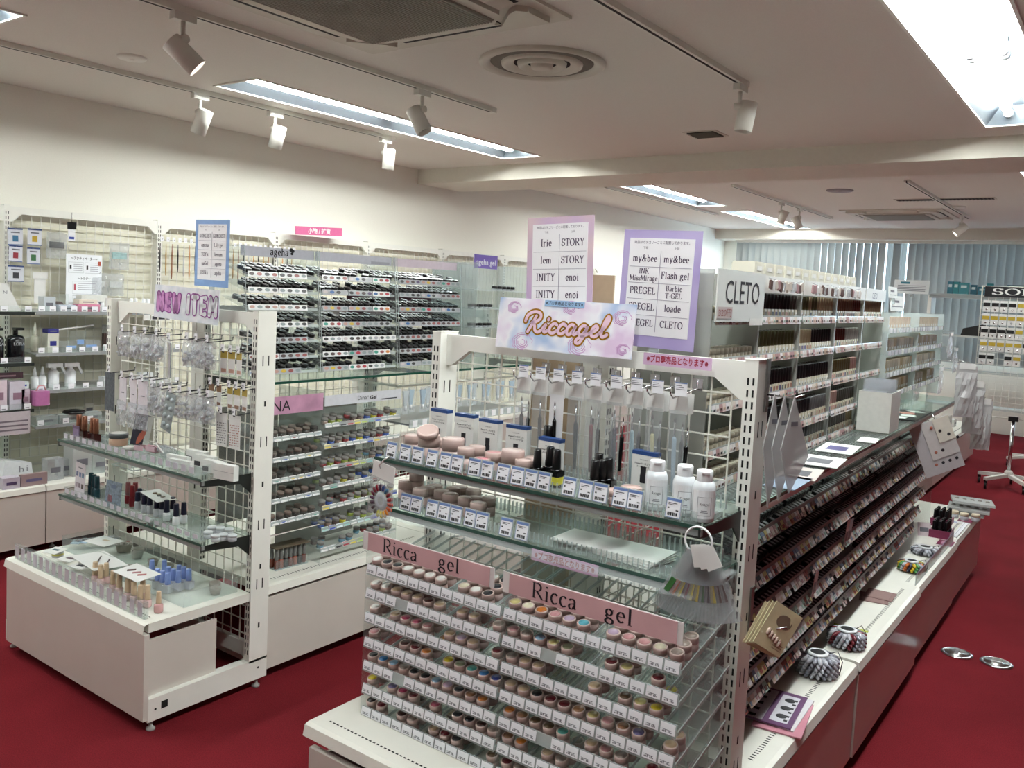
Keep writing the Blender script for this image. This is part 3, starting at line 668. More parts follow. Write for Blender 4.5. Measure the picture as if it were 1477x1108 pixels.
# white remover bottles
wp=mat('white_bottle_plastic','e4e6e8',.35); wp2=mat('milky_bottle','cfd3d6',.25)
for i,(x,y,l) in enumerate(((-0.801,1.68,'white flip cap bottle with square label, leftmost of three'),(-0.737,1.68,'white flip cap bottle with square label, middle of three'),(-0.687,1.665,'white flip cap bottle with square label, rightmost of three'))):
    t=thing('flip_cap_bottle',l,'bottle',(x,y,Z1),.5,'white bottles')
    MB().lathe([(.0225,0),(.024,.002),(.024,.070),(.020,.080),(.014,.083)],seg=22).build('body',wp2,t)
    c=MB().lathe([(.0155,.080),(.0165,.083),(.0165,.102),(.015,.105),(.008,.106)],seg=18).build('cap',wp,t)
    MB().bx(-.008,.008,-.019,-.0155,.099,.103).build('flip_tab',wp,c)
    lb=MB(); n=8; R_=.0246
    for a0,a1,z0,z1,mi in ((-60,60,.008,.066,0),):
        vs=[];
        for k in range(n+1):
            a=math.radians(-90+a0+(a1-a0)*k/n); vs += [(R_*math.cos(a),R_*math.sin(a),z0),(R_*math.cos(a),R_*math.sin(a),z1)]
        lb.add(vs,[(2*k,2*k+2,2*k+3,2*k+1) for k in range(n)],0)
    def band(a0,a1,z0,z1):
        vs=[];R2=.0249
        for k in range(5):
            a=math.radians(-90+a0+(a1-a0)*k/4); vs += [(R2*math.cos(a),R2*math.sin(a),z0),(R2*math.cos(a),R2*math.sin(a),z1)]
        lb.add(vs,[(2*k,2*k+2,2*k+3,2*k+1) for k in range(4)],1)
    for (a0,a1,z0,z1) in ((-32,32,.014,.0147),(-32,32,.052,.0527),(-33,-31,.014,.0527),(31,33,.014,.0527)): band(a0,a1,z0,z1)
    for k,(wd,z) in enumerate(((14,.024),(18,.0205))): band(-wd,wd,z,z+.0014)
    lb.build('label',[wp,grey_ink],t)
    tm=MB(); text_mb('Ricagel',.006,T(0,-.0254,.036),mb=tm,width=.019); tag(tm.build('print',ink,t),kind='stuff')
# boxes with navy top band
for i,(px,py,y) in enumerate(((635,640,1.80),(671,648,1.80),(706,656,1.80),(746,664,1.79),(793,672,1.76),(925,694,1.77))):
    pass
boxpos=[(-1.508,1.80,.118),(-1.420,1.80,.116),(-1.331,1.79,.114),(-1.235,1.78,.112),(-1.116,1.75,.100),(-0.877,1.78,.100)]
ordn=('leftmost in the row','second from the left end','third from the left','fourth from the left','fifth, behind the black bottles','apart, behind the white bottle')
for i,(x,y,h) in enumerate(boxpos):
    t=thing('gel_box','slim white box with navy band and bottle picture, '+ordn[i],'box',(x,y,Z1),random.uniform(-.06,.06),'white boxes with navy band')
    MB().bx(-.031,.031,-.011,.011,0,h).build('carton',paper,t)
    MB().bx(-.0313,.0313,-.0113,.0113,h-.008,h+.0003).build('navy_band',navy,t)
    p=MB(); text_mb('LINEART',.0028,T(0,-.0114,h-.020),mb=p,width=.02); text_mb('Powerベースジェル',.0042,T(0,-.0114,h-.030),mb=p,width=.046,bold=.025); text_mb('スーパーハード 20g',.0038,T(.002,-.0114,h-.037),mb=p,width=.040,bold=.025); tag(p.build('print',ink,t),kind='stuff')
    b=MB(T(0,-.0115,.028)); 
    b.prism([(-.0066,0,0),(.0066,0,0),(.0078,0,.003),(.0078,0,.018),(.0068,0,.021),(.0072,0,.038),(-.0072,0,.038),(-.0068,0,.021),(-.0078,0,.018),(-.0078,0,.003)],(0,-.0004,0)); b.build('bottle_picture',ink,t)
    g=MB(); text_mb('Riccagel',.004,T(-.006,-.0114,.012),mb=g,width=.026); tag(g.build('print',grey_ink,t),kind='stuff')
# price cards along both shelves
pc=MB(); pc.bx(-.0165,.0165,-.0005,.0005,0,.040,0); pc.bx(-.0165,.0165,-.0008,-.0005,.034,.040,1); pc.bx(-.0165,.0165,-.0008,-.0005,.0,.0008,1); pc.bx(-.0165,-.0157,-.0008,-.0005,0,.04,1); pc.bx(.0157,.0165,-.0008,-.0005,0,.04,1)
for k,x in enumerate((-.012,-.0095,-.008,-.0055,-.0035,-.001,.0005,.003,.0048,.007,.009)): pc.bx(x,x+(.0012 if k%3 else .0018),-.0009,-.0005,.004,.011,2)
pc.bx(-.012,.008,-.0009,-.0005,.029,.0305,2); pc.bx(-.012,.002,-.0009,-.0005,.026,.0272,2); pc.bx(-.013,-.009,-.0009,-.0005,.018,.021,2); pc.bx(.006,.012,-.0009,-.0005,.0145,.017,2)
pc_me=pc.mesh('price_card',[tag_mat,mat('blue_card_border','5f76a8',.5),ink])
hold=MB(); hold.bx(-.019,.019,.0008,.0022,-.002,.042); hold_me=hold.mesh('card_holder',acrylic_edge)
def price_cards(xs,y,z,label,grp,tilt=-.18):
    for i,x in enumerate(xs):
        o=put(pc_me,'price_card',None,(x,y,z+.001),(tilt+random.uniform(-.04,.04),0,random.uniform(-.08,.08))); tag(o,'%s price card from left on the %s'%(ORD[i],label),'price card',grp); put(hold_me,'card_holder',o)
xs1=[-1.535,-1.486,-1.443,-1.396,-1.351,-1.315,-1.259,-1.221,-1.174,-1.132,-1.094,-1.058,-0.991,-0.948,-0.910,-0.862,-0.827,-0.738]
price_cards(xs1,1.632,Z1,'upper pink pot shelf','price cards on the upper shelf')
xs2=[-1.454,-1.419,-1.366,-1.328,-1.289,-1.246,-1.210,-1.139,-1.094]
price_cards(xs2,1.606,.870,'lower glass shelf below the pink pots','price cards on the lower shelf')
# acrylic comb trays on the two shelves
def comb(label,x0,x1,y0,y1,z,h,n):
    t=thing('acrylic_tray',label,'acrylic tray',(0,0,0)); MB().bx(x0,x1,y0,y1,z+.0002,z+.002).build('base',acrylic,t); MB().bx(x0,x1,y0,y0+.002,z+.002,z+h).build('front_wall',acrylic,t); MB().bx(x0,x1,y1-.002,y1,z+.002,z+h*1.4).build('back_wall',acrylic,t)
    r=MB()
    for i in range(n+1):
        x=x0+(x1-x0)*i/n; r.bx(x-.0008,x+.0008,y1-.01,y1-.002,z+.002,z+h*1.3); r.bx(x-.0008,x+.0008,y0+.002,y0+.006,z+.002,z+h)
    tag(r.build('ribs',acrylic_edge,t),kind='stuff'); return t
comb('clear ribbed tray along the upper shelf of the right end unit',B_XL+.03,B_XR-.03,1.638,1.80,.9855,.024,70)
comb('clear ribbed tray along the lower glass shelf of the right end unit',B_XL+.03,B_XR-.03,1.612,1.80,.8685,.024,70)
# pots on the lower glass shelf
zp=.871
for pi,(x,y,st) in enumerate(sorted(((-1.538,1.70,1),(-1.518,1.72,2),(-1.452,1.69,1),(-1.454,1.665,1),(-1.452,1.72,1),(-1.404,1.69,1),(-1.366,1.68,1),(-1.404,1.74,1),(-1.316,1.68,1),(-1.301,1.70,1),(-1.261,1.66,1),(-1.277,1.72,1),(-1.399,1.76,1),(-1.355,1.76,1)))):
    for k in range(st): pot(x,y,zp+k*.047,.0205,.046,'cdb6b0',ORD[pi]+' mauve pot from the left on the lower glass shelf'+(', stacked on top' if k else ''),'pots on the lower glass shelf')
# magazine and notice on lower shelf
t=thing('magazine','silver covered leaflets lying open on the lower glass shelf','leaflet',(-0.902,1.685,.872),-.05)
for k in range(4): MB(T(0,0,.003*k) @ RZ(.06*k-.1)).bx(-.13,.13,-.05,.06,0,.0015+.0004*k).build('page',paper,t)
# sale notice strips (pink with red letters)
strip_m=mat('lilac_strip','cfaecb',.5); red_ink=mat('red_ink','9c1030',.5)
def notice(x0,x1,y,z0,z1,label,tl=0):
    t=thing('notice_strip',label,'notice',((x0+x1)/2,y,z0),None,'pink notice strips'); w=(x1-x0)/2
    MB().bx(-w,w,-.001,0,0,z1-z0).build('strip',strip_m,t)
    m=MB(); text_mb('※プロ専売品となります※',(z1-z0)*.5,T(0,-.0014,(z1-z0)*.27),mb=m,width=1.8*w,bold=.02); tag(m.build('lettering',red_ink,t),kind='stuff')
notice(-0.933,-0.763,1.846,1.280,1.308,'pink strip with red Japanese letters on the top beam')
notice(-1.055,-0.883,1.597,.836,.862,'pink strip with red Japanese letters on the lower glass shelf edge')
# ---------------------------------------------------------------- Riccagel board
bx0,bx1=-1.348,-.950
t=thing('brand_sign','glossy pastel board with Riccagel in pink script and gold outline','sign',((bx0+bx1)/2,1.815,1.290),None); t.rotation_euler=(-.10,0,.0)
gw=(bx1-bx0)/2; gh=.130
bm=mat('pastel_cloud_print','e2e2ea',.12)
def cloud(m):
    nt=m.node_tree;N=nt.nodes;L=nt.links;b=N['Principled BSDF']; tc=N.new('ShaderNodeTexCoord'); nz=N.new('ShaderNodeTexNoise'); nz.inputs['Scale'].default_value=11; nz.inputs['Detail'].default_value=2
    L.new(tc.outputs['Object'],nz.inputs['Vector']); cr=N.new('ShaderNodeValToRGB'); e=cr.color_ramp.elements
    e[0].position=.36; e[0].color=(*lin('a9bede'),1); e[1].position=.66; e[1].color=(*lin('d9c2dc'),1); q=e.new(.5); q.color=(*lin('e8e8ee'),1)
    L.new(nz.outputs['Fac'],cr.inputs['Fac']); L.new(cr.outputs['Color'],b.inputs['Base Color'])
cloud(bm)
MB().bx(-gw,gw,0,.003,0,gh).build('board',bm,t)
rs=MB()     # printed roses
for (rx,rz,rr) in ((-.115,.018,.030),(.055,.020,.032),(.165,.095,.024),(-.15,.105,.02),(.02,.112,.022),(.175,.02,.018)):
    for k in range(5):
        r=rr*(1-.18*k); pts=[(rx+r*(1+.08*math.sin(3*a/10*2*math.pi+k))*math.cos(a/24*2*math.pi+k),rz+r*.8*math.sin(a/24*2*math.pi+k)) for a in range(16)]
        stroke(rs,pts,.0022,T(0,-.0003-.00005*k,0),k%2)
tag(rs.build('rose_print',[mat('rose_a','c9a3cc',.2),mat('rose_b','bd92bd',.2)],t),kind='stuff')
SC={'R':[[(.55,0),(.75,.5),(.95,1.15)],[(.1,.75),(.2,1.2),(.7,1.45),(1.25,1.35),(1.35,1.0),(1.0,.72),(.7,.66),(1.0,.5),(1.15,.15),(1.45,.02),(1.75,.2)]],
'i':[[(1.75,.2),(2.0,.62),(1.92,.2),(2.05,.05),(2.3,.22)],[(2.1,.95),(2.12,1.0)]],
'c':[[(2.95,.62),(2.7,.72),(2.42,.45),(2.48,.1),(2.78,.03),(3.05,.22)]],
'c2':[[(3.72,.62),(3.45,.72),(3.18,.45),(3.24,.1),(3.54,.03),(3.8,.22)]],
'a':[[(4.5,.6),(4.2,.72),(3.92,.45),(3.98,.1),(4.25,.05),(4.5,.45),(4.55,.68),(4.48,.2),(4.62,.05),(4.85,.22)]],
'g':[[(5.5,.6),(5.2,.72),(4.95,.45),(5.0,.1),(5.28,.08),(5.5,.45),(5.55,.68),(5.4,-.1),(5.2,-.5),(4.9,-.45),(5.0,-.2),(5.5,.05),(5.85,.22)]],
'e':[[(5.85,.25),(6.2,.4),(6.38,.6),(6.2,.75),(5.98,.5),(6.02,.12),(6.3,.02),(6.6,.22)]],
'l':[[(6.6,.22),(6.95,.75),(7.12,1.25),(6.98,1.42),(6.82,1.0),(6.78,.3),(6.95,.04),(7.25,.2)]]}
u=.034; gold=MB(); pinkm=MB(); wh=MB()
for L_ in SC.values():
    for s in L_:
        pts=[((x-3.65+.22*y)*u+.004,.046+y*u*1.05) for x,y in smooth(s,5)]
        stroke(gold,pts,.0165,T(0,-.0006,0)); stroke(pinkm,pts,.0080,T(0,-.0012,0))
tag(gold.build('gold_outline',mat('gold_print','9a6c1c',.2),t),kind='stuff'); tag(pinkm.build('pink_lettering',mat('pink_script','e3c3d3',.2),t),kind='stuff')
sb=MB(); sb.bx(-.058,.058,-.0012,-.0004,.114,.129,0); text_mb('※プロ専売品となります※',.0075,T(0,-.0015,.1185),mb=sb,width=.108,mi=1,bold=.01); sb.build('blue_strip',[mat('sky_strip','92b4d6',.4),ink],t)
# ---------------------------------------------------------------- posters standing above
def poster(name,label,x0,x1,y,z0,z1,border,cells,rows,title,tiltz=0,head=.16,lean=.0,note=None,skew=0):
    t=thing(name,label,'poster',((x0+x1)/2,y,z0)); t.rotation_euler=(lean,skew,tiltz); w=(x1-x0)/2; h=z1-z0
    MB().bx(-w,w,0,.0012,0,h).build('sheet',border,t)
    iw=w*.83; ib=h*.10; it=h*.93
    MB().bx(-iw,iw,-.0008,0,ib,it).build('white_panel',mat('poster_white','e4e2e4',.4),t)
    m=MB(); text_mb(title,(h*.022),T(0,-.0012,h*.885),mb=m,width=iw*1.7)
    text_mb('下段',h*.017,T(-iw*.48,-.0012,h*.84),mb=m); text_mb('上段',h*.017,T(iw*.48,-.0012,h*.84),mb=m)
    tag(m.build('heading',mat('plum_ink','41304a',.6),t),kind='stuff')
    top=h*.825; bot=ib+h*.035; rh=(top-bot)/rows; g=MB(); g.bx(-.0006,.0006,-.0012,-.0008,bot,top)
    for r in range(1,rows): g.bx(-iw*.96,iw*.96,-.0012,-.0008,top-r*rh-.0005,top-r*rh+.0005)
    tag(g.build('table_lines',mat('plum_line','8a8494',.6),t),kind='stuff')
    for r,(a,b) in enumerate(cells):
        for sgn,tx in ((-1,a),(1,b)):
            if not tx: continue
            ls=tx.split('|'); m=MB()
            for k,s in enumerate(ls):
                hh=rh*(.40 if len(ls)==1 else .32); n=sum(G.get(c,G[' '])[0]+.08 for c in s)*hh
                wd=min(n,iw*.88); serif(s,hh,T(sgn*iw*.485,-.0012,top-(r+.5)*rh-hh*.42+(0 if len(ls)==1 else (.22-.44*k)*rh)),mb=m,width=wd,thick=.15,thin=.065)
            tag(m.build('lettering',mat('plum_ink','41304a',.6),t),kind='stuff')
    MB().bx(-.012,.012,.0013,.004,-.068 if z0>1.34 and z0<1.39 else -.011,.06).build('support_strip',acrylic_edge,t)
    return t
def grad(name,c0,c1,sc):
    m=mat(name,c0,.35); nt=m.node_tree;N=nt.nodes;L=nt.links;b=N['Principled BSDF']; tc=N.new('ShaderNodeTexCoord'); nz=N.new('ShaderNodeTexNoise'); nz.inputs['Scale'].default_value=sc; nz.inputs['Detail'].default_value=1
    L.new(tc.outputs['Object'],nz.inputs['Vector']); cr=N.new('ShaderNodeValToRGB'); e=cr.color_ramp.elements; e[0].position=.38; e[1].position=.62; e[0].color=(*lin(c0),1); e[1].color=(*lin(c1),1); L.new(nz.outputs['Fac'],cr.inputs['Fac']); L.new(cr.outputs['Color'],b.inputs['Base Color']); return m
jt='商品はカテゴリーごとに配置しております。'
poster('price_poster','pink bordered poster listing Irie and STORY above the glossy board',-1.318,-1.115,1.905,1.375,1.635,grad('pink_lilac_border','b9a0c0','d0b8bc',7),[('Irie','STORY'),('lem','STORY'),('INITY','enoi'),('INITY','enoi')],4,jt,skew=-.035)
poster('price_poster','purple bordered poster listing PREGEL and CLETO beside the glossy board',-1.026,-.824,1.878,1.318,1.597,grad('lilac_border','a597c4','b0a4ca',9),[('my&bee','my&bee'),('INK|MissMirage','Flash gel'),('PREGEL','Barbie|T-GEL'),('PREGEL','loade'),('PREGEL','CLETO')],5,jt,skew=.02)
# ---------------------------------------------------------------- hooks with brush packs
hk=MB(); hk.tube([(0,0,.02),(0,-.004,.02),(0,-.004,0),(0,-.13,-.012),(0,-.145,-.002),(0,-.148,.012)],.0019,6); hk_me=hk.mesh('hook',chrome)
hp_me=MB().bx(-.012,.012,-.004,0,-.004,.024).mesh('hook_plate',chrome)
def price_hook(x,y,z,label,grp,card=True,ang=0,L=1):
    t=thing('display_hook',label,'hook',(x,y,z),ang,grp); o=put(hk_me,'hook',t); put(hp_me,'hook_plate',t)
    if L!=1: o.scale=(1,L,1)
    return t
tagtop=MB(); tagtop.bx(-.014,.014,-.0005,.0005,0,.03,0); 
for k in range(3): tagtop.bx(-.012,.010-.004*k,-.0008,-.0005,.014+k*.004,.0155+k*.004,1)
tagtop.bx(-.014,.014,-.0008,-.0005,.0275,.030,2)
tag_me=tagtop.mesh('hook_price_tag',[tag_mat,grey_ink,MATS['blue_card_border']])
hdr_me=MB().bx(-.021,.021,-.0006,.0006,-.036,.008).mesh('header_card',paper)
def brush_pack(x,y,z,label,handles,n,white=False):
    t=thing('brush_pack',label,'brush pack',(x,y,z))
    L=.19
    for k in range(n):
        yy=-.10+.016*k
        put(hdr_me,'header_card',t,(.003*(k%2),yy,-.008),(.0,0,random.uniform(-.12,.12)))
    p=MB(); p.bx(-.020,.020,-.104,-.1035,-.044-L,-.036); p.build('film_sleeve',film if not white else mat('white_sleeve','d8d8da',.4),t)
    for k,(hc,ln,dx) in enumerate(handles):
        b=MB(T(dx,-.098+.012*k+(-.008 if white else 0),-.052-.01*k) @ RY(.03*(k-1)))
        b.lathe([(.0002,0),(.0016,-.006),(.0016,-.012)],seg=8); br=b.build('bristle',mat('bristle_brown','3a2a22',.7),t)
        b=MB(T(dx,-.098+.012*k+(-.008 if white else 0),-.052-.01*k) @ RY(.03*(k-1))); b.lathe([(.0019,-.012),(.0024,-.045)],seg=8); b.build('ferrule',chrome,t)
        b=MB(T(dx,-.098+.012*k+(-.008 if white else 0),-.052-.01*k) @ RY(.03*(k-1))); b.lathe([(.0032,-.045),(.0052,-.05),(.0048,-.05-ln*.6),(.0036,-.05-ln)],seg=10); b.build('handle',hc,t)
    return t
hb=gloss_black; hr=cm('6a1f28',.3); hn=cm('1a2038',.3); ht=cm('9dbcc6',.35); hy=cm('cfc89a',.35); hw=cm('a8bccb',.35)
bh=[('black brush in a clear sleeve, first hook from the left',[(hb,.09,-.006),(hb,.085,.007)]),('black brush in a clear sleeve, second hook',[(hb,.10,0)]),('black brushes in a white sleeve, third hook',[(hb,.09,-.004),(hb,.085,.008)]),('black brush in a clear sleeve, fourth hook',[(hb,.11,0)]),('dark red brush in a clear sleeve',[(hr,.11,-.008),(hb,.10,.006)]),('navy brush in a clear sleeve',[(hn,.10,0),(hb,.085,-.012),(hb,.08,.011)]),('pale teal brush in a clear sleeve',[(ht,.12,-.006),(hb,.09,.007)]),('pale yellow brush in a clear sleeve',[(hy,.12,-.006),(hb,.085,.007)]),('pale blue brush in a clear sleeve, last hook at the right',[(hw,.12,-.008),(hb,.08,.006),(hb,.07,.014)])]
hx=[-1.228,-1.178,-1.126,-1.074,-1.023,-0.968,-0.916,-0.864,-0.808]
for i,x in enumerate(hx):
    price_hook(x,1.882,1.232,ORD[i]+' chrome brush hook from the left on the right end unit','chrome brush hooks')
    g=put(tag_me,'hook_price_tag',None,(x+.016,1.755,1.226)); tag(g,'small price tag on the '+ORD[i]+' brush hook from the left','price tag','brush hook price tags')
    brush_pack(x,1.883,1.226,bh[i][0],bh[i][1],3 if i!=2 else 2,white=(i==2))

# ================================================================== GOODS ON THE LEFT END UNIT (NEW ITEM)
t=thing('new_item_sign','grey marbled sign with NEW ITEM in puffy letters','sign',(-2.771,1.838,1.270)); t.rotation_euler=(-.03,.02,0)
mar=grad('marble_print','c3c7cf','d5d5da',26)
MB().bx(-.197,.197,0,.004,0,.122).build('panel',mar,t)
PL={'N':[[(0,0),(0,1)],[(0,1),(.6,0)],[(.6,0),(.6,1)]],'E':[[(.5,0),(0,0),(0,1),(.5,1)],[(0,.5),(.42,.5)]],'W':[[(0,1),(.2,0)],[(.2,0),(.4,.8)],[(.4,.8),(.6,0)],[(.6,0),(.8,1)]],'I':[[(0,0),(0,1)]],'T':[[(.3,0),(.3,1)],[(0,1),(.6,1)]],'M':[[(0,0),(.05,1)],[(.05,1),(.4,.35)],[(.4,.35),(.75,1)],[(.75,1),(.8,0)]]}
def puffy(word,x0,h,fill,edge,adv):
    oa=MB();fa=MB();x=x0
    for ch in word:
        w=max(p[0] for s in PL[ch] for p in s)
        for s in PL[ch]:
            pts=[(x+p[0]*h*.82,.034+p[1]*h) for p in s]; stroke(oa,pts,.0275,T(0,-.0006,0)); stroke(fa,pts,.0178,T(0,-.0012,0))
        x+=w*h*.82+adv
    tag(oa.build('letter_outline',edge,t),kind='stuff'); tag(fa.build('letters',fill,t),kind='stuff')
pe=cm('8a3c8c',.4,'print'); puffy('NEW',-.170,.054,cm('c688bf',.4,'print'),pe,.024); puffy('ITEM',.018,.056,cm('dcdce2',.4,'print'),pe,.026)
poster('price_poster','blue bordered curling price poster above the NEW ITEM sign',-2.815,-2.612,1.905,1.398,1.640,cm('7b9bc9',.5,'print'),[('KOKOIST','KOKOIST'),('emena','Lily gel'),("TOY's",'henum'),('UnaGel','agena'),('IRINA','ageha')],5,jt,skew=.01)
stand=thing('poster_stand','clear pole stand holding the blue bordered poster','stand',(-2.71,1.915,1.325)); MB().cyl((0,0,0),.003,.20,8).build('pole',acrylic_edge,stand); MB().bx(-.02,.02,-.012,.012,-.0,.004).build('foot_plate',acrylic_edge,stand)
# crumpled clear bags
def bag_mesh(w,h,seed,puff=.012):
    rr=random.Random(seed); n,mm=9,9; vs=[]
    for s in (1,-1):
        for j in range(mm):
            for i in range(n):
                u=i/(n-1);v=j/(mm-1); e=(math.sin(math.pi*u)*math.sin(math.pi*min(1,v*1.15)))**.5 if 0<u<1 and v<.87 else 0
                vs.append(((u-.5)*w+rr.uniform(-.004,.004)*(1 if 0<j<mm-1 else .3),s*(puff*e*(.6+.8*rr.random())+.0004),-h*(1-v)+rr.uniform(-.003,.003)))
    fs=[]
    for s in range(2):
        o=s*n*mm
        for j in range(mm-1):
            for i in range(n-1):
                q=(o+j*n+i,o+j*n+i+1,o+(j+1)*n+i+1,o+(j+1)*n+i); fs.append(q if s==1 else q[::-1])
    b=MB(); b.add(vs,fs); return b
_bags=[bag_mesh(.072,.095,k).mesh('bag',bag_film) for k in range(4)]
_cont=[]
for k in range(4):       # clear tips or parts inside a bag
    b=MB(); rr=random.Random(40+k)
    for i in range(12):
        x=rr.uniform(-.024,.024); z=-rr.uniform(.035,.085); b.M=T(x,rr.uniform(-.005,.005),z) @ RY(rr.uniform(0,3)) @ RX(rr.uniform(0,3)); b.lathe([(.001,-.009),(.0055,-.004),(.006,.004),(.001,.010)],seg=6)
    _cont.append(b.mesh('contents',mat('milky_tips','cfd2d6',.2,trans=.35,tint='f2f2f4')))
small_hook=MB(); small_hook.tube([(0,0,.012),(0,-.004,.012),(0,-.004,0),(0,-.11,-.006),(0,-.12,.006)],.002,6); sh_me=small_hook.mesh('hook',mat('dark_hook','3a3a3c',.35,metal=.7))
tg=MB(); tg.bx(-.009,.009,-.0005,.0005,-.008,.016,0); tg.bx(-.006,.005,-.0009,-.0005,.004,.006,1); tg.bx(-.006,.002,-.0009,-.0005,0,.002,1); tg_me=tg.mesh('price_tag',[tag_mat,grey_ink])
def hung(x,z,y,what,label,grp,i=0,pack=True):
    h=thing('display_hook','hook carrying the '+label,'hook',(x,1.893,z),None,'dark hooks on the left end unit'); o=put(sh_me,'hook',h); o.scale=(1,(1.893-y)/.12+.12,1); put(tg_me,'price_tag',h,(.006,y-1.893-.012,.006))
    t=thing(what,label,'packet',(x,y,z-.004),random.uniform(-.15,.15),grp)
    return t
hx1=[-3.088,-3.002,-2.933,-2.861,-2.782,-2.672,-2.619,-2.555]
for i,x in enumerate(hx1):
    if i==4:
        t=hung(x,1.205,1.79,'foil_sheet','iridescent foil sheet between the clear bags','foil sheets')
        for k,c in enumerate(('b8a070','a9b89a','8a4a52','c8a2b4','6f8f9a')): MB().bx(-.024+k*.0095,-.0145+k*.0095,-.002*k,.0006-.002*k,-.135,-.01).build('foil_strip',mat('foil_'+c,c,.15,metal=.7),t)
        MB().bx(-.026,.027,-.012,-.0115,-.15,.004).build('sleeve',film,t); continue
    t=hung(x,1.215,1.79,'clear_bag',ORD[i]+' crumpled clear bag in the upper row below NEW ITEM','clear bags upper row')
    put(_bags[i%4],'bag',t); put(_cont[i%4],'contents',t)
hx2=[-2.882,-2.824,-2.708,-2.649,-2.592,-2.544]
for i,x in enumerate(hx2):
    t=hung(x,1.025,1.79,'clear_bag',ORD[i]+' crumpled clear bag in the lower row of hooks','clear bags lower row'); put(_bags[(i+1)%4],'bag',t); put(_cont[(i+2)%4],'contents',t)
for i,x in enumerate((-3.087,-3.015,-2.950)):
    t=hung(x,1.04,1.79,'sample_sheet',('leftmost','middle','rightmost')[i]+' of three pale sheets hung in the lower hook row','pale hanging sheets'); MB().bx(-.030,.030,-.002,0,-.125,.0).build('sheet',cm('cdc6cc',.4),t); MB().bx(-.012,.012,-.0026,-.002,-.06,-.056).build('print',grey_ink,t); put(_bags[i],'bag',t,(0,-.006,-.09)); 
t=hung(-3.176,1.05,1.79,'dark_sheet','dark grey speckled sheet hung at the left of the lower hook row','dark sheets'); MB().bx(-.038,.028,-.002,0,-.15,0).build('sheet',mat('speckle_grey','4c5258',.5,noise=.4,scale=90),t)
t=hung(-2.743,1.02,1.775,'blister_sheet','tilted grey blister sheet between the lower clear bags','blister sheets'); t.rotation_euler=(0,.25,0); MB().bx(-.03,.03,-.002,0,-.145,0).build('sheet',mat('grey_foil','8d9799',.2,metal=.3),t)
for r in range(4):
    for c in range(2): MB().lathe([(.010,0),(.008,.005),(0,.006)],(-.014+c*.028,-.002,-.025-r*.033),10,cap=False,axis='y').build('blister',mat('blister_clear','a5b0b2',.12,trans=.2),t)
# carded packs at the right
def carded(x,z,y,topc,label,grp,picture='b08a7a'):
    t=hung(x,z,y,'carded_pack',label,grp); MB().bx(-.0165,.0165,-.001,0,-.075,.002).build('card',paper,t); MB().bx(-.0168,.0168,-.0016,-.001,-.022,.002).build('header_print',topc,t); MB().bx(-.012,.012,-.0016,-.001,-.07,-.058).build('picture',cm(picture,.5),t)
yel=cm('a8923a',.45); brn=cm('7d5a3c',.45)
for i,px in enumerate((-2.507,-2.465,-2.423)): carded(px,1.185,1.82,yel,('left','middle','right')[i]+' yellow topped card pack in the upper group of three','yellow card packs upper')
for i,(px,c) in enumerate(((-2.574,brn),(-2.530,brn),(-2.468,yel),(-2.430,yel),(-2.389,yel))): carded(px,1.065,1.82,c,ORD[i]+' card pack from the left in the middle group of five','card packs middle','8a6a58')
for i,(px,c) in enumerate(((-2.498,'3a3a3e'),(-2.425,'9a5a52'))):
    t=hung(px,.975,1.81,'sticker_sheet',('nail sticker sheet with black dots','nail sticker sheet with red brown dots')[i],'sticker sheets'); MB().bx(-.026,.026,-.001,0,-.115,0).build('sheet',paper,t); d=MB()
    for r in range(9):
        for k in range(5): d.box((-.018+k*.009+random.uniform(-.002,.002),-.0014,-.035-r*.0085),(.004+random.uniform(-.001,.002),.0006,.003))
    tag(d.build('dots',cm(c,.5),t),kind='stuff')
# ---- upper glass shelf
ZA=.7795
def acr_tray(label,x0,x1,y0,y1,z,h):
    t=thing('acrylic_tray',label,'acrylic tray',(0,0,0)); MB().bx(x0,x1,y0,y1,z,z+.0015).build('base',acrylic,t)
    MB().bx(x0,x1,y0,y0+.002,z+.0015,z+h).build('front_wall',acrylic,t); MB().bx(x0,x1,y1-.002,y1,z+.0015,z+h).build('back_wall',acrylic,t)
    MB().bx(x0,x0+.002,y0+.002,y1-.002,z+.0015,z+h).build('side_wall',acrylic,t); MB().bx(x1-.002,x1,y0+.002,y1-.002,z+.0015,z+h).build('side_wall',acrylic,t)
    n=max(1,int((x1-x0)/.045))
    for i in range(n):
        x=x0+(i+.5)*(x1-x0)/n; MB().bx(x-.013,x+.013,y0-.0012,y0-.0004,z+.006,z+h-.004).build('price_slip',mat('slip_paper','bdbac2',.5),t)
    return t
acr_tray('clear tray with price slips on the upper shelf below NEW ITEM, left part',A_XL+.03,-2.72,1.672,1.80,ZA,.028)
acr_tray('clear tray with price slips on the upper shelf below NEW ITEM, right part',-2.71,-2.44,1.672,1.80,ZA,.032)
def bottle(name,x,y,z,label,grp,bw,bh,cw,ch,bm,capm,square=False,rz=0,cat='bottle',taper=.85):
    t=thing(name,label,cat,(x,y,z),rz,grp); b=MB()
    if square: b.bx(-bw,bw,-bw,bw,0,bh*.92); b.lathe([(bw*.9,bh*.92),(cw*.8,bh)],seg=10)
    else: b.lathe([(bw*.92,0),(bw,.002),(bw,bh*.85),(cw*.8,bh)],seg=14)
    b.build('body',bm,t); MB().lathe([(cw*.95,bh),(cw,bh+.003),(cw*taper,bh+ch-.002),(cw*taper*.85,bh+ch)],seg=14).build('cap',capm,t); return t
copper=mat('copper_cap','8a5a44',.25,metal=.6); darkred=mat('dark_red_glass','3a1412',.15)
for i,px in enumerate((-3.305,-3.263,-3.203,-3.180)): bottle('nail_polish',px,1.735,ZA+.002,ORD[i]+' copper capped bottle from the left on the upper left shelf','copper capped bottles',.0135,.03,.0115,.058,darkred,copper,True)
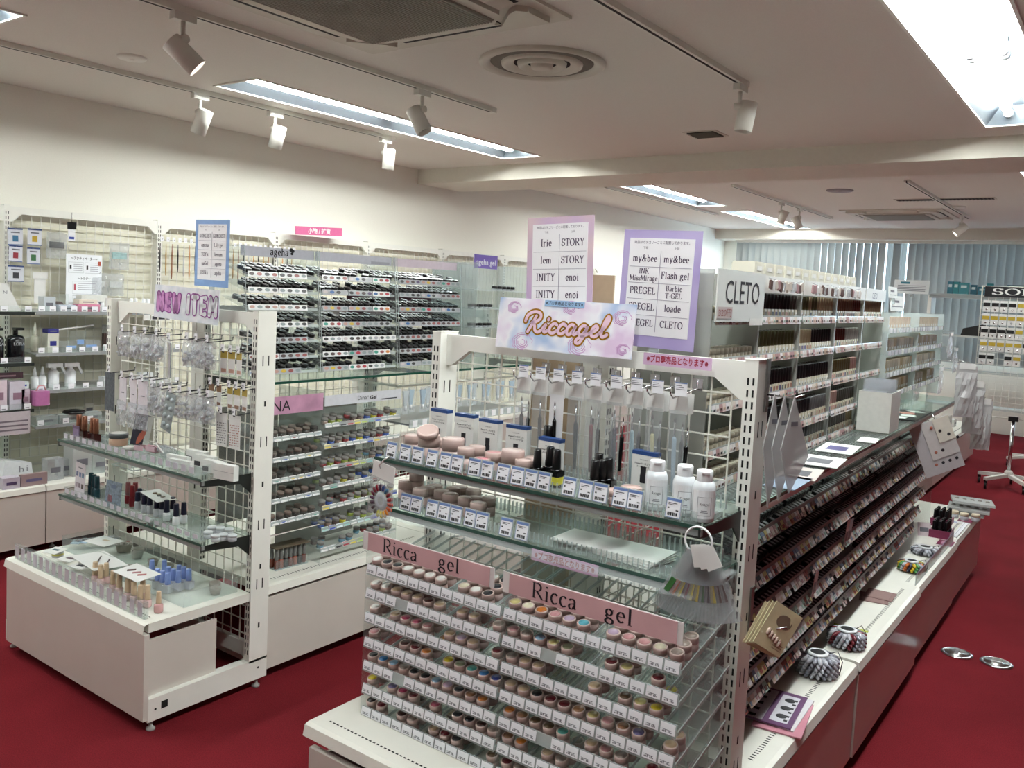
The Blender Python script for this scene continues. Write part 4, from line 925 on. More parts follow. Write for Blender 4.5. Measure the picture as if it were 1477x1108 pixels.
t=thing('sample_card','small purple printed card before the copper capped bottles','card',(-3.260,1.70,ZA+.003)); MB().bx(-.024,.024,-.001,.001,0,.052).build('card',mat('purple_print','5a4660',.5,noise=.4,scale=70),t); MB().bx(-.02,.02,-.0016,-.001,.008,.04).build('picture',cm('7d6a88',.5),t)
t=thing('cream_jar','peach cream jar with a dark grey lid','jar',(-3.062,1.76,ZA+.002)); MB().lathe([(.032,0),(.034,.003),(.034,.026),(.032,.029)],seg=22).build('body',cm('c3a088',.35),t); MB().lathe([(.0355,.029),(.0355,.044),(.033,.047)],seg=22).build('lid',cm('4d4f50',.35),t); MB().lathe([(.03,.047),(0,.048)],seg=20,cap=False).build('lid_disc',cm('b9b7b2',.3),t)
t=thing('cream_box','tall dark box with a finger picture and the word CREAM','box',(-2.992,1.80,ZA+.007),.35); t.rotation_euler=(-.06,.18,.3)
MB().bx(-.028,.028,-.015,.015,0,.118).build('carton',cm('2c2c3a',.4),t); MB().bx(.0282,.030,-.015,.015,0,.118).build('side_face',paper,t)
m=MB(); text_mb('BASE',.015,T(0,-.0156,.098),mb=m,width=.044); text_mb('CREAM',.008,T(0,-.0156,.083),mb=m,width=.038); tag(m.build('lettering',cm('b8b6c4',.4),t),kind='stuff')
f=MB(T(.002,-.0162,.008) @ RY(.42)); f.prism([(.012*math.cos(a)*(1 if math.sin(a)>-.2 else .9),0,.034+.036*math.sin(a)) for a in [k*math.pi/9 for k in range(18)]],(0,.0006,0)); f.build('finger_picture',mat('finger_print','a85a48',.3),t)
t=thing('flat_tin','small flat tin lying before the dark box','tin',(-2.947,1.735,ZA+.002)); MB().lathe([(.022,0),(.022,.012)],seg=20).build('tin',cm('77726c',.3),t); MB().lathe([(.0228,.006),(.0228,.0135),(.021,.0145)],seg=20).build('lid',cm('c3c0bb',.3),t)
for i in range(2):
    t=thing('pouch',('pink pouch lying left of the clear bag','pale pink pouch leaning on the clear bag')[i],'pouch',(-2.842+.04*i,1.725+.02*i,ZA+.034),.3,'pink pouches'); o=put(bag_mesh(.07,.055,70+i,.010).mesh('pouch',cm('c99aa6',.3) if i==0 else film),'film',t,(0,.02,0),(1.0,0,0)); MB().bx(-.02,.02,-.02,-.0195,-.012,.006).build('label',cm('c9a9b2',.4),t)
t=thing('clear_bag','crumpled clear bag lying on the upper left shelf','packet',(-2.761,1.745,ZA+.045)); put(bag_mesh(.09,.06,90,.02).mesh('bag',bag_film),'bag',t,(0,.01,.0),(.7,0,0)); MB(RY(.5)).bx(-.03,.03,-.002,.002,-.012,-.008).build('stick',paper,t)
wbx=cm('d5d6d2',.45)
for i,(px,y,w,h,rz) in enumerate(((-2.633,1.735,.05,.030,.16),(-2.562,1.70,.05,.030,.16))):
    t=thing('white_carton',('rear','front')[i]+' of two flat white cartons left of the box row','box',(px,y,ZA+.002),rz); MB().bx(-w,w,-.008,.008,0,h).build('carton',wbx,t); MB().bx(-w,w,-.0084,-.008,h*.5,h*.5+.001).build('seam',grey_ink,t)
for i,px in enumerate((-2.604,-2.513,-2.424,-2.323)):
    t=thing('white_carton',ORD[i]+' white carton from the back in the right row on the upper left shelf','box',(px-.012,1.80-.029*i,ZA+.002),.12,'white cartons'); MB().bx(-.046,.046,-.011,.011,0,.042 if i<3 else .050).build('carton',wbx,t); MB().bx(-.046,-.018,-.0116,-.011,.004,.02).build('dark_window',cm('3a3a3e',.3),t) if i<3 else MB().bx(-.046,.046,-.0114,-.011,.026,.0268).build('seam',grey_ink,t)
# ---- lower glass shelf
ZB=.5635
acr_tray('clear tray with price slips on the lower shelf below NEW ITEM, left part',A_XL+.03,-2.70,1.678,1.80,ZB,.028)
acr_tray('clear tray with price slips on the lower shelf below NEW ITEM, right part',-2.69,-2.42,1.678,1.80,ZB,.024)
t=thing('swatch_card','standing white swatch card with six colour squares','card',(-3.233,1.70,ZB+.002)); t.rotation_euler=(-.06,0,-.1); MB().bx(-.044,.044,-.001,.001,0,.125).build('card',cm('c8c2c8',.4),t); MB().bx(-.02,.02,-.0015,-.001,.105,.109).build('title',grey_ink,t)
for k,c in enumerate(('55607e','66779a','5a7a92','a09098','7a6a70','4a3a3a')): MB().bx(-.036+(k%3)*.026,-.018+(k%3)*.026,-.0016,-.001,.072-(k//3)*.042,.09-(k//3)*.042).build('swatch',mat('swatch_'+c,c,.5,noise=.3,scale=120),t)
teal=cm('1d4048',.25)
for i,px in enumerate((-3.210,-3.184,-3.159)): bottle('nail_polish',px-.01+.008*i,1.74-.006*i,ZB+.002,('left','middle','right')[i]+' teal bottle behind the standing swatch card','teal bottles',.012,.04,.0105,.045,teal,teal)
t=thing('glitter_card','standing grey blue speckled display card','card',(-2.985,1.695,ZB+.002)); t.rotation_euler=(-.08,0,.05); MB().bx(-.048,.048,-.001,.001,0,.098).build('card',mat('speckle_blue','6f7f8c',.3,noise=.5,scale=90),t); MB().bx(-.03,-.005,-.0016,-.001,.02,.045).build('picture',mat('speckle_red','7a5058',.4,noise=.4,scale=120),t); MB().bx(-.016,.014,-.0016,-.001,.072,.086).build('picture',cm('5a6a80',.4),t)
redp=cm('8a2028',.3); nv=cm('171b33',.3); clearb=mat('clear_bottle','c9ccd2',.08,trans=.45)
for i,(px,c) in enumerate(((-3.007,redp),(-2.957,redp),(-2.991,redp))): bottle('nail_polish',px,1.77-.012*i if i<2 else 1.79,ZB+.002,('left','middle','rear')[i]+' red bottle beside the speckled card','red bottles',.012,.034,.0105,.046,redp,redp)
for i,(px,y) in enumerate(((-2.910,1.752),(-2.856,1.745),(-2.832,1.752),(-2.776,1.745),(-2.753,1.752),(-2.953,1.785),(-2.893,1.785),(-2.834,1.785))): bottle('nail_polish',px,y,ZB+.002,('front' if i<5 else 'back')+' row navy capped bottle under the paper sheet, %s from left'%ORD[i if i<5 else i-5],'navy capped bottles under paper',.012,.030,.0105,.034,clearb,nv)
t=thing('instruction_sheet','white sheet with sample chips lying on the navy capped bottles','sheet',(-2.801,1.765,ZB+.070)); t.rotation_euler=(.03,.02,-.2)
MB().bx(-.085,.085,-.035,.035,0,.001).build('sheet',paper,t)
for k in range(4): MB(T(-.03+.02*k,.006*(k%2),.0015) @ RZ(.5)).lathe([(.009,0),(.007,.003)],seg=8).build('chip',cm(('6a5a4a','b0a890','20201f','8a8078')[k],.3),t)
for i,(px,y) in enumerate(((-2.706,1.74),(-2.730,1.78),(-2.640,1.735),(-2.640,1.765))): bottle('nail_polish',px,y,ZB+.002,ORD[i]+' navy capped white bottle right of the paper sheet','navy capped white bottles',.0125,.030,.0105,.044,wp,nv)
for i,(px,y) in enumerate(((-2.433,1.72),(-2.384,1.715),(-2.378,1.74),(-2.350,1.755),(-2.474,1.765),(-2.449,1.78),(-2.417,1.79))):
    t=thing('clear_jar',ORD[i]+' small clear jar at the right end of the lower left shelf','jar',(px,y,ZB+.002),None,'small clear jars'); MB().lathe([(.014,0),(.015,.002),(.015,.014)],seg=16).build('body',clearb,t); MB().lathe([(.016,.014),(.016,.021),(.014,.022)],seg=16).build('lid',mat('clear_lid','cdd2d4',.1,trans=.3),t)
# ---- base deck
ZD=.353
acr_tray('long clear tray with price slips along the front of the left base deck',A_XL+.05,A_XR-.04,1.485,1.50,ZD,.055)
def open_tray(label,x0,x1,y0,y1,z,h):
    t=thing('acrylic_tray',label,'acrylic tray',(0,0,0)); MB().bx(x0,x1,y0,y1,z,z+.0015).build('base',acrylic,t)
    for nm,a in (('front_wall',(x0,x1,y0,y0+.002)),('back_wall',(x0,x1,y1-.002,y1)),('side_wall',(x0,x0+.002,y0,y1)),('side_wall',(x1-.002,x1,y0,y1))): MB().bx(*a,z+.0015,z+h).build(nm,acrylic,t)
    return t
open_tray('clear tray holding the blue capped bottles on the left base deck',-2.90,-2.42,1.625,1.835,ZD,.05)
open_tray('clear tray holding round pans on the left base deck',-3.27,-2.905,1.655,1.845,ZD,.055)
beige=cm('c3ab8e',.35); blush=cm('c9a6a2',.15)
for i,(px,y) in enumerate(((-2.842,1.555),(-2.800,1.552),(-2.806,1.575),(-2.717,1.55),(-2.674,1.548),(-2.613,1.542),(-2.572,1.54),(-2.527,1.536),(-2.511,1.552),(-2.577,1.575),(-2.652,1.585))):
    bottle('nail_polish',px,y,ZD+.001,ORD[i]+' beige capped bottle along the front of the left base deck','beige capped bottles',.013,.026,.0098,.046,blush,beige)
bottle('nail_polish',-2.448,1.552,ZD+.001,'lone beige capped pink bottle right of the swatch card','lone pink bottle',.0145,.028,.0085,.040,mat('pink_polish','c69a98',.1),beige)
blu=cm('7f95cf',.3); wht=cm('c9cdd4',.2)
for i in range(9):
    r,c=divmod(i,3); bottle('nail_polish',-2.640+.030*c+.008*r,1.668+.036*r,ZD+.002,'blue capped bottle, %s row, %s from the left'%(('front','middle','back')[r],('first','second','third')[c]),'blue capped bottles',.013,.028,.0098,.040,wht,blu,True,.3)
for i in range(2): bottle('nail_polish',-2.735+.03*i,1.705+.03*i,ZD+.002,('nearer','farther')[i]+' of two blue capped bottles left of the group of nine','blue capped bottles apart',.013,.028,.0098,.040,wht,blu,True,.3)
def sheet(label,x,y,z,w,d,rz,rx,items,m=paper,ry=0):
    t=thing('sample_sheet',label,'sheet',(x,y,z)); t.rotation_euler=(rx,ry,rz); MB().bx(-w,w,-d,d,0,.001).build('sheet',m,t)
    for (nm,M,mm,kind) in items:
        b=MB(M)
        if kind=='brush': b.bx(-.03,.03,-.0025,.0025,0,.0012); b.bx(.03,.045,-.004,.004,0,.0014)
        elif kind=='nail': b.lathe([(.007,0),(.006,.002),(0,.0025)],seg=10,cap=False)
        else: b.bx(-.014,.014,-.006,.006,0,.001)
        b.build(nm,mm,t)
    return t
sheet('white sheet printed with two brushes on the left base deck',-2.904,1.603,.405,.105,.06,-.12,-.03,[('brush_print',T(-.02,.01,.001) @ RZ(-.55),cm('4a3a3a',.5),'brush'),('brush_print',T(.03,.02,.001) @ RZ(-.55),cm('4a3a3a',.5),'brush')])
sheet('white card with three swatches leaning over the beige bottles',-2.614,1.575,.437,.068,.045,.05,.06,[('swatch',T(-.03,0,.001) @ RZ(.9),cm('4a2a2c',.4),'sw'),('swatch',T(0,0,.001) @ RZ(.9),cm('9a6a6c',.4),'sw'),('swatch',T(.028,0,.001) @ RZ(.9),cm('a86a6a',.4),'sw')],ry=.05)
sheet('pale card with a swatch at the left front of the base deck',-3.017,1.555,.398,.035,.03,.2,.05,[('swatch',T(0,0,.001),cm('6a5a60',.5),'sw')])
sheet('small card with a teal swatch at the left end of the base deck',-3.133,1.56,.400,.03,.032,.3,.05,[('swatch',T(0,.005,.001),cm('3a5a66',.5),'sw')])
sheet('card with a dark swatch beside the beige bottles',-2.922,1.545,.395,.035,.028,.25,.0,[('swatch',T(0,0,.001),cm('34343a',.5),'sw')])
sheet('pale sheet of lines on the rear left tray',-3.085,1.72,.412,.06,.045,.15,.0,[('swatch',T(0,.01,.001),cm('b9a58c',.5),'sw')])
for i,(px,py) in enumerate(((176,786),(186,784),(198,795),(212,790),(224,800),(232,806),(270,812))): pass
for i,(x,y) in enumerate(((-3.089,1.797),(-3.080,1.832),(-2.981,1.796),(-3.000,1.851))):
    t=thing('round_pan',ORD[i]+' round grey pan with dark hole in the rear left tray','pan',(min(x,-2.93),min(max(y,1.68),1.81),ZD+.002),None,'round grey pans'); MB().lathe([(.018,0),(.024,.03),(.022,.030),(.017,.004)],seg=18,cap=False).build('cup',cm('8d887e',.4),t); MB().lathe([(.0172,.012),(0,.012)],seg=18,cap=False).build('dark_fill',cm('3c362f',.6),t)
for i,(x,y) in enumerate(((-2.86,1.69),(-2.865,1.79),(-2.78,1.80),(-2.50,1.80),(-2.455,1.77))):
    t=thing('round_pan',('grey pan with dark fill left of the blue capped bottles, front','grey pan left of the blue capped bottles, rear','grey pan behind the pair of blue capped bottles','grey pan right of the blue capped bottles, rear','grey pan right of the blue capped bottles, at the corner')[i],'pan',(x,y,ZD+.002),None,'grey pans by the blue bottles'); MB().lathe([(.016,0),(.021,.022),(.019,.022),(.015,.004)],seg=18,cap=False).build('cup',cm('8d887e',.4),t); MB().lathe([(.0155,.010),(0,.010)],seg=18,cap=False).build('dark_fill',cm('2c2824',.6),t)
for i in range(6):
    t=thing('rolled_packet',ORD[i]+' pale blue packet from the front along the rear left tray','packet',(-3.235+.010*i,1.69+.024*i,ZD+.036),.6,'pale blue packets'); put(_bags[i%4],'film',t,(0,0,.0),(1.2,0,0)).scale=(.6,.6,.4); MB().bx(-.016,.016,-.01,.01,-.012,-.008).build('strip',cm('a9bfd2',.4),t)
t=thing('small_tub','small clear round tub at the left front corner of the base deck','tub',(-3.194,1.60,ZD+.001)); MB().lathe([(.02,0),(.022,.03),(.02,.03),(.018,.003)],seg=18,cap=False).build('cup',clearb,t); MB().lathe([(.021,.008),(.021,.02)],seg=18,cap=False).build('label',cm('a8a04a',.5),t)
# wire basket on the mesh below the upper shelf
t=thing('wire_basket','clear plastic basket hung on the mesh under the upper left shelf','basket',(-3.013,1.80,.60)); b=MB(); b.prism([(-.075,-.05,.105),(.075,-.05,.105),(.06,-.04,0),(-.06,-.04,0)],(0,.085,0)); b.build('bin',acrylic,t); MB().tube([(-.077,-.052,.105),(.077,-.052,.105),(.077,.04,.105),(-.077,.04,.105)],.002,6,closed=True).build('rim',acrylic_edge,t)

# ================================================================== LEFT RUN: black pot racks above, small jars below
t=thing('glass_shelf','long glass shelf under the black pot racks of the left run','shelf',(0,0,0))
g=MB(); g.bx(-2.80,-2.402,1.95,3.74,1.070,1.078); g.build('pane',glass,t); MB().bx(-2.402,-2.400,1.95,3.74,1.0695,1.0785).build('edge',mat('deep_green_edge','1f4a3c',.1,trans=.1,tint='6fa890'),t)
for y in (1.965,2.84,3.72): MB().prism([(-2.80,y,1.069),(-2.43,y,1.069),(-2.43,y,1.058),(-2.74,y,1.045),(-2.80,y,1.0)],(0,.004,0)).build('bracket',black_metal,t)
# little black-lidded pot: clear cup, black lid with a grey glint painted on its top
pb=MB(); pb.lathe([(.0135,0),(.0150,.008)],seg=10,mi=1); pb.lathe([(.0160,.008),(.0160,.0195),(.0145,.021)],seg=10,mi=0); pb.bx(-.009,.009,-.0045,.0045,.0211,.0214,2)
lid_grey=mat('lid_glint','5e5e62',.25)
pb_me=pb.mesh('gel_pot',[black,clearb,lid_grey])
import itertools
LC=['8a4a48','6e4a42','a0605c','b48a80','4a3a3a','303032','7f8a8c','c8a83a','2f5f9a','3a8a7a','a83040','c77a3a','9a9aa2','b9aeb0','5a4a6a','8c7a6a']
def label_card(n,cols,white):
    b=MB(); w=.0345*n; b.bx(-w/2+.001,w/2-.001,0,.0008,0,.021,0)
    for i,c in enumerate(cols):
        cx=-w/2+.0345*(i+.5); k=10; b.add([(cx+.0122*math.cos(2*math.pi*j/k),-.0004,.0112+.0062*math.sin(2*math.pi*j/k)) for j in range(k)],[tuple(reversed(range(k)))],i+1)
    return b.mesh('label_card',[mat('label_white','d9d9da',.25) if white else mat('label_clear','b9bcc0',.12,trans=.25)]+[mat('oval_'+c,c,.3) for c in cols])
rnd=random.Random(5)
cards=[label_card(4,[rnd.choice(LC[:7]) for _ in range(4)],1) for _ in range(6)]+[label_card(4,[rnd.choice(LC) for _ in range(4)],0) for _ in range(6)]+[label_card(3,[rnd.choice(LC) for _ in range(3)],1) for _ in range(5)]+[label_card(4,['2f5f9a','3a8a7a','c8a83a','a83040'],1)]
rest=MB(); NP=0
secs=[(1.965,2.300,'black pot rack behind the white end post, first section with the ageha header','first'),(2.318,2.738,'black pot rack in the middle section under the header notice','second'),(2.760,3.185,'black pot rack in the third section with the pale pink header','third')]
zk=[1.457,1.400,1.337,1.274,1.215,1.155,1.098]; xk=[-2.592,-2.588,-2.584,-2.580,-2.576,-2.572,-2.568]
for si,(ya,yb,lab,onm) in enumerate(secs):
    t=thing('pot_rack',lab,'display rack',(0,0,0))
    for y in (ya-.006,yb+.003): MB().prism([(-2.558,y,1.079),(-2.80,y,1.079),(-2.80,y,1.555),(-2.600,y,1.555)],(0,.003,0)).build('side_panel',acrylic,t); 
    for y in (ya-.006,yb+.003): MB().prism([(-2.556,y,1.079),(-2.558,y,1.079),(-2.600,y,1.555),(-2.598,y,1.555)],(0,.003,0)).build('panel_edge',acrylic_edge,t)
    hc=cm('b9bac4',.35,'print') if si<2 else cm('cdbfca',.35,'print')
    hd=MB(); hd.bx(-2.622,-2.619,ya-.004,yb+.006,1.517,1.553); h=hd.build('header',hc,t)
    if si==0:
        m=MB(); serif('ageha',.027,T(-2.6185,2.135,1.526) @ RZ(math.pi/2),mb=m,width=.085,thick=.16,thin=.07); tag(m.build('lettering',ink,h),kind='stuff')
        m=MB(T(-2.6175,2.190,1.546)); 
        for (a,b_,r) in ((.0,.004,.009),(.008,.0,.008),(.004,-.010,.007)): m.prism([(0,a+r*math.cos(k*math.pi/5),b_+r*.8*math.sin(k*math.pi/5)) for k in range(10)],(.0006,0,0))
        tag(m.build('butterfly_mark',ink,h),kind='stuff')
    if si==1: MB().bx(-2.6185,-2.618,2.62,2.73,1.519,1.531).build('notice_line',cm('9a9aa4',.4),h)
    L=yb-ya; n=int(L/.0348); p=L/n
    for k in range(7):
        z=zk[k]-.012; x=xk[k]; sl=.30
        s=MB(); s.add([(x,ya,z-.002),(x,yb,z-.002),(x-.15,yb,z-.002+.15*sl),(x-.15,ya,z-.002+.15*sl),(x,ya,z-.004),(x,yb,z-.004),(x-.15,yb,z-.004+.15*sl),(x-.15,ya,z-.004+.15*sl)],[(0,1,2,3),(7,6,5,4),(0,4,5,1)]); so=s.build('tier_shelf',acrylic,t)
        MB().bx(x,x+.0015,ya,yb,z-.004,z+.006).build('front_rail',acrylic_edge,so)
        y=ya+.004; c=0
        while y<yb-.06:
            cd=cards[17] if (k==5 and si==1 and y>ya+.25) else rnd.choice(cards[:6] if (si==0 and k<4) else cards[6:12] if si==2 else cards[:17])
            wd=.1375 if cd not in cards[12:17] else .103
            if y+wd>yb: cd=rnd.choice(cards[12:17]); wd=.103
            if y+wd>yb+.01: break
            put(cd,'label_card',so,(x+.0075,y+wd/2,z-.003),(-.2,0,math.pi/2)); y+=wd+.002
        for j in range(n):
            for r in range(3):
                if rnd.random()<(.05,.12,.25)[r]+(.35 if si==2 and k>4 and j>7 else 0): continue
                xx=x-.022-r*.033; yy=ya+(j+.5)*p; zz=z+.022*sl+r*.033*sl+.001
                if r==0:
                    o=put(pb_me,'black_lid_pot',None,(xx,yy,zz+.001),(0,.28,rnd.uniform(-.4,.4))); NP+=1
                    tag(o,'front black lidded pot, %s tier of the %s rack, %s slot'%(ORD[k],onm,ORD[j]),'pot','black lidded pots of the left run')
                    if rnd.random()<.12: o.location.z+=.0; 
                else:
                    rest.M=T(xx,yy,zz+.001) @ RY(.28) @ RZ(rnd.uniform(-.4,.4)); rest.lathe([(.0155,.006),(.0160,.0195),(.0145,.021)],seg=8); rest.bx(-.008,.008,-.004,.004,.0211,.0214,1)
rest.M=I4
o=rest.build('stacked_pots',[black,lid_grey]); tag(o,'rear rows of black lidded pots on the left run racks','pots',kind='stuff')
# acrylic shelves beyond, with a few pots and the purple sign
t=thing('acrylic_shelf_rack','clear acrylic shelf rack under the purple sign','display rack',(0,0,0))
for y in (3.20,3.70): MB().bx(-2.78,-2.50,y,y+.003,1.079,1.56).build('side_panel',mat('frosted_acrylic','d5dcde',.15,trans=.78,tint='f4f8f8',gz=.15),t)
for z in (1.16,1.25,1.34,1.43): MB().bx(-2.78,-2.52,3.204,3.699,z,z+.003).build('shelf',acrylic_edge,t)
MB().bx(-2.785,-2.78,3.204,3.699,1.079,1.56).build('back_panel',MATS['frosted_acrylic'],t)
i=0
for z in (1.253,1.343,1.433):
    for j in range(5):
        for r in range(1):
            o=put(pb_me,'black_lid_pot',None,(-2.55-r*.04,3.225+j*.036+(.18 if z>1.4 else 0),z+.0005)); tag(o,'black lidded pot on the clear shelves by the purple sign, %s tier, %s place'%(('lower','middle','upper')[int((z-1.25)/.08)],ORD[j]),'pot','black pots on clear shelves'); i+=1
t=thing('ageha_sign','small purple sign reading ageha gel on the left run','sign',(-2.60,3.39,1.537)); MB().bx(-.0015,.0015,-.093,.093,0,.066).build('panel',cm('7460ac',.35,'print'),t); m=MB(); text_mb('ageha gel',.028,T(.002,0,.018) @ RZ(math.pi/2),mb=m,width=.155,bold=.015); tag(m.build('lettering',cm('dcdce6',.4,'print'),t),kind='stuff')
t=thing('maroon_panel','maroon display panel with grey lettering seen between the pot racks','panel',(-2.80,2.98,1.295)); MB().bx(-.002,.002,-.32,.30,0,.125).build('panel',cm('5a2238',.4),t); m=MB(); text_mb('BRUSHIT',.03,T(.0025,0,.03) @ RZ(math.pi/2),mb=m,width=.42); tag(m.build('lettering',cm('8d8088',.4),t),kind='stuff')
# ---- lower racks
def jar_mesh(bodyc,lidm):
    b=MB(); b.lathe([(.0125,0),(.0135,.002),(.0135,.015)],seg=10,mi=0); b.lathe([(.0145,.015),(.0145,.023),(.013,.0245)],seg=10,mi=1); return b.mesh('gel_jar',[bodyc,lidm])
smoke=mat('smoky_plastic','5c5854',.15,trans=.35,tint='cfcac4'); dlid=mat('smoky_lid','4a4744',.2,trans=.2)
def jcol(c): return mat('jar_'+c,c,.15)
JV0=[jar_mesh(smoke,dlid)]+[jar_mesh(smoke,jcol(c)) for c in ('6a625c','57504c','7a6a62')]
JV1=[jar_mesh(jcol(c),mat('jar_lid_clear','8e8b88',.12,trans=.25)) for c in ('9aa0a2','8a3a3c','b0a83a','8fa04a','6a8fa0','3f5aa0','7a6a64','5a4a46','8a7468')]
for nm,lab,ya,yb,zs,hz,hl,J in (('jar_rack','smoky jar rack with the pink NA header behind the white post',1.965,2.232,[.870,.793,.716,.641,.560],(.950,1.015),'NA',JV0),('jar_rack','clear jar rack with the white Gel header on the left run',2.246,2.665,[.896,.814,.730,.654,.575,.490,.410],(.962,1.003),'Gel',JV1)):
    t=thing(nm,lab,'display rack',(0,0,0)); x=-2.46
    for y in (ya-.005,yb+.002): MB().bx(-2.72,x,y,y+.003,.352 if hl=='Gel' else .505,1.02).build('side_panel',acrylic,t)
    hd=MB(); hd.bx(x-.002,x,ya-.003,yb+.003,hz[0],hz[1]); h=hd.build('header',mat('pink_wash_print','b98aa4',.3,noise=.25,scale=12) if hl=='NA' else cm('c9cad0',.3,'print'),t)
    m=MB()
    if hl=='NA': text_mb('UNA',.040,T(x+.0008,2.015,.962) @ RZ(math.pi/2),mb=m,width=.125)
    else: text_mb("Dina",.018,T(x+.0008,2.44,.974) @ RZ(math.pi/2),mb=m,width=.05); text_mb("' Gel",.014,T(x+.0008,2.495,.974) @ RZ(math.pi/2),mb=m,width=.05,bold=.03); m.bx(x+.0004,x+.0008,2.55,2.64,.967,.971)
    tag(m.build('lettering',ink,h),kind='stuff')
    MB().bx(-2.725,-2.722,ya-.004,yb+.004,.352 if hl=='Gel' else .505,.95).build('back_panel',mat('depth_shade_back','7a7770',.3,trans=.3,tint='b8b4ac'),t)  # added dark sheet, stands in for the shade in the shelf depth
    L=yb-ya; n=int(L/.037); p=L/n
    for k,z in enumerate(zs):
        z-=.014; sl=.18; s=MB(); s.add([(x,ya,z-.001),(x,yb,z-.001),(x-.2,yb,z-.001+.2*sl),(x-.2,ya,z-.001+.2*sl),(x,ya,z-.004),(x,yb,z-.004),(x-.2,yb,z-.004+.2*sl),(x-.2,ya,z-.004+.2*sl)],[(0,1,2,3),(7,6,5,4),(0,4,5,1)]); so=s.build('tier_shelf',acrylic,t)
        MB().bx(x,x+.0015,ya,yb,z-.004,z+.012).build('front_rail',acrylic_edge,so)
        for j in range(n):
            c=rnd.choice(['e0dedb','d9d6d2','4a3a38','8a4a48','c9b04a','4a8a7a','3a4f9a','9aa8b0']) if rnd.random()<.45 else 'd9d7d4'
            if hl!='NA' and k in (0,2,6): c=('d8d6d4','d8d6d4','2a2a2c','9a3a44','c9bb4a','9ab05a','6fa0a0','3f55a8','d8d6d4','c9c6c2','b0aca8')[j%11]
            if hl!='NA' and k==5: c=('9fc4bd','3a4aa0','c8d8dc','8ec0b8','d8d6d4','b8ccd0')[j%6]
            b=MB(); b.bx(-.0165,.0165,0,.0008,0,.017,0); 
            if hl=='NA': b.add([(.011*math.cos(2*math.pi*q/10),-.0003,.0085+.0055*math.sin(2*math.pi*q/10)) for q in range(10)],[tuple(reversed(range(10)))],1)
            else: b.bx(-.015,.015,-.0003,0,.001,.016,1)
            put(b.mesh('label_card',[mat('label_white','d9d9da',.25),mat('oval_'+c,c,.3)]),'label_card',so,(x+.0035,ya+(j+.5)*p,z-.002),(-.35,0,math.pi/2))
            for r in range(2):
                if rnd.random()<.22: continue
                o=put(rnd.choice(J),'gel_jar',None,(x-.026-r*.036,ya+(j+.5)*p,z+(.026+r*.036)*sl+.003),(0,.17,0)); tag(o,'small jar on the %s rack, %s tier, %s slot, %s row'%('pink NA' if hl=='NA' else 'white Gel',ORD[k],ORD[j],('front','back')[r]),'jar','small jars on the lower left run racks')
# swatch cards and the bottle box on the deck
t=thing('swatch_board','flat board with oval swatches under the smoky jar rack','board',(-2.50,2.10,.490)); t.rotation_euler=(0,-.35,0); MB().bx(-.05,.05,-.13,.13,0,.003).build('board',cm('c9c2bc',.4),t)
for k in range(6): MB(T(.012-.028*(k//3),.02+.035*(k%3),.0032)).lathe([(.012,0),(.011,.001),(0,.0012)],seg=12,cap=False).build('swatch',cm('7a6258',.3),t)
MB().bx(-.03,.045,-.125,-.01,.003,.0036).build('pink_print',cm('c9a2b0',.4),t)
t=thing('tube_box','clear box of dark lidded bottles on the left run deck','box',(-2.530,2.145,.351),math.pi/2-.05)
MB().bx(-.075,.075,-.03,.03,0,.003).build('base',acrylic_edge,t); MB().bx(-.075,.075,-.030,-.0285,.003,.035).build('front_wall',acrylic,t)
for c in range(7):
    for r in range(2):
        x=-.063+c*.021; y=-.016+.03*r
        o=bottle('nail_bottle',0,0,0,None,None,.009,.034,.0075,.040,[cm('6a3428',.2),cm('8a4a38',.2),cm('34302e',.2)][c%3],mat('grey_cap','6a6a68',.3)); o.parent=t; o.location=(x,y,.003); o.name='nail_bottle'; 
        for kk in ('label','category','group'):
            if kk in o: del o[kk]
MB().bx(-.078,.078,-.034,.034,.082,.085).build('lid_board',cm('5d5242',.4),t)
# pale blue pouches on the hooks further along
for i in range(16):
    y=2.71+.055*i; t=thing('tube_pouch',ORD[i]+' pale blue pouch from the left on the hanging row of the left run','pouch',(-2.47-.02*(i%2),y,1.0),math.pi/2,'pale blue pouches')
    MB().bx(-.021,.021,-.001,.001,-.11,0).build('film',film,t); MB().prism([(-.017,0,-.01),(.017,0,-.01),(.008,0,-.075),(-.008,0,-.075)],(0,.008,0)).build('tube',cm('a9c0d2',.35) if i%3 else cm('c6cdd2',.35),t); MB().lathe([(.006,-.095),(.007,-.075)],(0,.004,0),8).build('cap',wp,t)
t=thing('hook_bar','white slotted bar carrying the pale blue pouches','bar',(-2.50,3.15,1.0)); MB().bx(-.004,.004,-.47,.47,.004,.012).build('bar',white_metal,t)
for s in (-.46,.46): MB().bx(-.36,0,s-.004,s+.004,.004,.012).build('arm',white_metal,t)
t=thing('small_shelf','grey shelf with price rail under the pale blue pouches','shelf',(0,0,0)); MB().bx(-2.80,-2.44,2.70,3.60,.845,.853).build('board',cm('8d9294',.3),t); MB().bx(-2.44,-2.436,2.70,3.60,.835,.870).build('price_rail',acrylic_edge,t)
for i in range(14): MB().bx(-2.436,-2.4352,2.72+i*.062,2.75+i*.062,.838,.866).build('price_slip',tag_mat,t)

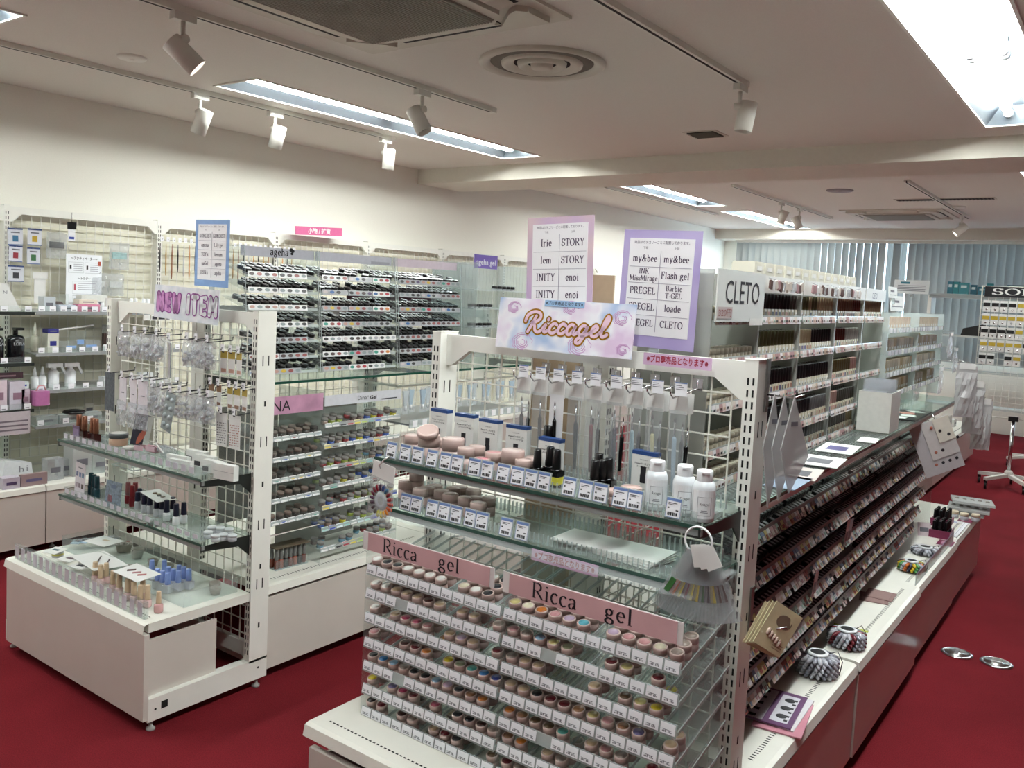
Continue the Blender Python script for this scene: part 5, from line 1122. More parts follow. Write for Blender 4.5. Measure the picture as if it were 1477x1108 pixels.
# ================================================================== RIGHT RUN: counter, lower pot racks, CLETO racks
ROT=.025   # the racks stand slightly askew on the run
def RP(x,y,z,x0=-.69,y0=2.0): return (x-(y-y0)*ROT,y,z)
t=thing('glass_counter','long glass counter shelf above the dark pot rails','counter',(-.672,1.95,.965)); t.rotation_euler=(0,0,ROT)
MB().bx(-.44,0,0,3.3,0,.008).build('pane',glass,t); MB().bx(0,.002,0,3.3,-.0005,.0085).build('edge',MATS['deep_green_edge'],t); MB().bx(-.014,-.002,0,3.3,-.018,-.0005).build('front_bar',white_metal,t)
for y in (.02,.82,1.72,2.6): MB().bx(-.43,-.02,y,y+.004,-.03,-.001).build('bracket',white_metal,t)
t=thing('pot_rail_rack','dark stepped rail rack of black pots on the right run','display rack',(-.71,2.0,0)); t.rotation_euler=(0,0,ROT)
rz_=[.865,.755,.662,.580,.508,.445]
rail_m=mat('smoked_rail','8e8c88',.4,trans=.4,tint='c9c6c2'); back_m=mat('dark_back','2a2624',.7)
LEN=2.85
lc_cols=['c4bab0','8a4a44','c9c6c4','5a4440','b09a88','d0cdd0','3a3a3e','a07e80','b0a070','6a7488','94a89c','c9b4ae']
lm=[mat('chip_'+c,c,.7,spec=.2) for c in lc_cols]
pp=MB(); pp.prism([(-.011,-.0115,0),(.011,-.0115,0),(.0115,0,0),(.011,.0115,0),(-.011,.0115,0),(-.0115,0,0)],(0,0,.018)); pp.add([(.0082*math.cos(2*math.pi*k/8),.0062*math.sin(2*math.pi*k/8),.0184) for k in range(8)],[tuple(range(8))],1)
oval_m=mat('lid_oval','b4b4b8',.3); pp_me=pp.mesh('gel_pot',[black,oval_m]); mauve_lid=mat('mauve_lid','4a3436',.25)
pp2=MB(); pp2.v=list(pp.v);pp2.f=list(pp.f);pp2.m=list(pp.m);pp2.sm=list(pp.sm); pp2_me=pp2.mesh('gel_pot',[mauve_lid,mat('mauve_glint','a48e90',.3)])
for y in (-.02,.90,1.85,LEN): 
    MB().prism([(0,y,.352),(-.2,y,.352),(-.2,y,.93),(-.01,y,.90)],(0,.003,0)).build('side_panel',acrylic,t)
MB().bx(-.205,-.2,-.02,LEN,.352,.94).build('back_panel',back_m,t)
allp=[]
for k,z in enumerate(rz_):
    x=0; d=.185; sl=.32
    ln=LEN if k<3 else (LEN-.1*k)
    s=MB(); s.add([(x,0,z-.012),(x,ln,z-.012),(x-d,ln,z-.012+d*sl),(x-d,0,z-.012+d*sl),(x,0,z-.014),(x,ln,z-.014),(x-d,ln,z-.014+d*sl),(x-d,0,z-.014+d*sl)],[(0,1,2,3),(7,6,5,4),(0,4,5,1)]); so=s.build('tier_shelf',rail_m,t)
    MB().bx(x,x+.002,-.01,ln,z-.014,z+.016).build('rail',rail_m,so)
    lb=MB(); y=.01
    while y<ln-.03:
        w=rnd.choice((.02,.024,.028)); i=rnd.randrange(len(lm))
        if rnd.random()<.93: lb.prism([(x+.016,y,z-.016),(x+.016,y+w-.002,z-.016),(x+.003,y+w-.002,z+.006),(x+.003,y,z+.006)],(.0008,0,.0005),i); lb.prism([(x+.0146,y+.004,z-.012),(x+.0146,y+w-.007,z-.012),(x+.0094,y+w-.007,z-.003),(x+.0094,y+.004,z-.003)],(.0008,0,.0005),(i+5)%len(lm))
        y+=w
    tag(lb.build('rail_labels',lm,so),kind='stuff')
    npt=int((ln-.02)/.0265)
    for j in range(npt):
        for r in range(5):
            y=.018+j*.0265
            if rnd.random()<.04 or (k>=3 and y>1.0 and y<1.25): continue
            xx=x-.018-r*.033
            allp.append(((abs(xx)*.6+y*1.0+(r>2)*.5+(.9-z)*.5),k,j,r,xx,y,z-.012+(-xx)*sl+.001))
allp.sort(); restB=MB(); 
Mr=T(-.71,2.0,0) @ RZ(ROT)
for i,(q,k,j,r,xx,y,z) in enumerate(allp):
    brown=(y>.95+.06*k and k<4)
    if i<300:
        P=Mr @ Vector((xx,y,z)); o=put(pp2_me if brown else pp_me,'rail_pot',None,tuple(P),(0,.31,ROT)); tag(o,'pot on the %s rail of the right run, %s from the post, %s row'%(ORD[k],WORD(j+1),('front','second','third','fourth','fifth')[r]),'pot','black pots on the right run rails')
    else:
        restB.M=Mr @ T(xx,y,z) @ RY(.31); mi=2 if brown else 0
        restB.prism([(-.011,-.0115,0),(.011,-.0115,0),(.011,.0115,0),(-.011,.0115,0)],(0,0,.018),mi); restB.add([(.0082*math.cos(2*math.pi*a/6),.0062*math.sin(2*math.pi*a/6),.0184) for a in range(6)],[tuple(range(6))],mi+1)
restB.M=I4
tag(restB.build('rail_pots',[black,oval_m,mauve_lid,MATS['mauve_glint']]),'farther dark pots on the rails of the right run','pots',kind='stuff')
for (y,z) in ((.62,.665),(.98,.745),(1.02,.74)):
    P=Mr @ Vector((.008,y,z-.10)); t=thing('hanging_notice',{.62:'small pink picture card hanging from a lower rail of the right run',.98:'left of two picture cards hanging from the third rail',1.02:'right of two picture cards hanging from the third rail'}[y],'card',tuple(P)); t.rotation_euler=(0,.08,ROT); MB().bx(0,.001,-.022,.022,0,.09).build('card',cm('b08a88',.4) if y!=1.02 else cm('9aa0a4',.4),t); MB().bx(.001,.0015,-.015,.01,.02,.05).build('picture',cm('5a4a50',.4),t)
bpb=MB().lathe([(.0120,0),(.0128,.002),(.0128,.020)],seg=10).mesh('beige_pot',mat('beige_pot_body','a39a88',.35)); bpl=MB().lathe([(.0135,.020),(.0135,.033),(.0125,.034)],seg=10).mesh('lid',mat('beige_pot_lid','b5ad9a',.35))
def beige_pot(x,y,z,r,h,c,label,grp):
    o=put(bpb,'beige_pot',None,(x,y,z)); tag(o,label,'pot',grp); put(bpl,'lid',o); return o
# ---- CLETO racks on the counter
ZT=.9745
zr=[1.392,1.288,1.176,1.064,ZT+.006]
bays=[(1.955,2.285),(2.30,2.665),(2.68,3.085),(3.10,3.49),(3.505,3.86)]
def capm(c): return mat('cap_'+c,c,.35)
cream=mat('cream_bottle','d5cdb9',.3); lblw=cm('dcdad4',.45,'print')
_cb={}
def polish_mesh(cap,lab):
    if (cap,lab) not in _cb:
        b=MB(); b.bx(-.0095,.0095,-.0095,.0095,0,.028,0); b.prism([(-.009,-.009,.028),(.009,-.009,.028),(.009,.009,.028),(-.009,.009,.028)],(0,0,.003),0)
        body=b.mesh('gel_bottle',[cream]); l=MB(); l.bx(.0095,.0099,-.008,.008,.003,.024,0); 
        if lab=='dcdad4': l.bx(.0099,.0101,-.002,.003,.008,.018,1)
        lm_=l.mesh('label',[mat('lab_'+lab,lab,.4),ink]); c=MB(); c.lathe([(.0088,.031),(.0094,.032),(.0092,.072),(.0082,.074)],seg=10); cm_=c.mesh('cap',capm(cap)); _cb[(cap,lab)]=(body,lm_,cm_)
    return _cb[(cap,lab)]
K='16161a'; OL='4f5034'; GR='6d6d70'; BG='a8987c'; BR='6a4a3a'; RD='4a1c18'; PK='b08a84'; DG='44443f'; LB='8f8f94'
plan={1:[[K]*9+[DG]*2,[OL]*11,[OL]*5+[K]*8,[K]*12,[LB]*4+[K]*8],2:[[OL]*3+[BG]+[OL]*2+[BG]*6,[BG]*5+[K]*8,[K]*13,[K]*6+[GR]*6,[LB]*2+[K]*4+[DG]*6],3:[[BR]*8+[RD]*4,[RD]*5+['a9aaa6']*6,['5d5236']*9+[PK]*3,[PK]*4+[DG]*9,[DG]*8+['6a6046']*3],4:[['85705a']*11,[],[],[],[]]}
labs=['dcdad4','c9b0aa','5a4a40','8a5a4a','3a4450','2a2a34','a87a6a','7a6a5a','c08a80','4a3a6a','96604a']
wframe=mat('white_acrylic','d2d0c9',.3); 
cnt=0; restC=MB()
for bi,(ya,yb) in enumerate(bays):
    xf=-.815
    t=thing('bottle_rack','clear bottle rack on the counter, %s bay from the white post'%ORD[bi],'display rack',(0,0,0))
    def W_(x,y,z): return RP(x,y,z)
    for y in (ya-.008,yb+.001):
        a=RP(xf,y,0)[0]; MB().bx(a-.19,a,y,y+.004,ZT,1.512).build('side_panel',mat('frosted_side','c3c4c0',.2,trans=.62,tint='e8e8e4'),t)
    ym=(ya+yb)/2; xm=RP(xf,ym,0)[0]
    MB(T(xm-.19,ym,0) @ RZ(ROT)).bx(0,.004,-(yb-ya)/2,(yb-ya)/2,ZT,1.512).build('back_panel',wframe,t)
    if bi>0:
        h=MB(T(xm+.001,ym,0) @ RZ(ROT)).bx(0,.002,-(yb-ya)/2,(yb-ya)/2,1.466,1.512).build('header',mat('header_card_white','d9d7d0',.35),t)
        m=MB(T(xm+.0035,ym,0) @ RZ(ROT)); mm=MB(); text_mb('CLETO',.024,T(0,0,0) @ RZ(math.pi/2),mb=mm,width=.085); m.add([(v[0],v[1]-.03,v[2]+1.474) for v in mm.v],mm.f); tag(m.build('lettering',grey_ink,h),kind='stuff')
    for r in range(5):
        z=zr[r]
        if bi==4 and r==4: continue
        sh=MB(T(xm,ym,0) @ RZ(ROT)); sh.bx(-.186,.002,-(yb-ya)/2,(yb-ya)/2,z-.006,z-.002); so=sh.build('tier_shelf',acrylic,t)
        MB(T(xm,ym,0) @ RZ(ROT)).bx(.002,.0035,-(yb-ya)/2,(yb-ya)/2,z-.008,z+.012).build('front_rail',acrylic_edge,so)
        lb=MB(T(xm+.006,ym,0) @ RZ(ROT)); y=-(yb-ya)/2+.004
        while y<(yb-ya)/2-.02:
            i=rnd.choice((0,2,2,5,5,7,4,11)); lb.prism([(.0,y,z-.012),(0,y+.021,z-.012),(-.003,y+.021,z+.008),(-.003,y,z+.008)],(.0006,0,0),i); lb.bx(.0002,.0008,y+.004,y+.016,z-.007,z-.001,(3,10,4,6,11)[rnd.randrange(5)]); y+=.0225
        tag(lb.build('rail_labels',lm,so),kind='stuff')
        if bi==0:
            for j in range(11):
                for q in range(3):
                    P=RP(xf-.02-.03*q,ya+.02+j*.029,z-.002)
                    if q<2: o=beige_pot(P[0],P[1],z-.0015,.0128,.034,('b9b09c','a8a08c','c2baa6')[rnd.randrange(3)],'beige pot in the rack beside the white post, %s row down, %s place, %s'%(ORD[r],ORD[j],('front','behind')[q]),'beige pots behind the post')
            continue
        row=plan[bi][r]
        for j,c in enumerate(row):
            w=(yb-ya-.02)/max(len(row),11); y=ya+.012+(j+.5)*w
            lab=rnd.choice(labs) if not (c in (OL,) or (c==K and bi==2)) else 'dcdad4'
            b,l,cp=polish_mesh(c,lab)
            for q in range(2):
                P=RP(xf-.016-.034*q,y,z-.0018)
                if q==0:
                    o=put(b,'gel_bottle',None,P,ROT); tag(o,'tall capped bottle, CLETO bay %s, %s row down, %s from the left'%(ORD[bi-1],ORD[r],ORD[j]),'bottle','tall capped bottles on the CLETO racks'); put(l,'label',o); put(cp,'cap',o); cnt+=1
                else:
                    restC.M=T(*P); restC.bx(-.0095,.0095,-.0095,.0095,0,.031,0); restC.lathe([(.009,.031),(.0085,.074)],seg=8,mi=1)
restC.M=I4; tag(restC.build('rear_bottles',[cream,capm(DG)]),'second row of bottles behind the front bottles on the CLETO racks','bottles',kind='stuff')
# cream boxes along the top of the racks
cbox=mat('cream_box','d0cbbb',.5)
for i in range(13):
    y=2.30+.088*i; P=RP(-.86,y,1.5135)
    if y>3.4: break
    t=thing('cream_box',ORD[i]+' rounded cream box from the left along the rack tops','box',P,ROT,'cream boxes on the rack tops'); b=MB(); b.prism([(-.032,-.037,0),(.032,-.037,0),(.032,.037,0),(-.032,.037,0)],(0,0,.03)); b.prism([(-.030,-.035,.03),(.030,-.035,.03),(.030,.035,.03),(-.030,.035,.03)],(0,0,.004)); b.build('carton',cbox,t); MB().bx(.0322,.0328,-.02,.02,.01,.022).build('label',lblw,t)
# hanging chip strips before the headers
for i,(y0,y1) in enumerate(((2.31,2.62),(2.72,2.92),(2.95,3.14),(3.16,3.36))):
    t=thing('chip_strip','string of wrapped colour chips, %s from the left, over the CLETO headers'%ORD[i],'chip string',(0,0,0),None,'chip strings'); b=MB(); n=int((y1-y0)/.022)
    MB().tube([RP(-.803,y0,1.505),RP(-.80,(y0+y1)/2,1.497),RP(-.803,y1,1.505)],.0012,5).build('string',film,t)
    for j in range(n):
        P=RP(-.800,y0+j*.022+.01,1.485+rnd.uniform(-.004,.004)); MB(T(*P) @ RX(rnd.uniform(-.4,.4))).bx(-.002,.003,-.009,.009,-.012,.012).build('chip',rnd.choice([lm[0],lm[3],lm[2],lm[7],bag_film,bag_film]),t)
# big CLETO sign
t=thing('cleto_sign','white board lettered CLETO in thin capitals beside the purple poster','sign',RP(-.806,2.118,1.388),ROT)
MB().bx(0,.003,-.175,.165,0,.126).build('board',mat('sign_white','cfcfc8',.35),t); m=MB()
text_mb('CLETO',.058,T(.0036,.0,.045) @ RZ(math.pi/2),mb=m,width=.245); tag(m.build('lettering',ink,t),kind='stuff')
MB().bx(.0034,.004,-.17,-.07,.008,.036).build('price_slip',cm('b9a8a4',.4),t)
m=MB(); text_mb('320円',.016,T(.0044,-.12,.014) @ RZ(math.pi/2),mb=m,width=.085); tag(m.build('print',cm('8a3a34',.4),t),kind='stuff')
MB().bx(.0034,.004,.06,.16,-.01,.008).build('notice_slip',lblw,t)
# tan partition board seen through the mesh
t=thing('partition_board','tan cardboard partition standing behind the wire mesh','board',(-1.24,2.0,.36)); MB().bx(-.115,.13,0,.006,0,1.13).build('board',card,t); MB().bx(-.115,-.112,-.001,.007,0,1.13).build('edge_strip',mat('tan_edge','8a7860',.8),t)
# papers, box and case on the counter
def flat(label,px,x,y,z,w,d,rz,m,pic=None,name='leaflet'):
    t=thing(name,label,'leaflet',(x,y,z),rz); MB().bx(-w,w,-d,d,0,.002).build('sheet',m,t)
    if pic: MB().bx(-w*.6,w*.5,-d*.5,d*.4,.002,.0024).build('picture',pic,t)
ZQ=ZT+.0005
flat('white leaflet with a grey photo at the counter edge',0,-.725,2.62,ZQ+.003,.06,.09,.1,paper,cm('6a6a70',.5))
flat('pale folded leaflet nearest the white post on the counter',0,-.715,2.40,ZQ,.05,.09,.15,cm('c9bfb8',.4),cm('5a5a60',.5))
flat('blue toned leaflet under the pale folded leaflet',0,-.70,2.25,ZQ,.04,.09,.05,cm('8fa0b4',.4))
flat('white and purple leaflet in the middle of the counter',0,-.755,2.92,ZQ,.055,.10,.1,paper,cm('5d5a86',.4))
flat('white slip near the white file box on the counter',0,-.73,3.20,ZQ,.03,.06,.1,paper)
t=thing('file_box','plain white open file box on the glass counter','box',(-.775,3.52,ZT+.0005),ROT)
for nm,a in (('side_wall',(-.058,-.055,-.085,.085)),('front_wall',(.055,.058,-.085,.085)),('side_wall',(-.055,.055,-.085,-.082)),('side_wall',(-.055,.055,.082,.085))): MB().bx(*a,0,.15).build(nm,cm('cfcdc6',.5),t)
MB().bx(-.055,.055,-.082,.082,0,.003).build('bottom',cm('cfcdc6',.5),t)
for i in range(7):
    s=thing('clear_sleeve','%s clear sleeve from the left standing in the white file box'%ORD[i],'sleeve',(-.775,3.45+.022*i,ZT+.004),ROT,'clear sleeves'); s.rotation_euler=(.10*(i/6-.5),.0,ROT); MB().bx(-.048,.048,0,.0012,0,.19).build('sleeve',bag_film,s); MB().bx(-.044,.036,.0013,.0018,.02,.15).build('insert',tag_mat,s)
t=thing('glass_case','low glass topped case of cards on the counter beyond the file box','case',(-.785,4.10,ZT+.0005),ROT); MB().bx(-.058,.066,-.20,.22,0,.006).build('base',cm('2a2c2c',.4),t); MB().bx(-.058,.066,-.20,.22,.045,.049).build('glass_top',glass,t); 
for a in ((-.058,-.054,-.20,.22),(.062,.066,-.20,.22)): MB().bx(*a,.006,.045).build('side',glass,t)
for i in range(4): MB(T(-.005+.02*(i%2),-.15+.09*i,.0065) @ RZ(.2*i)).bx(-.03,.03,-.035,.035,0,.002).build('card',paper if i!=2 else cm('c98a80',.4),t)
# ---- far acrylic shelves with beige cartons
zf=[1.345,1.248,1.155,1.062]
t=thing('carton_rack','long clear shelf rack of beige cartons beyond the CLETO racks','display rack',(0,0,0))
for y in (3.90,4.62,5.38):
    a=RP(-.80,y,0)[0]; MB().bx(a-.18,a,y,y+.004,ZT,1.42).build('side_panel',acrylic_edge,t)
for k,z in enumerate(zf):
    ym=4.64; xm=RP(-.80,ym,0)[0]; so=MB(T(xm,ym,0) @ RZ(ROT)).bx(-.18,.0,-.74,.74,z-.005,z-.001).build('shelf',glass if k%2 else acrylic_edge,t); MB(T(xm,ym,0) @ RZ(ROT)).bx(0,.004,-.74,.74,z-.012,z+.012).build('price_rail',acrylic_edge,so)
    for i in range(20): MB(T(xm+.0045,ym,0) @ RZ(ROT)).bx(0,.0006,-.72+i*.072,-.67+i*.072,z-.010,z+.009).build('price_slip',rnd.choice([tag_mat,lblw,mat('slip_paper','bdbac2',.5)]),so)
    n=24
    for i in range(n):
        if (k==0 and (i in (10,11))) or rnd.random()<.08: continue
        y=3.95+i*.0585; c=rnd.choice(['b59f84','a8927a','bda88e','8f7c62','9a7a4a']) if k else ('cdb8a2' if i<13 else 'b8a488')
        o=MB().bx(-.02,.02,-.0255,.0255,0,.058 if not (k==1 and i==14) else .075).build('carton',[mat('carton_'+c,c,.55)],None,RP(-.84,y,z-.001),ROT); tag(o,'%s carton, %s shelf down, %s from left beyond CLETO'%({'b59f84':'beige','a8927a':'tan','bda88e':'pale beige','8f7c62':'brown','9a7a4a':'golden brown','cdb8a2':'cream','b8a488':'light tan'}[c],ORD[k],WORD(i+1)),'carton','small cartons beyond the CLETO racks')
        MB().bx(.0202,.0206,-.015,.015,.012,.024).build('label',lblw,o)
# upright price boards behind the far shelves
for i,(y,z,w,h,c,l) in enumerate(((4.02,1.42,.07,.08,'cfd0cf','grey tinted clear price board above the far shelves'),(4.25,1.42,.08,.085,'9fb4cc','pale blue price board above the far shelves'),(4.75,1.428,.16,.075,'d4d3cf','wide white price board above the cream cartons'),(4.62,1.49,.10,.055,'c9c9c4','white price board with small text below the blinds'))):
    t=thing('price_board',l,'sign',RP(-.93,y,z),ROT); t.rotation_euler=(0,-.1,ROT); MB().bx(0,.003,-w,w,0,h).build('board',cm(c,.4),t); MB().bx(.003,.0036,-w*.6,w*.3,h*.55,h*.7).build('print',grey_ink,t); MB().bx(.003,.0036,-w*.8,w*.8,h*.25,h*.3).build('print',grey_ink,t); MB().bx(-.006,.008,-.012,.012,-.0015 if False else -.03,.0).build('clip',acrylic_edge,t)
for i in range(8):
    o=put(pb_me,'black_lid_pot',None,RP(-.85-.02*(i%2),3.93+.03*(i//2),zf[0]+.001 if i<4 else zf[1]+.062)); tag(o,'black lidded pot at the near end of the far carton shelves, %s place'%ORD[i],'pot','black pots by the cartons')

# ================================================================== ON THE RIGHT RUN'S BASE DECKS
def tip_wheel(label,x,y,z,layers,r,cols,grp=None,disc='1a1c20'):
    t=thing('nail_tip_wheel',label,'tip wheel',(x,y,z+.0085),rnd.uniform(0,1),grp)
    for k in range(layers):
        b=MB()
        for i in range(20):
            a=2*math.pi*i/20+.1*k; b.M=RZ(a) @ T(r*.68,0,.004+.0105*k) @ RY(.18) ; b.lathe([(.0015,-r*.32),(.0075,-r*.12),(.0080,r*.1),(.0045,r*.3),(.001,r*.34)],seg=6,mi=i%len(cols),axis='x')
        tag(b.build('tips',cols,t),kind='stuff')
    z2=.006+.0105*layers
    MB().lathe([(r*.50,z2-.004),(r*.50,z2),(r*.34,z2+.001),(r*.34,z2-.004)],seg=28,cap=False).build('ring',wp,t)
    MB().lathe([(r*.34,z2+.0005),(0,z2+.0015)],seg=24,cap=False).build('centre_label',cm(disc,.4),t)
    MB().lathe([(r*.45,-.0083),(r*.45,z2-.004)],seg=16).build('hub',clearb,t)
    MB().tube([(r*.5,0,z2),(r*.9,.01,z2+.006),(r*1.12,.0,z2-.02),(r*1.0,-.01,.0)],.0014,6).build('cord',black,t)
    return t
silver=mat('silver_tip','b9bac2',.12,trans=.25); silver2=mat('grey_tip','8a8a94',.1,metal=.3); rose=mat('rose_tip','a88a84',.15)
DZ=.347
tip_wheel('stack of silver nail tip wheels with black label near the tape book',-.685,2.60,DZ,5,.062,[silver,silver2,silver])
tip_wheel('stack of silver and red nail tip wheels at the unit joint',-.672,2.87,.353,4,.060,[silver,silver,cm('6a2028',.2),silver2])
tip_wheel('nail tip wheel with grey label on the white leaflet',-.690,4.24,DZ,2,.06,[silver,cm('4a4a52',.2),silver])
t=tip_wheel('fanned nail tips in bright colours beside the acrylic lip',-.685,3.92,DZ,3,.055,[cm('c8a82a',.2),cm('4a8a4a',.2),silver,cm('b8602a',.2),cm('3a3a4a',.2)])
# tape-printed book with loose sheets
t=thing('printed_book','purple booklet printed with a cassette tape pattern on the right deck','booklet',(-.700,2.285,DZ),.10)
for k,(c,dx,dy,a) in enumerate((('c98a98',.025,-.02,.05),('d8d4d8',.012,.005,-.05),('6a4a6c',0,0,0))): MB(T(dx,dy,.004*k) @ RZ(a)).bx(-.062,.062,-.105,.105,0,.0038).build('sheet' if k<2 else 'cover',cm(c,.3),t)
MB().bx(-.058,-.012,-.10,.095,.0118,.0122).build('keyboard_print',cm('c3c0c8',.3),t); MB().bx(.002,.048,-.085,.085,.0118,.0122).build('tape_panel',cm('c9c8ce',.3),t)
for k in range(3): MB(T(.026,-.05+.052*k,.0123) ).lathe([(.014,0),(.013,.0004),(0,.0005)],seg=12,cap=False).build('tape_reel',ink,t)
for k in range(5): MB().bx(-.05,-.032,-.09+.04*k,-.075+.04*k,.0122,.0125).build('key',ink,t)
for k in range(6): MB().bx(.036,.045,-.075+.026*k,-.065+.026*k,.0122,.0125).build('mark',ink,t)
for i,(x,y,a) in enumerate(((-.715,3.42,.2),(-.705,3.47,.05))):
    t=thing('mauve_card',('lower','upper')[i]+' of two mauve cards lying on the middle deck','card',(x,y,.353+.002*i),a); MB().bx(-.05,.05,-.055,.055,0,.0018).build('card',cm('80635f',.5),t); MB().bx(-.04,.035,-.045,.045,.0018,.002).build('print_frame',cm('8a6e6a',.5),t)
t=thing('leaflet','white leaflet with green edges behind the red tip wheel','leaflet',(-.695,2.99,.353),.1); MB().bx(-.055,.055,-.06,.06,0,.001).build('sheet',paper,t); MB().bx(-.055,.055,.04,.06,.001,.0014).build('green_band',cm('a8b03a',.5),t); MB().bx(-.055,.055,-.06,-.052,.001,.0014).build('green_band',cm('a8b03a',.5),t)
t=thing('leaflet','white printed leaflet under the grey labelled tip wheel','leaflet',(-.70,4.30,.3465),.05); MB().bx(-.06,.07,-.10,.12,0,.0008).build('sheet',paper,t)
for k in range(6): MB().bx(-.05,.05,-.02+.02*k,-.014+.02*k,.0008,.001).build('print_line',grey_ink,t)
# clear front lip of the third deck
t=thing('acrylic_lip','clear strip with purple edge along the front of the third deck','acrylic strip',(-.632,3.72,.3465)); MB().bx(0,.003,0,.86,0,.042).build('strip',acrylic_edge,t); MB().bx(0,.003,0,.86,.042,.045).build('edge',cm('6a5a70',.3),t)
mag=cm('7c2048',.35)
for i,(x,y) in enumerate(((-.695,4.66),(-.735,4.92))):
    t=thing('bottle_tray',('magenta tray of black bottles nearer the viewer','magenta tray of black bottles farther along')[i],'tray',(x,y,DZ),ROT); MB().bx(-.045,.045,-.075,.075,0,.004).build('base',mag,t); MB().bx(-.045,.045,-.075,-.071,.004,.038).build('front_wall',mag,t); MB().bx(.041,.045,-.071,.075,.004,.030).build('side_wall',mag,t); MB().bx(-.045,-.041,-.071,.075,.004,.030).build('side_wall',mag,t)
    for c in range(3):
        for r in range(4): bottle('nail_polish',x-.026+.026*c,y-.05+.033*r,DZ+.0045,'black bottle in the %s magenta tray, %s row, %s from left'%(('nearer','farther')[i],ORD[r],ORD[c]),'black bottles in magenta trays',.0105,.032,.0085,.042,gloss_black,black)
t=thing('sample_card','leaning white card beside the nearer magenta tray','card',(-.755,4.58,DZ),.3); t.rotation_euler=(-.3,0,.5); MB().bx(-.03,.03,0,.002,0,.065).build('card',cm('c9bcc0',.4),t); MB().bx(-.02,.02,-.0004,0,.02,.04).build('print',grey_ink,t)
for i,(y,l) in enumerate(((4.52,'magenta label on the front edge of the far deck, nearer one'),(5.10,'magenta label on the front edge of the far deck, farther one'))):
    t=thing('edge_label',l,'label',(-.665,y,.3468)); MB().bx(-.02,.045,-.05,.05,0,.0012).build('label',mag,t); MB().bx(-.005,.01,-.03,.03,.0012,.0015).build('print',cm('c9a0b0',.4),t)
t=thing('price_strip','clear price strip lying along the far deck edge','price strip',(-.64,4.85,.3468)); MB().bx(-.012,.012,-.18,.18,0,.003).build('strip',tag_mat,t); MB().bx(-.004,-.003,-.18,.18,.003,.0034).build('line',grey_ink,t)
for i in range(4):
    t=thing('small_jar','%s cream lidded jar from the left at the far end of the deck'%ORD[i],'jar',(-.76+.05*i,5.10+.02*(i%2),DZ),None,'cream lidded jars'); MB().lathe([(.019,0),(.020,.002),(.020,.022)],seg=14).build('body',clearb,t); MB().lathe([(.021,.022),(.021,.036),(.019,.038)],seg=14).build('lid',cm('c6b8a0',.4),t)
t=thing('leaflet','white and blue leaflet before the cream lidded jars','leaflet',(-.70,5.02,.3466),.2); MB().bx(-.05,.05,-.035,.035,0,.001).build('sheet',paper,t); MB().bx(-.045,.02,-.02,.0,.001,.0013).build('print',cm('7a8ab4',.4),t)
for i in range(2):
    t=thing('blister_tray',('upper','lower')[1-i]+' of two clear blister trays resting on the deck end','tray',(-.665+.01*i,5.28+.03*i,.372+.034*i),.08); t.rotation_euler=(-.03,.02,.1+.12*i); MB().bx(-.10,.10,-.095,.095,0,.012).build('tray',mat('blister_tray','bfc2c0',.2,trans=.3),t)
    for k in range(5): MB(T(-.075+.037*k,0,.012)).lathe([(.012,0),(.010,.006),(0,.007)],seg=8,cap=False).build('blister',cm('7a7672',.3),t)
t=thing('acrylic_stand','clear stand carrying the blister trays','stand',(-.665,5.28,DZ)); MB().bx(-.08,.08,-.07,.07,0,.022).build('block',acrylic_edge,t); MB().bx(-.082,.082,-.072,-.07,0,.024).build('front_plate',acrylic_edge,t)
# ---------------------------------------------------------------- hanging on the right end unit
def clip(x,y,z,label):
    t=thing('hook_plate',label,'hook',(x,y,z)); MB().bx(0,.004,-.009,.009,-.06,.06).build('plate',mat('hook_plate_metal','7a7876',.3,metal=.8),t); MB().tube([(.004,0,-.02),(.06,0,-.022),(.085,0,-.012)],.0022,6).build('arm',chrome,t)
clip(B_XR+.001,1.905,1.255,'chrome hook plate on the white post side holding clear bags'); clip(B_XR+.001,1.905,.735,'chrome hook plate on the white post side holding cream cards')
for i in range(3):
    x=B_XR+.022+.022*i; t=thing('hanging_bag',('innermost','middle','outermost')[i]+' pale diamond bag hanging on the white post hook','bag',(x,1.905,1.232),None,'diamond bags'); t.rotation_euler=(0,0,-.22-.08*i)
    b=MB(); b.prism([(0,-.004,.005),(0,.036+.010*i,-.13),(0,.0,-.25+.02*i),(0,-.036,-.11)],(.003,0,0)); b.build('sheet',mat('milky_bag','c9c8c8',.35,trans=.5,tint='f2f2f2'),t); MB().bx(.003,.0034,-.01,.012,-.06,-.05).build('print',grey_ink,t)
cy=cm('d3c8a2',.5)
for i in range(4):
    P=(-0.603,1.919,0.764); t=thing('nail_card',('front','second','third','rear')[i]+' cream card with beige nail tips hanging from the post hook','card',(-.584-.006*i,P[1]-.005*i,P[2]-.004)); t.rotation_euler=(-.0,.55-.03*i+.0,.93-.05*i)
    MB().bx(-.028,.055,-.001,.001,-.10,.004).build('card',cy,t)
    if i==0:
        b=MB(T(.018,-.0012,-.028)); b.prism([(.022*math.cos(a*math.pi/10),0,.016*math.sin(a*math.pi/10)) for a in range(20)],(0,-.0003,0)); b.build('brown_label',cm('7d6a58',.5),t)
        for k in range(5): MB(T(-.008+.010*k,-.002,-.062-.003*k)).lathe([(.001,-.009),(.0042,-.005),(.0046,.005),(.001,.009)],seg=8).build('nail_tip',cm('cdb3a4',.2),t)
        for k in range(3): MB().bx(.02,.048,-.0014,-.001,-.078-.006*k,-.076-.006*k).build('print_line',cm('9a8a70',.5),t)
t=thing('chip_fan','fan of clear colour chip cards on a white ring under the upper shelf','chip fan',(-0.654,1.575,0.974))
MB().tube([(.028*math.cos(a*math.pi/9),0,.028*math.sin(a*math.pi/9)-.004) for a in range(18)],.0022,6,closed=True).build('ring',wp,t)
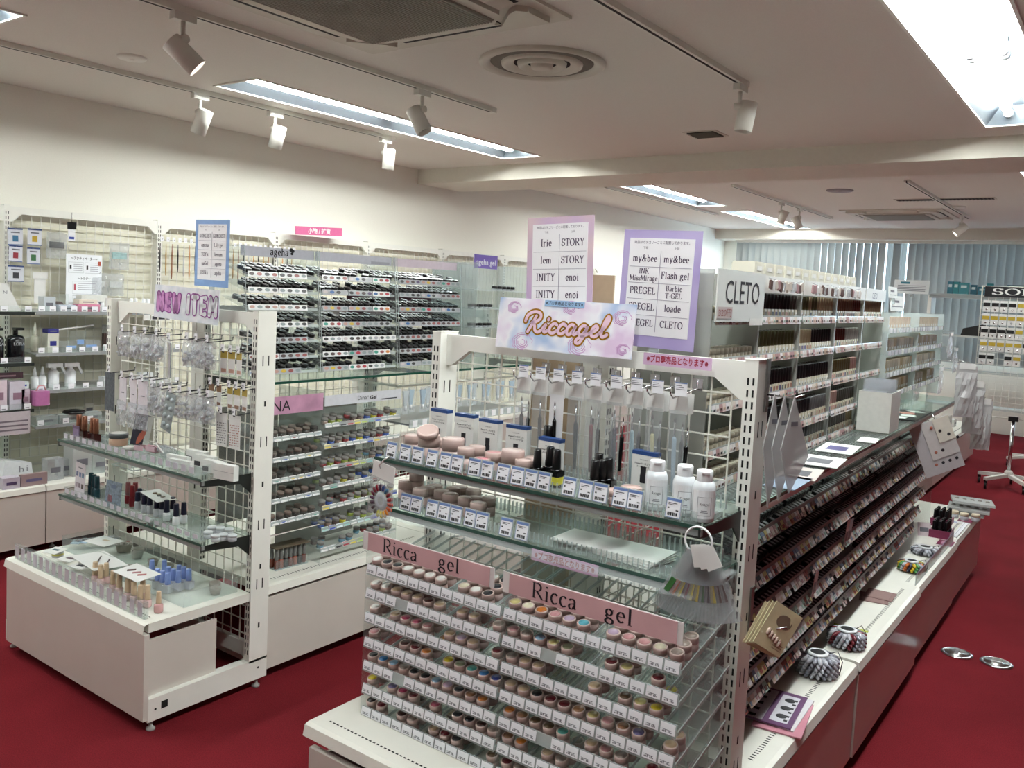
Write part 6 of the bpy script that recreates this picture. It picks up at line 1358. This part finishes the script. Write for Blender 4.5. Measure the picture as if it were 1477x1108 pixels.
for i in range(22):
    a=-.50+.046*i; col=rnd.choice(['7a2a2a','b8602a','3a6a3a','5a3a32','c8b43a','8a5a4a','4a3a3a','a84030'])
    M=T(-.01+.0014*i,-.012+.0015*i,-.03) @ RY(-a)
    MB(M).bx(-.012,.012,0,.0008,-.135,.008).build('chip_card',film,t)
    MB(M).bx(-.0055,.0055,-.0012,-.0004,-.095,-.062).build('colour_chip',mat('chipc_'+col,col,.2),t) if i%2==0 else None
for i in range(3): MB(T(.008+.010*i,-.016-.002*i,-.016) @ RY(-.25-.15*i)).bx(-.016,.016,0,.001,-.034,.010).build('white_tag',paper,t)
t=thing('tip_wheel_bag','colourful nail tip wheel in a clear bag with white header at the shelf corner','packet',(-1.501,1.572,0.988)); t.rotation_euler=(0,.10,-.1)
MB().tube([(.012,.01,.02),(.008,-.006,.012),(-.002,-.012,-.006),(-.004,-.004,-.014)],.0018,6).build('hook',chrome,t)
MB().bx(-.038,.046,-.001,.001,-.045,.0).build('header_card',paper,t); MB().bx(-.042,.05,-.0025,-.0018,-.155,-.04).build('bag_front',film,t)
wc=['8a2a2c','a0382a','b8502a','c9762a','c9922a','c9b42a','b0a83a','6a6a66','565052','4a3a48','4a2a40','5a1c2c','6a1c28','7a1c28','3a2a40','2a3a6a','3a6a8a','6a2028']
for i,c in enumerate(wc):
    a=math.pi/2-2*math.pi*i/len(wc)-1.2; MB(T(.006,.001,-.098) @ RY(-a+math.pi/2) @ T(0,0,.034)).lathe([(.001,-.010),(.0052,-.006),(.0056,.006),(.001,.011)],seg=8).build('nail_tip',mat('tip_'+c,c,.15),t)
MB(T(.006,.001,-.098)).lathe([(.024,0),(.022,.003),(.012,.004),(.009,.002),(0,.002)],seg=24,cap=False,axis='y').build('wheel',mat('clear_wheel','b9bcc2',.1,trans=.4),t)
# ================================================================== LEFT WALL GOODS
for i in range(8):
    y0,y1=wall_posts[i],wall_posts[i+1]
    t=struct(MB().bx(-4.849,-4.842,y0+.004,y1-.004,.36,1.685),'trim_%d'%(i+3),mat('cream_back_panel','dbd8c6',.6,noise=.02),label='cream back panel behind the wall mesh')
sec_dark=black_metal
def wshelf(y0,y1,xf,z,label,edge,slips):
    t=thing('wall_shelf',label,'shelf',(0,0,0)); MB().bx(-4.80,xf,y0,y1,z-.008,z).build('board',cm('9da19e',.3) if edge!='dark' else glass,t); MB().bx(xf,xf+.004,y0,y1,z-.016,z+.0005).build('edge',black_metal if edge=='dark' else cm('8d9090',.3),t)
    if slips:
        r=MB().bx(xf-.004,xf-.002,y0+.01,y1-.01,z,z+.03).build('clear_rail',acrylic,t)
        n=slips
        for k in range(n): 
            y=y0+.03+(y1-y0-.06)*k/(n-1); MB().bx(xf+.0,xf+.0012,y-.016,y+.016,z+.002,z+.029).build('price_slip',tag_mat,t); MB().bx(xf+.0012,xf+.0016,y-.011,y+.008,z+.008,z+.011).build('slip_print',grey_ink,t)
    return t
WS=[1.212,.997,.803,.620]
for k,z in enumerate(WS): wshelf(2.135,2.98,-4.51,z,('upper','second','third','lowest')[k]+' wall shelf of the unit hung with packets','grey',(15,12,11,7)[k])
for k,z in enumerate((1.213,.957,.722)): wshelf(1.25,2.10,-4.45,z,('upper','middle','lower')[k]+' dark edged wall shelf at the left edge','dark',8)
# hung packets on unit 1
def wp_packet(y,z,w,h,c,label,dx=0,band=True):
    t=thing('wall_packet',label,'packet',(-4.765+dx,y,z),None,'small packets on the wall mesh'); t.rotation_euler=(rnd.uniform(-.05,.05),0,0)
    MB().bx(0,.004,-w,w,-h,0).build('pouch',cm('c9cad2',.35),t); MB().bx(.0002,.0046,-w,w,-.007,.001).build('top_band',cm('3a4a78',.4),t); MB().bx(.0002,.0046,-w,w,-h,-h+.005).build('bottom_band',cm('5a6a92',.4),t)
    MB().bx(.004,.0046,-w*.38,w*.38,-h*.78,-h*.42).build('colour_square',cm(c,.4),t); MB().bx(.004,.0044,-w*.6,w*.6,-h*.28,-h*.2).build('print',grey_ink,t)
    MB().tube([(-.04,0,-.004),(.006,0,-.004),(.014,0,.002)],.0016,5).build('hook',chrome,t)
wp_packet(2.145,1.635,.038,.088,'3a6a8a','small packet with a blue square on the wall mesh'); wp_packet(2.245,1.640,.036,.088,'b89a3a','small packet with a yellow square on the wall mesh'); wp_packet(2.145,1.545,.034,.085,'8a2a38','small packet with a red square on the wall mesh',.01); wp_packet(2.235,1.540,.033,.088,'3a6a42','small packet with a green square on the wall mesh',.01); wp_packet(2.150,1.440,.040,.085,'3a3a40','small packet with a black mark, lowest on the wall mesh')
def wbag(y,z,s,label,inner):
    t=thing('wall_bag',label,'packet',(-4.755,y,z),math.pi/2); put(bag_mesh(.11*s,.14*s,int(y*100),.015).mesh('bag',bag_film),'bag',t); MB().bx(-.04*s,.04*s,-.004,.004,-.085*s,-.05*s).build('contents',inner,t); MB().tube([(0,.04,0),(0,-.01,0),(0,-.02,.006)],.0016,5).build('hook',chrome,t)
wbag(2.36,1.63,1.0,'clear bag with black parts on the wall mesh',black); wbag(2.72,1.60,1.1,'clear bag with pale teal parts on the wall mesh',cm('9cc8c4',.3))
wbag(2.60,1.42,.9,'clear bag of tips on the wall mesh, left of a pair',cm('d5d5d0',.3)); wbag(2.70,1.42,.9,'clear bag of tips on the wall mesh, right of a pair',cm('d5d5d0',.3))
t=thing('binder_clip','black clip hanging with a small blue card from the wall rail','clip',(-4.755,2.44,1.705)); MB().bx(0,.006,-.024,.024,-.05,-.012).build('clip',black,t); MB().tube([(.002,0,-.012),(.002,0,.04)],.0018,5).build('wire',chrome,t); MB().bx(0,.002,-.02,.02,-.115,-.05).build('card',tag_mat,t); MB().bx(.002,.0025,-.014,.014,-.105,-.092).build('blue_print',cm('2a3a8a',.4),t)
t=thing('paper_notice','white A4 notice with framed notes clipped on the wall mesh','notice',(-4.752,2.512,1.235)); MB().bx(0,.0012,-.102,.102,0,.285).build('sheet',mat('notice_paper','e4e6ea',.5),t)
m=MB(); text_mb('〜アクティベーター〜',.014,T(.0016,0,.255) @ RZ(math.pi/2),mb=m,width=.15,bold=.02); text_mb('〜トルク〜',.013,T(.0016,0,.145) @ RZ(math.pi/2),mb=m,width=.075,bold=.02); tag(m.build('heading',ink,t),kind='stuff')
for (ya,yb,za,zb) in ((-.09,-.004,.182,.24),(.004,.09,.182,.24),(-.065,.075,.065,.135),(-.065,.075,.004,.055)):
    b=MB(); stroke(b,[(ya,za),(yb,za),(yb,zb),(ya,zb)],.0012,T(.0016,0,0) @ RZ(math.pi/2),close=True); tag(b.build('note_frame',grey_ink,t),kind='stuff')
    for k in range(4): MB().bx(.0012,.0016,ya+.03,yb-.008,zb-.014-.011*k,zb-.010-.011*k).build('text_line',cm('a9a9b0',.5),t)
    MB().bx(.0012,.0016,ya+.008,ya+.018,za+.02,zb-.016).build('picture',cm('a84a58',.5) if za==.065 else ink,t)
MB().bx(.0012,.0016,.078,.095,.225,.25).build('leaf_print',cm('b0503a',.5),t)
t=thing('white_card','blank white card hung on the wall mesh above the shelf','card',(-4.755,2.27,1.30)); MB().bx(0,.003,-.03,.03,-.055,.075).build('card',paper,t); MB().bx(.003,.006,-.04,.04,.075,.11).build('header',paper,t)
# brushes on the next units
tgm=MB(); tgm.bx(0,.001,-.010,.010,-.008,.020); tgm_me=tgm.mesh('tag',tag_mat)
for i in range(26):
    y=2.955+.040*i
    if 3.30<y<3.47: continue
    t=thing('slim_brush',('slim handled brush on the wall hooks, %s from the left'%WORD(i+1)),'brush',(-4.73,y,1.635),None,'slim brushes on the wall hooks'); put(tgm_me,'tag',t,(.03,0,0)); MB().tube([(-.07,0,.006),(.03,0,.0),(.036,0,.006)],.0016,5).build('hook',chrome,t)
    MB(T(.012,0,-.02)).lathe([(.0015,0),(.0024,-.03),(.004,-.06),(.0042,-.14-.02*(i%3)),(.002,-.17-.02*(i%3))],seg=8).build('handle',[black,cm('b08a4a',.4),cm('8a5a3a',.4),black,cm('c3c3c3',.4),cm('c08a5a',.4)][i%6],t)
t=thing('hanging_sign','pink sign with white Japanese letters above the wall shelving','sign',(-4.70,4.178,1.757)); t.rotation_euler=(.05,0,0); MB().bx(0,.003,-.215,.215,0,.058).build('panel',cm('c25c88',.45,'print'),t); m=MB(); text_mb('小物 / 雑貨',.030,T(.0036,0,.013) @ RZ(math.pi/2),mb=m,width=.21,bold=.03); tag(m.build('lettering',paper,t),kind='stuff'); MB().bx(-.08,0,-.003,.003,.005,.012).build('arm',chrome,t)
# shelf goods of unit 1
def wbottle(y,z,h,r,m,label,capmat=None,cap=.3,name='white_bottle',x=-4.60):
    t=thing(name,label,'bottle',(x,y,z+.0005),None); MB().lathe([(r*.95,0),(r,.004),(r,h*(1-cap)*.85),(r*.5,h*(1-cap))],seg=14).build('body',m,t); MB().lathe([(r*.55,h*(1-cap)),(r*.5,h*(1-cap)+.01),(r*.16,h)],seg=10).build('nozzle',capmat or m,t); return t
def wbox(y,z,w,h,m,label,d=.03,x=-4.56,rz=0,pm=None,name='carton',cat='box'):
    t=thing(name,label,cat,(x,y,z+.0005),rz); MB().bx(-d,d,-w,w,0,h).build('carton',m,t); MB().bx(d,d+.0006,-w*.6,w*.6,h*.35,h*.6).build('print',pm or grey_ink,t); return t
z=WS[0]
t=wbox(2.215,z,.03,.075,cm('b9bfc4',.3),'grey white tube box at the left of the upper wall shelf'); t=thing('clear_bin','clear bin of brown cakes on the upper wall shelf','bin',(-4.60,2.29,z+.0005)); MB().bx(-.04,.04,-.04,.04,0,.004).build('base',acrylic_edge,t); MB().bx(.038,.04,-.04,.04,.004,.09).build('front_wall',acrylic,t); MB().lathe([(.03,.004),(.034,.03),(.02,.05)],seg=10).build('brown_fill',cm('4a2c26',.6),t)
wbox(2.30,z,.045,.035,cm('b9c0cc',.4),'low pale blue box on the upper wall shelf',x=-4.535,d=.018); wbox(2.42,z,.06,.040,cm('cf7f9a',.4),'pink box on the upper wall shelf',x=-4.55); wbox(2.42,z+.041,.05,.022,cm('d6cdbd',.4),'cream pack lying on the pink box',x=-4.56)
t=wbox(2.575,z,.045,.075,paper,'white leaning card with a black ring logo on the upper wall shelf',x=-4.55,d=.004,name='logo_card',cat='card'); b=MB(); stroke(b,[(.017*math.cos(a),.045+.014*math.sin(a)) for a in [.6+k*.28 for k in range(18)]],.005,T(.0055,0,0) @ RZ(math.pi/2)); b.build('ring_logo',ink,t)
wbox(2.52,z,.075,.085,cm('d3d3cc',.4),'wide cream carton behind the logo card',x=-4.68)
for i in range(7): bottle('white_bottle',-4.57-.02*(i%2),2.69+.038*i,z+.0005,'%s white bottle from the left in the blue banded row on the wall shelf'%ORD[i],'white bottles on the wall shelf',.015,.045,.011,.03,cm('9aa2c4',.3) if i%2 else wp,wp)
for i,y in enumerate((2.475,2.505)): bottle('white_bottle',-4.54,y,z+.0005,('left','right')[i]+' of two tiny white bottles beside the pink box','tiny white bottles',.009,.03,.008,.02,wp,wp)
t=thing('shelf_label','white label with black print under the upper wall shelf edge','label',(-4.505,2.80,z-.045)); MB().bx(0,.001,-.07,.10,0,.03).build('label',paper,t); MB().bx(.001,.0014,-.02,.09,.006,.024).build('print',ink,t); MB().bx(-.004,0,-.07,.10,.026,.032).build('clip',acrylic_edge,t)
z=WS[1]
wbottle(2.175,z,.155,.022,cm('c6c3b4',.35),'cream nozzle bottle at the left of the second wall shelf',cap=.45); wbox(2.235,z,.028,.10,cm('c9c8bc',.35),'white pack with navy bands on the second wall shelf',pm=cm('2a2a7a',.4)); wbox(2.235,z+.101,.028,.022,cm('2a2a7a',.4),'navy lid block on the banded pack')
t=thing('white_stick','long white stick lying across the boxes on the second wall shelf','stick',(-4.56,2.36,z+.128)); t.rotation_euler=(.12,0,0); MB().bx(-.004,.004,-.10,.10,-.004,.004).build('stick',paper,t); MB().bx(-.005,.005,.09,.105,-.005,.005).build('tip',wp,t)
for i,(y,w,h) in enumerate(((2.33,.045,.055),(2.44,.05,.060),(2.38,.03,.11))): wbox(y,z,w,h,film if i<2 else acrylic,ORD[i]+' clear box of small parts on the second wall shelf',pm=cm('7a9ac8',.4),name='clear_box')
wbox(2.56,z,.038,.095,cm('34201c',.4),'dark brown box on the second wall shelf',d=.012,rz=-.1)
for i,y in enumerate((2.515,2.545)): bottle('white_bottle',-4.525,y,z+.0005,('left','right')[i]+' of two small white jars before the brown box','small white jars',.012,.02,.012,.015,wp,wp)
wbag(2.68,z+.13,1.0,'crumpled clear bag standing on the second wall shelf',film)
z=WS[2]
for i,y in enumerate((2.175,2.215)): wbottle(y,z,.115,.020,wp,('left','right')[i]+' white squeeze bottle on the third wall shelf',cap=.4)
for i,y in enumerate((2.272,2.362)):
    t=wbottle(y,z,.12,.028,wp,('left','right')[i]+' white spray bottle on the third wall shelf',cap=.2); MB().bx(-.01,.012,-.035,.045,.108,.13).build('trigger_head',wp,t); MB(T(0,.045,.105) @ RX(.5)).bx(-.006,.006,-.006,.006,-.04,.01).build('trigger',wp,t)
for i in range(4): wbox(2.55+.075*i,z,.034,.05+.012*(i%2),cm('cfd2d2',.35),'%s pale soft pack from the left on the third wall shelf'%ORD[i],name='soft_pack')
z=WS[3]
for i in range(3): wbox(2.20+.12*i,z,.055,.045,acrylic_edge,'%s clear drawer from the left on the lowest wall shelf'%ORD[i],name='drawer_box',cat='box',x=-4.545)
t=thing('black_sponge','black sponge pad lying on the clear drawers','sponge',(-4.55,2.36,z+.046)); MB().lathe([(.055,0),(.06,.006),(.05,.014),(.02,.016)],seg=14).build('pad',black,t); MB().lathe([(.03,.016),(.0,.018)],seg=12,cap=False).build('dimple',cm('1c1c1c',.8),t)
t=thing('shelf_card','small framed card standing on the lowest wall shelf','card',(-4.60,2.47,z+.0005)); MB().bx(0,.003,-.025,.025,0,.085).build('card',cm('c9c7bc',.5),t); MB().bx(.003,.0034,-.018,.018,.02,.06).build('print',grey_ink,t)
# left edge unit goods
t=thing('white_box','white box with grey letters leaning on the upper left shelf','box',(-4.56,1.98,1.2135)); b=MB(); b.prism([(0,-.11,0),(0,.10,0),(0,.03,.135),(0,-.11,.15)],(.012,0,0)); b.build('box',paper,t); m=MB(); serif('NOUN',.014,T(.0126,-.01,.085) @ RZ(math.pi/2),mb=m,width=.09); tag(m.build('lettering',grey_ink,t),kind='stuff')
for i,y in enumerate((1.945,2.045)):
    t=thing('pump_bottle',('left','right')[i]+' black pump bottle lettered LORA on the left edge shelf','bottle',(-4.53,y,.9575)); MB().lathe([(.040,0),(.042,.004),(.042,.115),(.034,.130),(.014,.135)],seg=20).build('body',mat('black_bottle','0e1014',.2),t); MB().lathe([(.012,.135),(.012,.16)],seg=10).build('collar',black,t); MB().bx(-.006,.03,-.012,.03,.16,.172).build('pump_head',black,t)
    m=MB(); serif('LORA',.014,T(.043,0,.085) @ RZ(math.pi/2),mb=m,width=.055,thick=.13,thin=.05); tag(m.build('lettering',cm('aeb0b4',.4),t),kind='stuff')
for i,(y,w,h,c) in enumerate(((1.94,.04,.15,'cdbcc4'),(2.03,.035,.14,'c2bcc6'),(2.07,.02,.10,'b8a8b4'))): wbox(y,.722,w,h,cm(c,.4),('left','middle','right')[i]+' pale pink carton on the lower left edge shelf',x=-4.50,pm=cm('8a6a7a',.4))
t=wbox(1.985,.722+.152,.09,.03,cm('3a1c28',.4),'dark maroon header above the pink cartons',x=-4.52,d=.01,pm=cm('8a6a72',.4),name='header_block')
wbox(2.06,.722+.101,.028,.035,cm('c9d4d2',.4),'small white box with a blue oval on the pink carton',x=-4.495,pm=cm('2a3a9a',.4),d=.02)
t=thing('pink_bag','magenta handled bag hanging at the left edge shelf end','bag',(-4.47,2.105,.735)); MB().bx(-.03,.03,0,.07,0,.075).build('bag',cm('b06a9a',.35),t); MB().tube([(0,.015,.075),(0,.03,.10),(0,.055,.10),(0,.065,.075)],.003,6).build('handle',cm('c98a8a',.35),t)
t=thing('price_sheet','grey striped price sheet hung below the left edge shelves','sheet',(-4.445,1.98,.60)); MB().bx(0,.002,-.09,.10,0,.115).build('sheet',cm('b9b0b4',.4),t)
for k in range(3): MB().bx(.002,.0025,-.08,.09,.02+.022*k,.028+.022*k).build('stripe',cm('6a6068',.4),t)
# wall base deck goods
BZ=.3455
t=thing('white_case','white case lettered Wh on the wall base deck','case',(-4.56,2.03,BZ)); t.rotation_euler=(0,0,.2); MB().prism([(.07,-.09,0),(.07,.09,0),(.07,.075,.09),(.07,-.07,.12)],(-.14,0,0)).build('case',cm('d8dadc',.4),t); m=MB(); serif('Whi',.03,T(.071,.02,.05) @ RZ(math.pi/2),mb=m,width=.08); tag(m.build('lettering',grey_ink,t),kind='stuff')
wbox(1.96,BZ,.04,.055,cm('b9b0bc',.4),'low lilac carton at the left of the base deck',x=-4.40,pm=cm('4a3a5a',.4)); wbox(2.07,BZ,.065,.060,cm('9a8484',.4),'mauve carton with pale print on the base deck',x=-4.385,pm=cm('6a6488',.4),d=.012)
wbox(1.90,BZ,.10,.17,cm('a9adaf',.4),'grey board with number print behind the white case',x=-4.62,d=.004,name='grey_board',cat='board')
for i in range(2): wbox(2.20+.09*i,BZ,.042,.11-.02*i,bag_film,('left','right')[i]+' crumpled clear pack on the wall base deck',x=-4.45-.05*i,name='clear_pack',cat='packet')
for i,(y,h,w) in enumerate(((2.345,.15,.05),(2.45,.10,.05),(2.565,.09,.06),(2.685,.14,.055))): wbox(y,BZ,w,h,acrylic_edge if i%2 else mat('milky_box','c3c6c4',.3,trans=.35,tint='f2f2f0'),'%s clear storage box from the left on the wall base deck'%ORD[i],x=-4.48,name='storage_box',d=.05)
# ================================================================== FAR END OF THE SHOP
run_unit('far low gondola before the blinds, nearer unit',-1.72,-2.2,-1.22,6.55,8.10,1.30,.35); run_unit('far low gondola before the blinds, farther unit',-1.72,-2.2,-1.22,8.10,9.65,1.30,.35)
for i in range(9):
    y=6.7+.33*i; t=thing('hanging_bag','%s white bag hanging on the far gondola side'%ORD[i],'bag',(-1.36,y,1.25-.15*(i%3)),math.pi/2,'white bags on the far gondola'); put(_bags[i%4],'bag',t).scale=(2.2,1.5,2.4); MB().bx(-.06,.06,-.012,-.010,-.03,0).build('header',paper,t); MB().tube([(0,.35,.01),(0,-.01,.01),(0,-.02,.02)],.002,5).build('hook',chrome,t)
for i in range(10):
    wbox(6.72+.27*i,.3505,.07,.07+.03*(i%3),[cm('c9c9c6',.4),acrylic_edge,cm('a9a29a',.4)][i%3],'%s low white pack from the left on the far gondola deck'%ORD[i],x=-1.36,name='far_pack')
# wide shelf with teal boxes in front of the blinds
t=thing('window_shelf','white shelf unit with teal cartons in front of the window blinds','shelf unit',(0,0,0))
for x in (-2.0,-.75): MB().bx(x-.02,x+.02,11.15,11.42,0,1.62).build('post',white_metal,t)
for z in (.35,.75,1.15,1.60): MB().bx(-2.0,-.75,11.12,11.42,z,z+.02).build('board',cm('b9bdb8',.4),t)
MB().bx(-2.0,-.75,11.116,11.12,1.585,1.64).build('price_rail',acrylic_edge,t)
tealc=[cm('2a6a7a',.4),cm('2a7a80',.4),cm('3a8088',.4),cm('1f5a6a',.4)]
for i,(x,w,h) in enumerate(((-1.80,.028,.16),(-1.74,.028,.16),(-1.66,.05,.15),(-1.56,.032,.13),(-1.48,.035,.11),(-1.40,.03,.15),(-1.30,.05,.12),(-1.12,.11,.14))):
    t=thing('teal_carton','%s teal carton from the left on the shelf before the blinds'%ORD[i],'box',(x,11.22,1.6205),None,'teal cartons'); MB().bx(-w,w,-.05,.05,0,h).build('carton',tealc[i%4],t); MB().bx(-w*.6,w*.6,-.0506,-.05,h*.6,h*.8).build('print',cm('c3d4d4',.4),t)
t=thing('info_board','white printed board leaning on the shelf before the blinds','sign',(-2.18,11.0,1.62)); t.rotation_euler=(-.2,0,0); MB().bx(-.19,.19,0,.004,0,.16).build('board',cm('c3c6c6',.4),t); MB().bx(-.12,-.02,-.001,0,.115,.14).build('logo',cm('2a6a7a',.4),t)
for k in range(4): MB().bx(-.15,.15,-.001,0,.03+.02*k,.038+.02*k).build('text_line',grey_ink,t)
MB().bx(-.02,.02,.004,.12,-.012,.02).build('support',acrylic_edge,t)
t=thing('black_bags','black folded bags lying under the shelf before the blinds','bag',(-1.35,11.24,1.1705)); MB().prism([(-.3,-.08,0),(.3,-.08,0),(.25,-.08,.09),(-.1,-.08,.13),(-.28,-.08,.08)],(0,.16,0)).build('bag',black,t); MB().tube([(-.1,-.081,.12),(-.05,-.085,.17),(.05,-.085,.16),(.1,-.081,.10)],.006,6).build('handle',black,t)
# carded earring rack on a wheeled stand
t=thing('card_rack','wheeled wire rack hung with small carded packs and SONA header','display rack',(-.86,8.25,0))
xg0,xg1=-.225,.60
grid(t,(xg0,0,.60),(1,0,0),16,20,step=.0515)
MB().tube([(xg0,0,.58),(xg0,0,1.66),(xg1,0,1.66),(xg1,0,.58)],.008,8,closed=True).build('frame',wire_mat,t)
MB().cyl((.085,.0,.12),.014,.46,12).build('pole',chrome,t); MB().bx(.05,.12,-.03,.03,.56,.60).build('clamp',black,t); MB().lathe([(.035,.095),(.03,.14),(.018,.15)],(.085,0,0),14).build('hub',cm('c9c6be',.4),t)
for k in range(5):
    a=2*math.pi*k/5+.3; b=MB(T(.085,0,.11) @ RZ(a)); b.prism([(0,-.018,-.014),(.24,-.014,-.04),(.24,.014,-.04),(0,.018,-.014)],(0,0,.026)); b.build('star_leg',cm('cfccc4',.4),t)
    cst=MB(T(.085+.23*math.cos(a),.23*math.sin(a),0)); cst.cyl((-.008,0,.026),.026,.016,14,axis='x'); cst.bx(-.012,.012,-.012,.012,.05,.075); cst.build('caster',black,t)
hd=MB().bx(xg0+.02,xg1,-.012,-.006,1.575,1.662).build('header_board',cm('16181c',.3),t); m=MB(); serif('SONA',.050,T(.07,-.014,1.595),mb=m,width=.44,thick=.13,thin=.05); tag(m.build('lettering',paper,hd),kind='stuff')
yl=cm('b39a2e',.4); i=0
for r in range(5):
    for c in range(12):
        x=-.86+xg0+.045+.062*c; z=1.545-.109*r; hc=black if ((r%2==0 and c<4) or (r%2==1 and c>4)) else yl
        if r==4 and c in (2,5,6): continue
        t=thing('earring_card','%s topped card pack on the wheeled rack, %s row, %s from the left'%('black' if hc is black else 'yellow',ORD[r],ORD[c]),'card pack',(x,8.228,z),None,'card packs on the wheeled rack'); MB().bx(-.027,.027,-.002,0,-.095,0).build('card',paper,t); MB().bx(-.025,.025,-.004,-.002,-.05,-.02).build('header',hc,t); MB().lathe([(.009,0),(.006,.005),(0,.006)],(0,-.002,-.075),8,cap=False,axis='y').build('charm',chrome,t)
# second wheeled base behind
t=thing('rack_base','white wheeled stand base behind the card rack','stand',(-.72,9.6,0)); MB().cyl((0,0,.10),.012,.9,10).build('pole',chrome,t)
for k in range(5):
    a=2*math.pi*k/5; MB(T(0,0,.10) @ RZ(a)).prism([(0,-.016,-.01),(.24,-.012,-.034),(.24,.012,-.034),(0,.016,-.01)],(0,0,.024)).build('star_leg',cm('cfccc4',.4),t); cst=MB(T(.23*math.cos(a),.23*math.sin(a),0)); cst.cyl((-.008,0,.026),.026,.016,12,axis='x'); cst.bx(-.01,.01,-.01,.01,.05,.07); cst.build('caster',black,t)
# hanging sample sheets and bags at the far end of the carton shelves
t=thing('sample_sheets','white sample sheets with dark dots hanging at the counter front','sheet',RP(-.628,4.12,.972)); t.rotation_euler=(.42,0,-1.0)
for k,(w,h,c) in enumerate(((.115,.235,'a9a4a6'),(.085,.17,'b9b4b2'),(.055,.105,'cac4b8'))):
    s=MB(T(.004*k,.0,0)).bx(0,.0015,-w+.02*k,w-.06+.03*k,-h,0).build('sheet',cm(c,.4),t)
    for j in range(4 if k!=1 else 2): MB(T(.004*k+.0016,-w*.5+.03*j,-h*.82 if k!=2 else -.03-.025*j)).lathe([(.007,0),(.006,.0008),(0,.001)],seg=10,cap=False,axis='x').build('dot',[cm('9a5a4a',.4),ink,ink,ink][j],s)
MB().tube([(0,0,.02),(.004,0,.008),(.004,0,-.004)],.002,5).build('hook',chrome,t)
for i in range(3):
    t=thing('hanging_bag',('nearest','middle','farthest')[i]+' long white bag hanging past the carton shelf end','bag',RP(-.63+.03*i,5.10+.14*i,1.16-.10*i),.5); put(bag_mesh(.10,.27,300+i,.02).mesh('bag',mat('white_film','b9b7b7',.25,trans=.25,tint='f0f0f0')),'bag',t); MB().bx(-.04,.04,-.003,.003,-.02,.012).build('header',paper,t); MB().tube([(0,.12,.02),(0,0,.014),(0,-.02,.02)],.002,5).build('hook',chrome,t)
